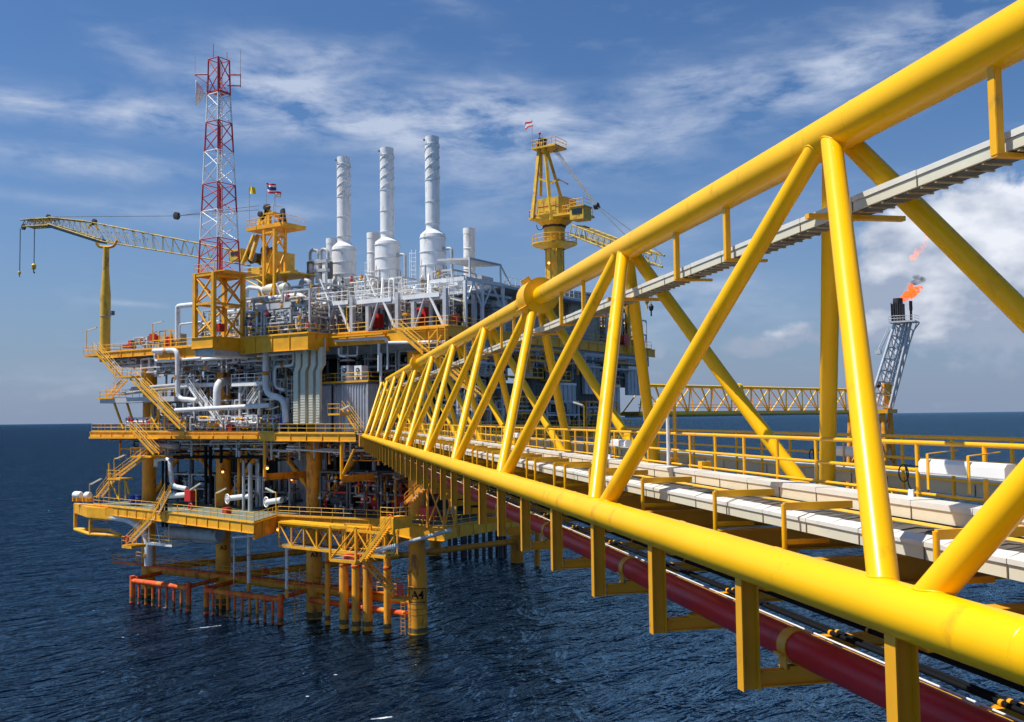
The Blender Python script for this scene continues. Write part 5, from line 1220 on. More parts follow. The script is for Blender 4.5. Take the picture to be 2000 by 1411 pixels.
for px, yt, yn, ys, yb, lb in ((672, 308, 462, 488, 560, 'leftmost and lowest-looking of the three tall white spiral exhausts'), (757, 290, 453, 478, 552, 'middle one of the three tall white spiral exhausts'), (846, 268, 436, 464, 545, 'rightmost and tallest-looking of the three tall white spiral exhausts')):
    exhaust(lb, px, yt, 8, yn, ys, yb)
    Y = 5.5; a = VY(px-30, yb+25, Y); b = VY(px+26, yb+25, Y); zf = VY(px, yb+27, 4).z
    which = lb.split()[0]
    t = thing('exhaust_support_frame', 'grey white braced frame and railed platform under the %s tall exhaust' % which, 'frame', ((a.x+b.x)/2, Y, ZU))
    pf = {672: (617, 680, 590, 631.5, 684.7), 757: (697, 764, 584, 716, 773.6), 846: (787, 858, 575, 805, 867)}[px]
    YF = -2.9; xc = VY(px, yb, 8).x; x0, x1 = VY(pf[0], pf[2], YF).x, VY(pf[1], pf[2], YF).x; zf = VY(px, pf[2]-3, YF).z
    k0, k1 = VY(pf[3], 610, YF).x, VY(pf[4], 610, YF).x
    part(t, 'platform', MB().box(x0, x1, YF, 9.5, zf-.42, zf-.3).box(x0, x1, YF-.05, YF+.3, zf-.5, zf), WH)
    part(t, 'platform', MB().box(x0+.3, x1+1.2, 1.5, 10.2, zf+.3, zf+.6), GS)
    for x in (k0, k1):
        for y in (YF+.3, 3, 9.5): part(t, 'column', MB().box(x-.24, x+.24, y-.24, y+.24, ZU, zf-.45 if x < x1 else zf+.4), GS)
    km = (k0+k1)/2
    part(t, 'knee_brace', MB().tube((k0+.4, YF+.1, ZU+.2), (km-.5, YF+.1, zf-.5), .16, n=8), GS); part(t, 'knee_brace', MB().tube((k1-.2, YF+.1, ZU+.2), (km+.3, YF+.1, zf-.5), .17, n=8), WH)
    for y in (YF+.2, 3): part(t, 'beam', MB().bar((k0, y, zf-.6), (k1, y, zf-.6), .3, .4), GS)
    for dx in (-1.3, 1.3): part(t, 'upper_brace', MB().tube((xc+dx*1.4, 4.4, zf), (xc+dx*.3, 6.6, VY(px, yb-8, 8).z), .13, n=8), WH)
    part(t, 'upper_brace', MB().tube((xc-2.2, YF+.6, zf+3.2), (xc-.4, YF+.4, zf), .10, n=8), WH)
    for f in (1.1, .6):
        mb = MB()
        for p, q in (((x0, YF), (x1, YF)), ((x0, YF), (x0, 4)), ((x1, YF), (x1, 7))): mb.tube((p[0], p[1], zf+f), (q[0], q[1], zf+f), .05, n=6)
        part(t, 'handrail', mb, WH)
    for i in range(6): x = x0+(x1-x0)*i/5; part(t, 'rail_post', MB().tube((x, YF, zf), (x, YF, zf+1.1), .05, n=6), WH)
    for i in range(5): part(t, 'rail_post', MB().tube((x1, YF+1.8+i*1.8, zf), (x1, YF+1.8+i*1.8, zf+1.1), .05, n=6), WH)
    ladder('white caged ladder hanging at the right of the platform under the %s tall exhaust' % which, (x1+.5, YF+1.2, zf-2.6), (x1+.5, YF+1.2, zf+2.2), .6, WH, cage=True, step=.5)
    part(t, 'duct_below', MB().box(xc-1.2, xc+1.2, 6.8, 9.4, ZU+.1, VY(px, yb, 8).z-.3), BE2)
    part(t, 'duct_below', MB().box(xc-2.6, xc+2.4, 4.2, 7, ZU+.1, ZU+3.0), GW)
    # side pipe loop
    if px > 700: solo('bypass_pipe', 'dark hooked pipe on the right of the %s tall exhaust' % which, 'pipe', MB().pipe([(xc+1.5, 8, zf+7.2), (xc+3.0, 8, zf+7.2), (xc+3.0, 8, zf+1)], .2, n=8), GP)
for px, yt, Y, r, lb in ((648, 467, 20, .85, 'left'), (729, 456, 20, .95, 'middle'), (916, 447, 25, .86, 'right')):
    b = VY(px, yt, Y); t = thing('short_exhaust', 'short white exhaust behind the tall ones, %s of three' % lb, 'exhaust stack', (b.x, Y, 41), 'short white exhausts at the back')
    c = (b.x, Y, 0); part(t, 'tube', MB().lathe(c, [(r*1.9, 43), (r, 45.4), (r, b.z-.9), (r*1.04, b.z-.85), (r*1.04, b.z)], n=24, cap=False), WH)
    part(t, 'tube_mouth', MB().lathe(c, [(r, b.z-.01), (r*.85, b.z-.02), (r*.85, b.z-1), (0, b.z-1)], n=24, cap=False), DG)
    for z in (b.z-3, b.z-6): part(t, 'flange_ring', MB().lathe(c, [(r, z-.06), (r+.08, z), (r, z+.06)], n=24, cap=False), WP)
    part(t, 'base_duct', MB().box(b.x-1.7, b.x+1.7, Y-1.7, Y+1.7, ZU+.1, 43), BE2)
for (px, y0, y1, Y, lb) in ((717, 560, 500, 6, 'left'), (804, 545, 488, 6, 'middle'), (893, 600, 552, 4.5, 'right')):
    a = VY(px, y0, Y); b = VY(px, y1, Y); ladder('white caged ladder between the tall exhausts, %s of three' % lb, a, (a.x, a.y, b.z), .7, WH, cage=True, step=.5)

# ---------------------------------------------------------------- modules and pipework of the top deck
for i, (x0, x1, y0, y1, z1, lb) in enumerate(((-38, -31.5, 0, 6, 40.5, 'behind the mast support'), (-31, -27, 4, 9, 41.5, 'behind the mast support, further right'), (-21.5, -16, -5.6, -1, 40.2, 'in front of the crane tower'), (-16, -11.4, -6, -2, 40.8, 'left of the left exhaust frame'),
        (-27, -21, 3, 10, 42.5, 'below the left crane'), (-20, -14, 1.5, 4, 39.5, 'under the leftmost exhaust'), (-12.5, -8, 1.5, 4, 39, 'under the middle exhaust'), (-5, 0, 1.5, 4, 39, 'under the right exhaust'))):
    skid('crowded pale top deck pipework %s' % lb, x0, x1, y0, y1, ZU+.1, z1, 300+i, [WP, WH, BE2, BE2, GP, BE], 22, rr=(.07, .22), nv=7, name='pipework_module')
for i, (x0, x1, y0, y1, z1, m, lb) in enumerate(((-22, -12, 13, 24, 42.3, BE2, 'brown grey equipment housing behind the left exhaust'), (-11, -3, 13, 24, 41.8, BE2, 'brown grey equipment housing behind the middle exhaust'), (-2, 3.5, 12, 22, 42.6, BE2, 'beige equipment housing right of the tall exhausts'),
        (-2, 5.5, 27, 36, 43.0, BE2, 'round topped brown intake housing at the right'), (3.2, 7.0, 6, 30, 38.6, GW, 'dark grey plated housing along the right edge of the top deck'))):
    t = thing('equipment_housing', lb, 'equipment housing', ((x0+x1)/2, y0, ZU))
    part(t, 'shell', MB().box(x0, x1, y0, y1, ZU+.1, z1-.6), m)
    part(t, 'roof', MB().slab([(x0-.2, y0-.2, z1-.5), (x1+.2, y0-.2, z1-.5), (x1+.2, y1+.2, z1), (x0-.2, y1+.2, z1)], .25), m if i != 3 else GS)
    mb = MB()
    for k in range(int((x1-x0)/1.5)): mb.box(x0+.3+k*1.5, x0+.42+k*1.5, y0-.12, y0, ZU+.3, z1-.8)
    part(t, 'panel_ribs', mb, m); part(t, 'louvre', MB().box(x0+(x1-x0)*.3, x0+(x1-x0)*.65, y0-.16, y0-.02, ZU+2, z1-2), DG)
    part(t, 'roof_unit', MB().box(x0+1, x0+2.6, y0+1, y0+3, z1-.2, z1+.9).box(x0+3.2, x0+4, y0+.6, y0+1.6, z1-.2, z1+.5), GP)
# grey white open frame at the right end (canopy)
t = thing('canopy_frame', 'white painted open steel canopy frame right of the tall exhausts', 'frame', WX(925, 640, 7))
ys = [WX(px, 640, 7).y for px in (909, 942, 983)]; zt_ = WX(909, 548, 7).z
for y in ys:
    for x in (7, 2): part(t, 'column', MB().box(x-.18, x+.18, y-.18, y+.18, ZU, zt_), WP)
for x in (7, 2): part(t, 'beam', MB().box(x-.2, x+.2, ys[0], ys[-1], zt_, zt_+.45), WP)
for y in ys: part(t, 'beam', MB().box(2, 7, y-.2, y+.2, zt_, zt_+.45), WP)
for a, b in zip(ys, ys[1:]): part(t, 'brace', MB().tube((7, a, zt_-3), (7, (a+b)/2, zt_), .13, n=8).tube((7, b, zt_-3), (7, (a+b)/2, zt_), .13, n=8), WP)
y2 = WX(975, 545, 7).y; y1_ = WX(915, 545, 7).y; zr = WX(968, 512, 7).z
part(t, 'roof_sheet', MB().slab([(2.5, y1_, zr+.1), (7.3, y1_, zr-.2), (7.3, y2, zr-.2), (2.5, y2, zr+.1)], .25), GS)
for y in (y1_, y2): part(t, 'column', MB().tube((7.2, y, zt_), (7.2, y, zr), .12, n=8))if False else part(t, 'column', MB().tube((7.2, y, zt_), (7.2, y, zr-.2), .12, n=8), WP)
part(t, 'brace', MB().tube((7.2, y2+2.5, zt_), (7.2, y2, zr-.3), .12, n=8), WP)
part(t, 'walk_plate', MB().box(2, 7.4, ys[-1], 44, zt_-.1, zt_+.2), GS)
railing('white railing on the roof walkway at the right, seen beside the drum joint', [(7.3, ys[-1], zt_+.2), (7.3, 46, zt_+.2)], m=WH, step=1.2)
for i, (x0, x1, y0, y1) in enumerate(((1, 6.5, 36, 41), (1, 6.5, 41.5, 46), (1, 6.5, 46.5, 49.5))):
    skid('pipework at the back right corner of the top deck, %s group' % ('nearest', 'middle', 'farthest')[i], x0, x1, y0, y1, ZU+.1, 41.5-i*.8, 400+i, [WH, WP, BE2, PY], 16, rr=(.08, .2), name='pipework_module')
for i, Y_ in enumerate((20, 27, 33, 40)):
    c = v3(7.6, Y_, 27); t = thing('cable_duct_bank', 'bank of pale vented ducts on the dark side wall, number %s from the near end' % ('one', 'two', 'three', 'four')[i], 'duct', c, 'pale duct banks on the side wall')
    for k in range(4): part(t, 'duct_panel', MB().box(7.4, 7.9, Y_+k*1.15, Y_+k*1.15+.95, 28.1 if i % 2 else 25.2, 32 if i % 2 else 29.2), GS)
    part(t, 'collar', MB().box(7.3, 8.0, Y_, Y_+4.4, 32 if i % 2 else 29.2, 32.4 if i % 2 else 29.5), WH)
for i, (y0, z0) in enumerate(((9, 30), (16, 29.8), (30, 29.6))):
    t = thing('side_balcony', 'yellow railed balcony on the platform side behind the bridge, %s' % ('nearest', 'middle', 'farthest')[i], 'balcony', (8, y0, z0), 'balconies behind the bridge')
    part(t, 'floor_plate', MB().box(7.4, 9.2, y0, y0+5, z0-.2, z0), PY)
    mb = MB()
    for f in (.55, 1.1): mb.tube((9.1, y0, z0+f), (9.1, y0+5, z0+f), .045, n=6)
    for k in range(5): mb.tube((9.1, y0+k*1.25, z0), (9.1, y0+k*1.25, z0+1.1), .045, n=6)
    part(t, 'handrail', mb, PY2); part(t, 'cabinet', MB().box(7.6, 8.6, y0+1, y0+3.4, z0, z0+1.7), GS)
# big pipes of the top deck
pp('white pipe arch left of the mast support', [(347, 664), (347, 600), (352, 598), (392, 594)], -2.2, .36)
pp('smaller white pipe arch inside the first', [(351, 664), (351, 634), (393, 629)], -2.6, .13)
pp('tall grey white pipe arch right of the mast support', [(481, 640), (481, 561), (516, 565), (516, 600)], -1, .30)
pp('long bright white pipe across the top deck, bending down at the right', [(494, 588), (546, 583), (594, 576), (594, 640)], -5.2, .38, bands=((556, 581, 'h'),))
pp('thin white pipe below it, also bending down', [(536, 617), (583, 612), (583, 640)], -5.8, .15)
pp('big grey hooked pipe left of the leftmost exhaust', [(588, 580), (588, 548), (605, 550), (605, 566)], 1, .34, GP)
pp('left dark hooked pipe high beside the exhausts', [(606, 545), (606, 488), (622, 490), (622, 505)], 4, .22, GP)
pp('second dark hooked pipe high beside the exhausts', [(627, 545), (627, 486), (641, 489), (641, 510)], 4, .22, GP)
pp('dark frame pipe at the left of the leftmost exhaust', [(601, 550), (601, 512), (612, 514)], 3, .12, DG)
t = thing('pipe_tower', 'pale steel tower carrying pipes left of the leftmost exhaust', 'frame', VY(612, 600, 3))
for px in (608, 621, 634):
    a = VY(px, 600, 3.4); b = VY(px, 508, 3.4); part(t, 'column', MB().box(a.x-.25, a.x+.25, 3.2, 3.7, a.z-3, b.z), WH)
for y in (515, 532, 560): a = VY(602, y, 3.4); b = VY(640, y, 3.4); part(t, 'beam', MB().box(a.x, b.x, 3.1, 3.8, a.z-.2, a.z+.2), GS)
part(t, 'grille', MB().box(VY(622, 520, 4).x, VY(640, 520, 4).x, 4, 5, VY(622, 545, 4).z, VY(622, 512, 4).z), DG)
t = thing('pressure_vessel', 'cream horizontal vessel on the top deck right of the crane tower', 'tank', VY(530, 575, -1))
c = VY(518, 568, -1); part(t, 'shell', MB().lathe(c, [(0, -.3), (.5, -.2), (.85, .1), (.85, 3.6), (.5, 3.9), (0, 4.0)], n=20, axis=(1, .15, 0)), BE)
part(t, 'saddle', MB().box(c.x+1, c.x+1.5, -2, 0, ZU, c.z-.8).box(c.x+4, c.x+4.5, -2, 0, ZU, c.z-.8), GS)
t = thing('white_truss_beam', 'white bridge beam on an inverted V support on the top deck', 'frame', VY(545, 640, -6))
a, b = VY(505, 602, -6), VY(602, 592, -6); part(t, 'beam', MB().bar(a, b, .5, .7), GS)
m_ = VY(549, 604, -6); part(t, 'strut', MB().tube(m_, VY(512, 642, -6), .16, n=8), GS); part(t, 'strut', MB().tube(m_, VY(584, 636, -6), .16, n=8), WH); part(t, 'strut', MB().tube(m_, VY(549, 648, -6), .18, n=8), GS)
pp('thin tall yellow pole left of the left exhaust platform', [(608, 600), (608, 555)], -3, .14, PY, name='yellow_post'); pp('thin tall yellow pole beside the left exhaust platform', [(622, 598), (622, 560)], -1, .10, PY, name='yellow_post')
# yellow equipment on the left part of the deck
t = thing('winch_frame', 'yellow railed frame with machinery on the left part of the top deck', 'frame', VY(320, 668, -2.4))
a, b = VY(300, 667, -2.4), VY(345, 663, -2.4); zt_ = VY(300, 649, -2.4).z
for i in range(5): x = a.x+(b.x-a.x)*i/4; part(t, 'post', MB().bar((x, -2.4, ZU), (x, -2.4, zt_), .14), PY); 
for z in (zt_, (zt_+ZU)/2): part(t, 'frame_bar', MB().bar((a.x, -2.4, z), (b.x, -2.4, z), .12), PY)
part(t, 'machine', MB().box(a.x+.6, b.x-.4, -1.8, -.4, ZU+.1, zt_-.4), BE2); part(t, 'machine', MB().box(a.x+2.2, a.x+3.4, -2.2, -1.8, ZU+.1, zt_-.8), RD2)
skid('white tanks and pipes at the far left of the top deck', VY(262, 680, -2).x, VY(288, 680, -2).x, -2.0, 0, ZU+.1, ZU+1.9, 411, [WH, BE, GP], 10, rr=(.06, .14), nv=5, name='pipework_module')
# ---------------------------------------------------------------- boom rest
bx = VY(205, 690, -1).x
t = thing('boom_rest_post', 'tall yellow post with a forked top holding up the left crane boom', 'post', (bx, -1, ZU))
zt_, zk0, zk1 = VY(205, 484, -1).z, VY(205, 528, -1).z, VY(205, 578, -1).z
part(t, 'column', MB().lathe((bx, -1, 0), [(.74, ZU-1.2), (.74, zk1), (.72, zk1+.4), (.47, zk0), (.45, zt_)], n=22), CY)
part(t, 'cradle', MB().pipe([(bx-1.1, -1.9, zt_+.75), (bx-.8, -1.7, zt_+.1), (bx, -1, zt_), (bx+.9, -.3, zt_+.1), (bx+1.4, -.1, zt_+1.1)], .22, n=8), PY)
part(t, 'floodlight', MB().tube((bx+.7, -1.2, VY(205, 616, -1).z), (bx+2.0, -1.2, VY(205, 616, -1).z), .06, n=6).box(bx+1.7, bx+2.3, -1.5, -1.0, VY(205, 618, -1).z, VY(205, 610, -1).z), DG)
part(t, 'ring', MB().lathe((bx, -1, VY(205, 619, -1).z), [(.74, 0), (.8, 0), (.8, .12), (.74, .12)], n=20, cap=False), GS)
t = thing('corner_platform', 'small yellow platform at the far left end round the boom rest post', 'platform', (bx, -1, ZU-.3))
a = VY(170, 684, -2.6); part(t, 'floor_plate', MB().box(a.x, -57.4, -3.2, 1.5, ZU-.45, ZU-.1), PY)
railing('yellow railing at the extreme left corner of the top deck', [(-57.5, -3.2, ZU-.1), (a.x, -3.2, ZU-.1), (a.x, 1.4, ZU-.1)], step=1.1, toe=False)

# ---------------------------------------------------------------- mast support and mast
t = thing('mast_support_tower', 'bright yellow boxed support tower under the red and white mast', 'tower', ((xp0+xp1)/2, -9, ZU))
zt_ = VY(417, 531, YP+.3).z; yb_ = YP+4.9
cs = [(xp0+.25, YP+.3), (xp1-.25, YP+.3), (xp1-.25, yb_), (xp0+.25, yb_)]
for x, y in cs: part(t, 'leg', MB().box(x-.24, x+.24, y-.24, y+.24, ZU, zt_), PY)
zm_ = ZU+(zt_-ZU)*.52
for k in range(4):
    a, b = cs[k], cs[(k+1) % 4]
    for z in (zt_-.2, zm_): part(t, 'beam', MB().bar((*a, z), (*b, z), .32, .4 if z > zm_ else .28), PY)
    part(t, 'diagonal', MB().tube((*a, zm_+.1), (*b, zt_-.3), .13, n=8), PY); part(t, 'diagonal', MB().tube((*b, zm_+.1), (*a, zt_-.3), .13, n=8), PY)
    part(t, 'diagonal', MB().tube((*a, zm_-.1), (*b, ZU+.2), .15, n=8), PY)
part(t, 'top_grating', MB().box(xp0+.1, xp1+2.0, YP+.1, yb_+.8, zt_-.05, zt_+.05), PY)
railing('thin yellow railing on top of the mast support tower', [(xp0+.1, yb_, zt_), (xp0+.1, YP+.2, zt_), (xp1, YP+.2, zt_)], step=1.1, toe=False)
ZMB = zt_+.05
mx, my = (xp0+xp1)/2, (YP+yb_)/2+.15
levels = [VY(427, y, my).z for y in (118, 187, 241, 298, 362, 415, 470)] + [ZMB]
ztop = levels[0]; topc = VY(427.5, 118, my)
mast = thing('communications_mast', 'tall tapering red and white lattice communications mast', 'mast', (mx, my, ZMB))
def hw(z):                                            # half width of the mast at height z
    zb5 = levels[1]+2.2
    return .90 if z > zb5 else .90 + (1.78-.90)*(zb5-z)/(zb5-ZMB)
def cen(z): f = (z-ZMB)/(ztop-ZMB); return v3(mx+(topc.x-mx)*f, my, z)
def mc(z): c = cen(z); w = hw(z); return [c+v3(-w, -w, 0), c+v3(w, -w, 0), c+v3(w, w, 0), c+v3(-w, w, 0)]
cols = [MR, WH, MR, WH, MR, WH, MR]
for i in range(7):
    za, zb5 = levels[i], levels[i+1]; nb = 2; m = cols[i]
    sec = part(mast, 'lattice_section', MB().lattice([mc(za)[0]], [mc(za)[1]], .07), m, label=('red' if m is MR else 'white')+' lattice section')
    mb = MB(); md_ = MB()
    for k in range(4): part(sec, 'leg', MB().tube(mc(za)[k], mc(zb5)[k], .105, n=7), m)
    for j in range(nb):
        z0 = za+(zb5-za)*j/nb; z1 = za+(zb5-za)*(j+1)/nb; A_, B_ = mc(z0), mc(z1)
        for k in range(4):
            q = (k+1) % 4
            if j % 2 == 0: md_.tube(A_[k], B_[q], .065, n=6, caps=False)
            else: md_.tube(A_[q], B_[k], .065, n=6, caps=False)
            if j == 0: md_.tube(A_[k], A_[q], .055, n=6, caps=False)
            mids = (A_[k]+A_[q])/2
    c0, c1 = cen(za), cen(zb5)
    for dx in (-.22, .22): mb.tube(c0+v3(dx, .3, 0), c1+v3(dx, .3, 0), .05, n=6)
    z = zb5
    while z < za: md_.tube(cen(z)+v3(-.22, .3, 0), cen(z)+v3(.22, .3, 0), .025, n=4, caps=False); z += .5
    mb.tube(c0+v3(.35, -.3, 0), c1+v3(.35, -.3, 0), .06, n=6)
    part(sec, 'ladder', mb, m); part(sec, 'bracing', md_, m)
part(mast, 'platform', MB().box(cen(levels[0]-4.2).x-.9, cen(levels[0]-4.2).x+.9, my-.9, my+.9, levels[0]-4.3, levels[0]-4.15), MR)
ct_ = cen(ztop)
part(mast, 'antenna_arm', MB().tube(ct_+v3(-.9, -.9, -1.9), ct_+v3(-2.6, -1.6, -1.8), .09, n=6).tube(ct_+v3(-.9, -.9, -3.2), ct_+v3(-2.5, -1.6, -1.9), .05, n=6), MR)
part(mast, 'antenna_arm', MB().tube(ct_+v3(.9, .6, -1.9), ct_+v3(2.2, 1.6, -1.9), .09, n=6).tube(ct_+v3(.9, .6, -3.3), ct_+v3(2.2, 1.6, -3.3), .09, n=6).tube(ct_+v3(2.2, 1.6, -3.5), ct_+v3(2.2, 1.6, -1.7), .05, n=6), MR)
part(mast, 'whip_antenna', MB().tube(ct_+v3(2.2, 1.6, -1.7), ct_+v3(2.2, 1.6, 1.4), .035, n=5), GP); part(mast, 'whip_antenna', MB().tube(ct_+v3(.8, .6, 0), ct_+v3(.8, .6, 1.0), .06, n=5), GP)
part(mast, 'whip_antenna', MB().tube(ct_+v3(-.1, -.8, 0), ct_+v3(-.1, -.8, 1.9), .04, n=5), MR)
part(mast, 'whip_antenna', MB().tube(ct_+v3(-2.6, -1.6, -2.1), ct_+v3(-2.6, -1.6, .6), .025, n=5), GP)
dc = VY(397, 183, my); ax = -(R0*math.cos(math.radians(17.5)) + v3(-math.sin(YAW), math.cos(YAW), 0)*math.sin(math.radians(17.5))).normalized()
t = thing('dish_antenna', 'large grey white dish antenna clamped to the left of the mast, seen edge on', 'antenna', dc)
part(t, 'reflector', MB().lathe(dc, [(0, -.05), (.5, 0), (1.0, .28), (1.6, .85), (1.64, .9), (1.6, .93), (1.0, .38), (.5, .1), (0, .05)], n=28, axis=ax, cap=False), DW)
part(t, 'feed_arm', MB().tube(dc, cen(dc.z-.4)+v3(-.9, 0, 0), .07, n=6), GP)
a = VY(404, 160, my); b = VY(403, 202, my)
part(t, 'mount_frame', MB().tube(a, b, .07, n=6).tube(a-v3(0, 0, .4), cen(a.z-.5)+v3(-.9, 0, 0), .06, n=6).tube(b+v3(0, 0, .4), cen(b.z+.3)+v3(-.9, 0, 0), .06, n=6), GP)

# ---------------------------------------------------------------- left crane
def lat_boom(t, A, B, C_, D_, nn, r=.09, rd=.04, m=BM):
    """box lattice: A..B top chord ends, C_..D_ bottom chord ends, each a pair (front, back)"""
    mb = MB()
    for s_ in (0, 1): mb.tube(A[s_], B[s_], r, n=7); mb.tube(C_[s_], D_[s_], r, n=7)
    part(t, 'boom_chords', mb, m); mb = MB()
    for s_ in (0, 1):
        P_ = [A[s_].lerp(B[s_], i/nn) for i in range(nn+1)]; Q_ = [C_[s_].lerp(D_[s_], i/nn) for i in range(nn+1)]
        for i in range(nn): mb.tube(P_[i], Q_[i+1], rd, n=5, caps=False); mb.tube(Q_[i], P_[i], rd, n=5, caps=False)
    for X0, X1 in ((A, B), (C_, D_)):
        for i in range(nn):
            a0 = X0[0].lerp(X1[0], i/nn); b0 = X0[1].lerp(X1[1], (i+1)/nn); c0 = X0[1].lerp(X1[1], i/nn); mb.tube(a0, b0, rd, n=5, caps=False); mb.tube(a0, c0, rd, n=5, caps=False)
    part(t, 'boom_lacing', mb, m)
YB = 1.0; off = v3(0, 1.9, 0)
cr = thing('pedestal_crane', 'yellow pedestal crane on the left with its lattice boom laid over the post', 'crane', (VY(512, 560, 2).x, 2, ZU))
tp = lambda x, y, Y=YB: VY(x, y, Y)
pr = lambda p, o=off: (p, p+o)
mid_t, mid_b = tp(150, 430), tp(205, 474)
lat_boom(cr, pr(tp(470, 492)), pr(tp(165, 432)), pr(tp(468, 516)), pr(tp(200, 472)), 15, r=.10)
lat_boom(cr, pr(tp(165, 432)), pr(tp(95, 425)), pr(tp(200, 472)), pr(tp(92, 437)), 7, r=.12)
part(cr, 'lower_chord_plate', MB().bar(tp(92, 440, YB+.9), tp(200, 474, YB+.9), 1.6, .3), DG)
mb = MB()
lat_boom(cr, pr(tp(95, 426)), pr(tp(40, 430)), pr(tp(95, 440)), pr(tp(44, 443)), 7, r=.14, rd=.07)
for (px, py) in ((92, 425), (182, 434), (44, 443)): part(cr, 'sheave', MB().lathe(tp(px, py, YB+.7), [(.2, 0), (.55, .05), (.5, .2), (.55, .35), (.2, .4)], n=14, axis=(0, 1, 0)), SD)
part(cr, 'sheave_bracket', MB().bar(tp(172, 446, YB+.9), tp(182, 434, YB+.9), .25).bar(tp(192, 449, YB+.9), tp(183, 434, YB+.9), .25), CY)
blk = tp(345, 422, YB+.9); part(cr, 'bridle_block', MB().lathe(blk-v3(0, .3, 0), [(.2, 0), (.55, .05), (.55, .55), (.2, .6)], n=14, axis=(0, 1, 0)), SD)
for dy in (0, 1.0):
    part(cr, 'pendant_line', MB().tube(tp(95, 424, YB+dy), blk, .05, n=5), DG)
    part(cr, 'pendant_line', MB().tube(blk, tp(505, 402, YB+dy+1), .045, n=5).tube(blk, tp(505, 410, YB+dy+1), .045, n=5), DG)
for px, y1, nm in ((38, 530, 'auxiliary'), (66, 515, 'main')):
    a = tp(px+(6 if px < 50 else 2), 446, YB+.9); z1 = VY(px, y1, YB+.9).z; x = VY(px, y1, YB+.9).x
    part(cr, 'hoist_rope', MB().tube((x, a.y, a.z), (x, a.y, z1), .045, n=5).tube((x+.16, a.y, a.z), (x+.16, a.y, z1), .03, n=5), DG)
    k = .6 if px < 50 else 1
    hb = part(cr, 'hook_block', MB().lathe((x, a.y, z1-1.1*k), [(.1, 0), (.35*k, .25*k), (.4*k, .8*k), (.15, 1.1*k)], n=10), CY); part(hb, 'hook', MB().pipe([(x, a.y, z1-1.1*k), (x, a.y, z1-1.5*k), (x+.2*k, a.y, z1-1.7*k), (x+.3*k, a.y, z1-1.45*k)], .08*k, n=6, bend=.2*k), SD)
bxx = VY(512, 560, 2).x
part(cr, 'pedestal', MB().tube((bxx, 3, ZU), (bxx, 3, VY(512, 530, 3).z), 1.3, n=20), CY)
a, b = VY(500, 524, 1), VY(528, 488, 1)
part(cr, 'machinery_house', MB().box(a.x+1.0, b.x, 1.0, 5.5, a.z, b.z), CY)
part(cr, 'machinery_base', MB().box(a.x-1.2, b.x+.3, .6, 5.8, a.z-1.0, a.z), CY)
part(cr, 'winch_drum', MB().lathe(VY(492, 503, .6), [(.4, 0), (.9, .05), (.7, .3), (.7, 1.4), (.9, 1.7), (.4, 1.8)], n=16, axis=(0, 1, 0)), SD)
part(cr, 'winch_drum', MB().lathe(VY(515, 490, .6), [(.3, 0), (.7, .05), (.5, .3), (.5, 1.2), (.7, 1.4)], n=16, axis=(0, 1, 0)), DG)
c0, c1 = VY(449, 507, .2), VY(470, 485, .2); cab = part(cr, 'operator_cab', MB().box(c0.x, c1.x, .2, 2.2, c0.z-.2, c1.z), CY); part(cab, 'window', MB().box(c0.x+.2, c1.x-.3, .12, .2, c0.z+.5, c1.z-.35), GLS)
part(cr, 'gantry_leg', MB().tube(VY(474, 515, 0), VY(496, 460, 1.2), .28, n=10), CY); part(cr, 'gantry_leg', MB().tube(VY(489, 508, -.5), VY(504, 460, .8), .3, n=10), CY); part(cr, 'gantry_leg', MB().tube(VY(530, 500, 4), VY(510, 460, 3), .25, n=10), CY)
a, b = VY(481, 450, -.4), VY(534, 442, -.4)
part(cr, 'top_platform', MB().box(a.x, b.x+1.8, -.4, 3.8, a.z-.15, a.z+.35), PY)
mb = MB()
for f in (.6, 1.1): mb.pipe([(a.x, 3.6, a.z+.3+f), (a.x, -.3, a.z+.3+f), (b.x+1.7, -.3, a.z+.3+f), (b.x+1.7, 3.6, a.z+.3+f)], .04, n=5, bend=.1, seg=1)
for i in range(9): x = a.x+(b.x+1.7-a.x)*i/8; mb.tube((x, -.3, a.z+.3), (x, -.3, a.z+1.4), .035, n=5)
part(cr, 'top_handrail', mb, PY2)
for (u, v_) in (((505, 440), (512, 422)), ((512, 438), (524, 404)), ((520, 436), (521, 406)), ((515, 430), (526, 410)), ((526, 440), (526, 412))): part(cr, 'sheave_frame', MB().bar(VY(*u, 1.5), VY(*v_, 1.5), .45), CY)
for (px, py) in ((506, 418), (517, 405), (521, 404)): part(cr, 'sheave', MB().lathe(VY(px, py, 1.0), [(.2, 0), (.4, .05), (.35, .2), (.4, .35), (.2, .4)], n=12, axis=(0, 1, 0)), SD)
a = VY(524, 419, 1); part(cr, 'lookout', MB().box(a.x-.2, a.x+1.5, .5, 2.3, a.z-.1, a.z+.1).tube((a.x+1.4, .6, a.z), (a.x+1.4, .6, a.z+1), .04, n=5).tube((a.x, .6, a.z+1), (a.x+1.4, .6, a.z+1), .04, n=5).tube((a.x+1.4, 2.2, a.z+1), (a.x+1.4, .6, a.z+1), .04, n=5), CY)
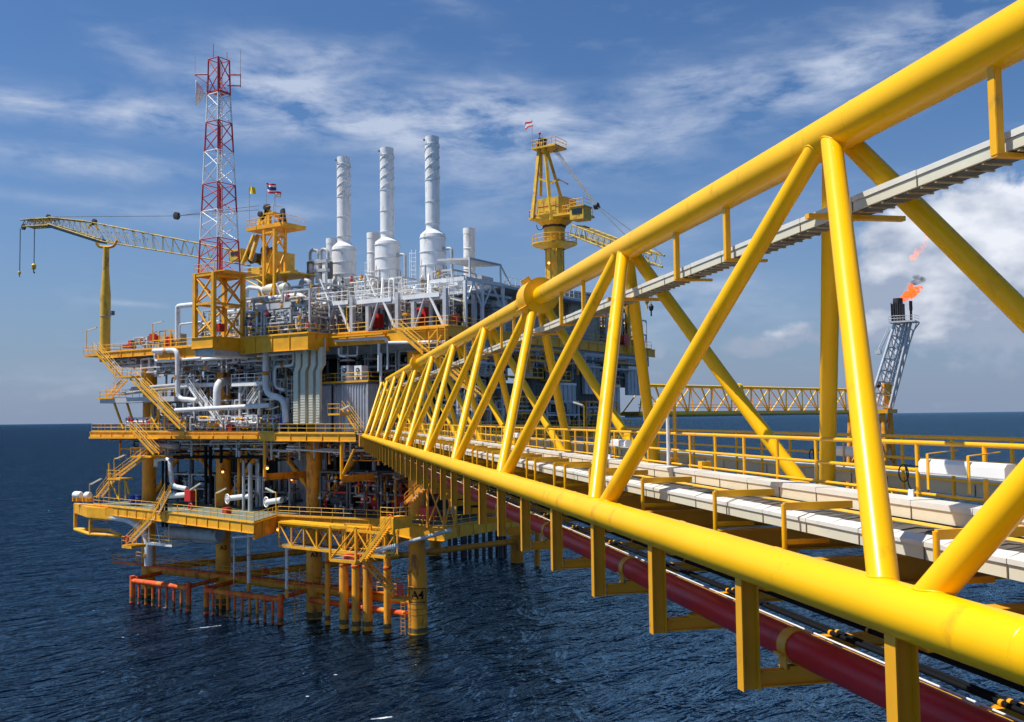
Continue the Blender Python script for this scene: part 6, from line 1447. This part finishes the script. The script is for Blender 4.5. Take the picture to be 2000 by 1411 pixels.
# service tower at the crane
t = thing('service_tower', 'slim yellow cross braced tower standing at the left crane', 'tower', VY(536, 590, -1.5))
zt_ = VY(536, 450, -1.5).z; xs = [VY(516, 560, -1.5).x, VY(536, 560, -1.5).x]; x3 = VY(557, 560, 1.4)
cs = [(xs[0], -1.5), (xs[1], -1.5), (x3.x, 1.4), (x3.x-1.8, 1.4)]
for x, y in cs: part(t, 'leg', MB().box(x-.17, x+.17, y-.17, y+.17, ZU+2, zt_+(.2 if y < 0 else 2.0)), PY)
hs = [ZU+3.4, ZU+8, ZU+12.2, zt_]
for h0, h1 in zip(hs, hs[1:]):
    for k in (0, 1, 2):
        a, b = cs[k], cs[(k+1) % 4]; part(t, 'diagonal', MB().tube((*a, h0), (*b, h1), .11, n=7), PY)
        if k == 1: part(t, 'diagonal', MB().tube((*b, h0), (*a, h1), .11, n=7), PY)
for k in range(3): part(t, 'beam', MB().bar((*cs[k], zt_-.2), (*cs[k+1], zt_-.2), .25), PY)
part(t, 'beam', MB().bar((*cs[1], zt_+1.9), (*cs[2], zt_+1.9), .2), PY)
part(t, 'dark_davit', MB().bar(VY(546, 437, 1), VY(551, 410, 1), .3).bar(VY(553, 408, 1), VY(556, 436, 1), .35), SD)
part(t, 'knee_strut', MB().tube((cs[1][0], -1.5, ZU+2.2), (cs[0][0], -1.5, ZU+5.6), .16, n=8), PY)
railing('yellow railing of the platform round the foot of the left crane', [VY(474, 540, -1), VY(518, 538, -1)], step=1.0)
t = thing('crane_walk_platform', 'yellow plated platform under the left crane beside the mast support', 'platform', VY(500, 545, 0))
a, b = VY(474, 541, -1), VY(560, 541, -1); part(t, 'floor_plate', MB().box(a.x, b.x+1.0, -1.2, 4, a.z-.25, a.z-.05), CY)
part(t, 'knee_strut', MB().tube(VY(520, 560, -1), VY(500, 545, -1), .12, n=7).tube(VY(482, 548, -1), VY(516, 566, -1), .12, n=7), CY)

# ---------------------------------------------------------------- right crane
XC, YC = 4.0, 26.2
T2 = lambda x, y, Y=YC: VY(x, y, Y)
cr = thing('pedestal_crane', 'yellow pedestal crane on the right with a red and white flag on its A frame', 'crane', (XC, YC, ZU))
c = (XC, YC, 0); ck = T2(1083, 470); XC = ck.x; c = (XC, YC, 0)
z = lambda y: VY(1083, y, YC).z
part(cr, 'pedestal', MB().lathe(c, [(1.22, ZU), (1.22, z(478)), (1.45, z(470)), (1.5, z(446))], n=26), CY)
mb = MB()
for k in range(8): a = 2*math.pi*k/8; mb.tube((XC+1.25*math.cos(a), YC+1.25*math.sin(a), ZU), (XC+1.25*math.cos(a), YC+1.25*math.sin(a), z(478)), .12, n=6)
part(cr, 'pedestal_ribs', mb, CY)
part(cr, 'slew_ring', MB().lathe(c, [(1.6, z(446)), (1.65, z(443)), (1.6, z(441))], n=26), SD)
mb = MB().lathe(c, [(1.5, z(488)), (3.0, z(480)), (3.2, z(479)), (3.2, z(477)), (1.5, z(477))], n=12, cap=False); part(cr, 'collar_platform', mb, CY)
mb = MB()
for f in (.55, 1.1): mb.pipe([(XC+3.1*math.cos(a), YC+3.1*math.sin(a), z(477)+f) for a in [2*math.pi*k/12 for k in range(13)]], .04, n=5, bend=.05, seg=1)
for k in range(16): a = 2*math.pi*k/16; mb.tube((XC+3.1*math.cos(a), YC+3.1*math.sin(a), z(477)), (XC+3.1*math.cos(a), YC+3.1*math.sin(a), z(477)+1.1), .04, n=5)
part(cr, 'collar_handrail', mb, PY2)
part(cr, 'underbody', MB().lathe(c, [(1.6, z(443)), (2.5, z(434)), (2.9, z(425)), (2.9, z(422))], n=8), CY)
a, b = T2(1042, 425, YC-2.2), T2(1099, 382, YC-2.2)
part(cr, 'machinery_house', MB().slab([(a.x+.7, YC-2.2, b.z), (b.x-.7, YC-2.2, b.z), (b.x, YC-1.4, b.z), (b.x, YC+1.4, b.z), (b.x-.7, YC+2.2, b.z), (a.x+.7, YC+2.2, b.z), (a.x, YC+1.4, b.z), (a.x, YC-1.4, b.z)], b.z-a.z), CY)
pn = MB()
for k in range(3): pn.box(a.x+.9+k*.95, a.x+1.7+k*.95, YC-2.26, YC-2.2, a.z+.6, b.z-.5)
part(cr, 'house_panel', pn, CY); part(cr, 'red_stripe', MB().box(a.x+.8, b.x-.7, YC-2.30, YC-2.26, (a.z+b.z)/2, (a.z+b.z)/2+.08), MR)
part(cr, 'side_platform', MB().box(a.x-.7, b.x+2.5, YC-2.4, YC+2.2, a.z-.3, a.z), CY)
mb = MB()
for (q0, q1) in (((a.x-.6, YC-2.3), (a.x-.6, YC+2)), ((a.x-.6, YC-2.3), (a.x+.2, YC-2.3)), ((b.x, YC-2.3), (b.x+1.2, YC-2.3)), ((b.x+2.3, YC-2.3), (b.x+2.3, YC+2))):
    for f in (.5, 1.0): mb.tube((*q0, a.z+f), (*q1, a.z+f), .04, n=5)
    for k in range(4): x = q0[0]+(q1[0]-q0[0])*k/3; y = q0[1]+(q1[1]-q0[1])*k/3; mb.tube((x, y, a.z), (x, y, a.z+1), .04, n=5)
part(cr, 'side_handrail', mb, PY2)
c0, c1 = T2(1113, 430, YC-2.6), T2(1139, 402, YC-2.6)
cab = part(cr, 'operator_cab', MB().box(c0.x, c1.x, YC-2.6, YC-.4, c0.z, c1.z).box(c0.x-.15, c1.x+.15, YC-2.75, YC-.3, c1.z, c1.z+.15), CY)
part(cab, 'window', MB().box(c0.x+.35, c1.x-.2, YC-2.66, YC-2.6, c0.z+.7, c1.z-.25), GLS)
mb = MB()
for f in (.5, 1.0): mb.pipe([(c0.x, YC-.5, c1.z+.1+f), (c0.x, YC-2.6, c1.z+.1+f), (c1.x, YC-2.6, c1.z+.1+f), (c1.x, YC-.5, c1.z+.1+f)], .04, n=5, bend=.05, seg=1)
for k in range(4): mb.tube((c0.x+(c1.x-c0.x)*k/3, YC-2.6, c1.z+.1), (c0.x+(c1.x-c0.x)*k/3, YC-2.6, c1.z+1.1), .04, n=5)
part(cab, 'roof_handrail', mb, PY2)
tops = [T2(1053, 292, YC-.8), T2(1066, 292, YC-.8)]
for (bx2, by2, tx2, dy) in ((1040, 428, 1053, -2.5), (1077, 430, 1065, -2.5), (1056, 384, 1057, 2.0), (1100, 400, 1068, 1.6)):
    part(cr, 'frame_leg', MB().bar(T2(bx2, by2, YC+dy), T2(tx2, 292, YC+dy*.35), .42, .42), CY)
part(cr, 'frame_brace', MB().bar(T2(1046, 347, YC-1.5), T2(1080, 359, YC-1.5), .22).bar(T2(1070, 358, YC), T2(1092, 352, YC), .2).bar(T2(1050, 330, YC-1), T2(1055, 349, YC+1), .15), CY)
part(cr, 'side_beam', MB().bar(T2(1090, 350, YC), T2(1109, 360, YC-1), .16), DG)
a, b = T2(1038, 289, YC-1.6), T2(1084, 289, YC-1.6)
part(cr, 'top_platform', MB().box(a.x, b.x, YC-1.6, YC+1.6, a.z-.25, a.z), CY)
mb = MB()
for f in (.5, 1.0): mb.pipe([(a.x, YC+1.5, a.z+f), (a.x, YC-1.5, a.z+f), (b.x, YC-1.5, a.z+f), (b.x, YC+1.5, a.z+f), (a.x, YC+1.5, a.z+f)], .04, n=5, bend=.05, seg=1)
for k in range(7): mb.tube((a.x+(b.x-a.x)*k/6, YC-1.5, a.z), (a.x+(b.x-a.x)*k/6, YC-1.5, a.z+1), .04, n=5); mb.tube((a.x+(b.x-a.x)*k/6, YC+1.5, a.z), (a.x+(b.x-a.x)*k/6, YC+1.5, a.z+1), .04, n=5)
part(cr, 'top_handrail', mb, PY2)
part(cr, 'sheave_block', MB().bar(T2(1058, 288), T2(1060, 271), .9), SD); part(cr, 'sheave_block', MB().bar(T2(1055, 288), T2(1057, 278), .9), CY)
part(cr, 'aviation_light', MB().tube(T2(1054, 275), T2(1054, 262), .06, n=6).ball(T2(1054, 261), .2, 8), RD2)
# boom sinking behind the bridge top chord
e = lambda x, y, Y: VY(x, y, Y)
o2 = v3(.9, 1.6, 0)
lat_boom(cr, pr(e(1118, 440, 24), o2), pr(e(1272, 498, 10), o2), pr(e(1112, 458, 24), o2), pr(e(1268, 520, 10), o2), 13, r=.11, rd=.05)
sh = e(1165, 403, 20); part(cr, 'bridle_block', MB().lathe(sh-v3(.3, 0, 0), [(.2, 0), (.45, .05), (.45, .55), (.2, .6)], n=12, axis=(1, 0, 0)), SD)
mb = MB()
for k in range(6): mb.tube(T2(1080+k*1.3, 295-k*.8, YC-.8+k*.3), sh+v3(0, -.4+k*.16, 0), .035, n=4)
part(cr, 'bridle_ropes', mb, DG)
part(cr, 'pendant_line', MB().tube(sh, e(1266, 505, 10), .05, n=5).tube(sh+v3(.2, .4, 0), e(1270, 497, 10)+o2, .05, n=5), DG)
for px, y0, y1 in ((1262, 520, 580), (1270, 520, 594)):
    a = e(px, y0, 10); z1 = e(px, y1, 10).z
    part(cr, 'hoist_rope', MB().tube(a, (a.x, 10, z1), .04, n=5), DG); part(cr, 'hook_block', MB().lathe((a.x, 10, z1-.9), [(.05, 0), (.25, .25), (.32, .6), (.1, .9)], n=8).tube((a.x, 10, z1-1.4), (a.x, 10, z1-.9), .09, n=6), CY if px == 1262 else SD)
part(cr, 'loop_cable', MB().pipe([T2(1048, 440, YC-2), T2(1050, 449, YC-2), T2(1058, 450, YC-2), T2(1062, 442, YC-2)], .05, n=5, bend=.5), BK)
# a yellow post with a red drum at the back right corner, seen between the braces
t = thing('corner_post', 'yellow post with cable loops at the far right corner of the top deck', 'post', e(1227, 690, 44)); x_ = WX(1227, 680, 7.8)
part(t, 'column', MB().tube((x_.x, x_.y, ZU-1), (x_.x, x_.y, WX(1222, 585, 7.8).z), .45, n=14), PY); part(t, 'cable_loop', MB().pipe([(x_.x-.5, x_.y-.4, ZU+4), (x_.x-.6, x_.y-.4, ZU+1.5), (x_.x, x_.y-.5, ZU+3.5), (x_.x+.1, x_.y-.5, ZU+1)], .06, n=5), BK)
solo('hose_reel', 'bright red hose reel drum at the far right corner of the top deck', 'reel', MB().lathe((x_.x-.6, x_.y-1.3, ZU+.9), [(.3, 0), (.95, .05), (.7, .2), (.7, .9), (.95, 1.05), (.3, 1.1)], n=14, axis=(1, 0, 0)), RD2)
# ---------------------------------------------------------------- flags
def flag(label, px, y0, y1, Y, w, h, stripes, lean=1):
    a, b = VY(px, y0, Y), VY(px, y1, Y); t = thing('flag', label, 'flag', b)
    part(t, 'pole', MB().tube(b, a, .04, n=5), GP); n = 8; mb = MB()
    tot = sum(s_[1] for s_ in stripes); pos = 0
    mats = []
    for m, _ in stripes:
        if m not in mats: mats.append(m)
    for m, hh in stripes:
        mb.m = mats.index(m)
        for i in range(n):
            def pt(u, v_): return a + v3(lean*w*u, .25*math.sin(u*7+v_*2), -h*v_-.45*u*h*(1+.3*math.sin(u*5)))
            u0, u1, v0, v1 = i/n, (i+1)/n, pos/tot, (pos+hh)/tot; mb.face([pt(u0, v1), pt(u1, v1), pt(u1, v0), pt(u0, v0)], True)
        pos += hh
    part(t, 'cloth', mb, mats)
flag('small plain yellow flag left of the left crane top', 487, 364, 438, -1, 1.1, .9, [(FLG, 1)])
flag('red, white and blue striped flag above the left crane top', 520, 357, 404, 1.5, 1.7, 1.3, [(FR_, 1), (FWH, 1), (FB, 2), (FWH, 1), (FR_, 1)])
flag('small white and red flag right of the striped one', 537, 373, 432, 2, 1.0, .8, [(FR_, 1), (FWH, 2)])
flag('red and white flag on top of the right crane', 1039, 234, 286, YC-1.4, 1.3, .9, [(FR_, 1), (FWH, 1.3), (FR_, .7)], lean=-1)

# ---------------------------------------------------------------- flare bridge and flare tower far behind
FA = v3(3.0, 50.5, 0); d_ = CAM + ray(1664, 785)*225; FE = v3(d_.x, d_.y, 0)
dirn = (FE-FA).normalized(); sidev = v3(dirn.y, -dirn.x, 0)
t = thing('flare_bridge', 'slim yellow triangular truss bridge running out to the flare tower', 'bridge', (FA.x, FA.y, 25.2))
LN = (FE-FA).length; zt0, zt1, zbb = 29.9, 30.3, 25.3
W2 = 1.7
top = lambda f: FA + dirn*(LN*f) + v3(0, 0, zt0+(zt1-zt0)*f)
bot = lambda f, s_: FA + dirn*(LN*f) + sidev*(W2*s_) + v3(0, 0, zbb)
part(t, 'top_chord', MB().tube(top(0), top(1), .30, n=12), FY)
for s_ in (-1, 1): part(t, 'bottom_chord', MB().tube(bot(0, s_), bot(1, s_), .28, n=12), FY)
part(t, 'top_chord', MB().tube(top(.0)+v3(0,0,0), top(1), .1, n=6), FY) if False else None
n = 12
for i in range(n):
    f0, f1, fm = i/n, (i+1)/n, (i+.5)/n
    for s_ in (1, -1):
        part(t, 'brace', MB().tube(bot(f0, s_), top(fm), .12, n=8), FY); part(t, 'brace', MB().tube(bot(f1, s_), top(fm), .12, n=8), FY)
    if i: part(t, 'post', MB().tube(bot(f0, 1), top(f0), .17, n=8), FY)
part(t, 'walkway', MB().slab([bot(0, 1)+v3(0,0,.4), bot(1, 1)+v3(0,0,.4), bot(1, -1)+v3(0,0,.4), bot(0, -1)+v3(0,0,.4)], .35), PY)
part(t, 'handrail', MB().tube(bot(0, .9)+v3(0,0,1.5), bot(1, .9)+v3(0,0,1.5), .06, n=6).tube(bot(0, .9)+v3(0,0,1.0), bot(1, .9)+v3(0,0,1.0), .05, n=6), PY2)
p = top(.40); part(t, 'node_drum', MB().lathe(p-dirn*.6, [(.3, 0), (.8, 0), (.8, 1.2), (.3, 1.2)], n=14, axis=dirn, cap=False), FY)
for s_ in (-1, 1): part(t, 'pipe_on_bridge', MB().tube(bot(0, s_*.5)+v3(0,0,-.3), bot(1, s_*.5)+v3(0,0,-.3), .25, n=8), GP)
# flare jacket
base = CAM + ray(1700, 815)*231; bz = 25.0
t = thing('flare_jacket', 'yellow braced jacket legs standing in the sea under the flare tower', 'platform legs', (base.x, base.y, 0))
bx_, by_ = base.x, base.y
lg = []
for sx in (-1, 1):
    for sy in (-1, 1):
        a = v3(bx_+sx*4.8, by_+sy*4.8, -2); b = v3(bx_+sx*3.6, by_+sy*3.6, bz); lg.append((a, b)); part(t, 'leg', MB().tube(a, b, .6, n=12), LY)
for (i, j) in ((0, 1), (1, 3), (3, 2), (2, 0)):
    for f0, f1 in ((.15, .55), (.55, .97)):
        part(t, 'brace', MB().tube(lg[i][0].lerp(lg[i][1], f0), lg[j][0].lerp(lg[j][1], f1), .28, n=8), LY); part(t, 'brace', MB().tube(lg[j][0].lerp(lg[j][1], f0), lg[i][0].lerp(lg[i][1], f1), .28, n=8), LY)
part(t, 'top_deck', MB().box(bx_-5, bx_+5, by_-5, by_+5, bz-.1, bz+.8), PY)
q = CAM + ray(1733, 790)*229
part(t, 'yellow_column', MB().tube((q.x, q.y, bz), (q.x, q.y, bz+7), .95, n=14), PY)
# inclined tower
tw = thing('flare_tower', 'silver inclined lattice flare tower with black burners at its top', 'flare tower', (base.x, base.y, bz+.8))
def at(x, y, dd=230): return CAM + ray(x, y)*dd
loL, loR, hiL, hiR = (1702, 742), (1734, 795), (1750, 632), (1786, 632)
bk = v3(1.8, 3.0, 0)
TL = [(at(1698, 790, 228), at(1747, 633, 229)), (at(1737, 797, 228), at(1775, 640, 229)), (at(1712, 790, 232), at(1757, 634, 233)), (at(1741, 800, 232), at(1782, 645, 233))]
for a, b in TL: part(tw, 'chord', MB().tube(a, b, .32, n=10), ST)
nn = 7
for i in range(nn+1):
    f = i/nn; P_ = [a.lerp(b, f) for a, b in TL]
    for u, w in ((0, 1), (1, 3), (3, 2), (2, 0)): part(tw, 'strut', MB().tube(P_[u], P_[w], .13, n=6), ST)
    if i < nn:
        Q_ = [a.lerp(b, (i+1)/nn) for a, b in TL]
        for u, w in ((0, 1), (2, 3), (0, 2), (1, 3)): part(tw, 'diagonal', MB().tube(Q_[u], P_[w], .13, n=6), ST)
for k, (o_, r_) in enumerate(((.3, .34), (.5, .25), (.72, .3))):
    a = TL[0][0].lerp(TL[1][0], o_)+bk*.6; b = TL[0][1].lerp(TL[1][1], o_)+bk*.6; part(tw, 'gas_riser', MB().tube(a, b+v3(0, 0, 1.2), r_, n=10), ST)
a = at(1738, 630); b = at(1796, 630); c = (a+b)/2
part(tw, 'head_platform', MB().box(a.x, b.x, a.y-1.5, a.y+3.5, a.z-.25, a.z+.1), ST)
mb = MB()
for f in (.7, 1.3): mb.pipe([(a.x, a.y+3.4, a.z+f), (a.x, a.y-1.4, a.z+f), (b.x, a.y-1.4, a.z+f), (b.x, a.y+3.4, a.z+f)], .05, n=5, bend=.05, seg=1)
for k in range(10): x = a.x+(b.x-a.x)*k/9; mb.tube((x, a.y-1.4, a.z), (x, a.y-1.4, a.z+1.3), .04, n=5)
part(tw, 'head_handrail', mb, ST)
part(tw, 'bracket', MB().tube(at(1782, 650), b, .15, n=6).tube(at(1778, 668), at(1790, 632), .12, n=6), ST)
hc = at(1755, 628); part(tw, 'burner_housing', MB().box(hc.x-1.3, hc.x+1.2, hc.y-1, hc.y+1.4, hc.z+.1, at(1755, 594).z).tube((hc.x, hc.y, hc.z), (hc.x, hc.y, at(1757, 583).z), 1.1, n=12), SD)
mb = MB()
for k in range(6): x = hc.x-1.3+k*.5; mb.tube((x, hc.y-1.1, hc.z), (x, hc.y-1.1, at(1755, 592).z+.3*(k % 2)), .12, n=6)
part(tw, 'burner_pipes', mb, SD)
hc = at(1780, 630); part(tw, 'pilot_pipe', MB().tube(hc, (hc.x, hc.y, at(1779, 590).z), .28, n=8).tube((hc.x, hc.y, at(1779, 606).z), (hc.x, hc.y, at(1779, 588).z), .38, n=8), SD)
part(tw, 'side_ladder', MB().tube(at(1712, 690), at(1735, 640), .1, n=6).tube(at(1716, 694), at(1740, 642), .1, n=6).box(at(1716, 690).x-.6, at(1716, 690).x+.6, at(1716, 690).y-1, at(1716, 690).y+1, at(1716, 692).z, at(1716, 684).z), ST)
cc = at(1731, 784); part(tw, 'cable_coil', MB().pipe([cc + RT*(1.0*math.cos(a)) + v3(0, 0, 1.4*math.sin(a)) for a in [2*math.pi*k/16 for k in range(17)]], .09, n=6, bend=.05, seg=1), BK)
part(tw, 'winch', MB().ball(at(1715, 752), .8, 8), SD)
# flames: rough tongues of fire as solid glowing lumps with ragged, see-through edges
def fire_mat(name, c1, c2, st, dens):
    m = bpy.data.materials.new(name); m.use_nodes = True; tt = m.node_tree; tt.nodes.clear(); l = tt.links.new
    o_ = tt.nodes.new('ShaderNodeOutputMaterial'); vol = tt.nodes.new('ShaderNodeVolumePrincipled'); g = tt.nodes.new('ShaderNodeNewGeometry')
    n = tt.nodes.new('ShaderNodeTexNoise'); n.inputs['Scale'].default_value = .75; n.inputs['Detail'].default_value = 5; n.inputs['Distortion'].default_value = 1.2; l(g.outputs['Position'], n.inputs['Vector'])
    mr = tt.nodes.new('ShaderNodeMapRange'); mr.inputs['From Min'].default_value = .40; mr.inputs['From Max'].default_value = .62; l(n.outputs['Fac'], mr.inputs['Value'])
    mx = tt.nodes.new('ShaderNodeMix'); mx.data_type = 'RGBA'; l(mr.outputs[0], mx.inputs['Factor']); mx.inputs['A'].default_value = (*c1, 1); mx.inputs['B'].default_value = (*c2, 1)
    a_ = tt.nodes.new('ShaderNodeMath'); a_.operation = 'MULTIPLY'; l(mr.outputs[0], a_.inputs[0]); a_.inputs[1].default_value = st
    b_ = tt.nodes.new('ShaderNodeMath'); b_.operation = 'MULTIPLY'; l(mr.outputs[0], b_.inputs[0]); b_.inputs[1].default_value = dens
    vol.inputs['Color'].default_value = (*c1, 1); l(b_.outputs[0], vol.inputs['Density']); l(mx.outputs['Result'], vol.inputs['Emission Color']); l(a_.outputs[0], vol.inputs['Emission Strength'])
    l(vol.outputs[0], o_.inputs['Volume']); return m
FM = fire_mat('flame_glow', (1.0, .10, .005), (1.0, .26, .015), 2.6, 3.5)
FM2 = fire_mat('faint_flame_glow', (1.0, .16, .02), (1.0, .30, .04), .5, .35)
def fire(name, label, cat, pts, m):
    mb = MB()
    for (x, y, r, sq) in pts: mb.ball(at(x, y), r, 12, sq)
    o = solo(name, label, cat, mb, m)
    return o
fire('flame', 'bright orange flame blowing to the right from the flare burners', 'flame', [(1768, 582, 1.1, (1.1, 1, .8)), (1774, 577, 1.3, (1, 1, .9)), (1781, 573, 1.25, (1, 1, 1)), (1779, 563, .9, (.8, 1, 1.3)), (1789, 567, 1.1, (1.1, 1, .8)), (1796, 563, .8, (1.2, 1, .6))], FM)
fire('flame', 'faint detached wisps of orange flame above the flare', 'flame', [(1783, 504, 1.0, (1, 1, .8)), (1790, 495, 1.0, (.7, 1, 1.3)), (1798, 488, .9, (1, 1, 1)), (1807, 474, .8, (.7, 1, 1.6)), (1811, 462, .7, (.6, 1, 1.5))], FM2)

sm = bpy.data.materials.new('flare_smoke'); sm.use_nodes = True; tt = sm.node_tree; tt.nodes.clear()
o_ = tt.nodes.new('ShaderNodeOutputMaterial'); vol = tt.nodes.new('ShaderNodeVolumePrincipled'); g_ = tt.nodes.new('ShaderNodeNewGeometry'); n_ = tt.nodes.new('ShaderNodeTexNoise'); n_.inputs['Scale'].default_value = .6; n_.inputs['Detail'].default_value = 5
tt.links.new(g_.outputs['Position'], n_.inputs['Vector']); r_ = tt.nodes.new('ShaderNodeMapRange'); r_.inputs['From Min'].default_value = .42; r_.inputs['From Max'].default_value = .7; r_.inputs['To Max'].default_value = 1.1; tt.links.new(n_.outputs['Fac'], r_.inputs['Value'])
vol.inputs['Color'].default_value = (.12, .11, .11, 1); tt.links.new(r_.outputs[0], vol.inputs['Density']); tt.links.new(vol.outputs[0], o_.inputs['Volume'])
mb = MB()
for (x, y, r, sq) in ((1788, 552, 1.0, (1.3, 1, .7)), (1797, 547, 1.1, (1.3, 1, .8)), (1790, 541, .8, (1.2, 1, .8))): mb.ball(at(x, y), r, 12, sq)
solo('smoke', 'thin dark smoke curling just above the flare flame', 'smoke', mb, sm)
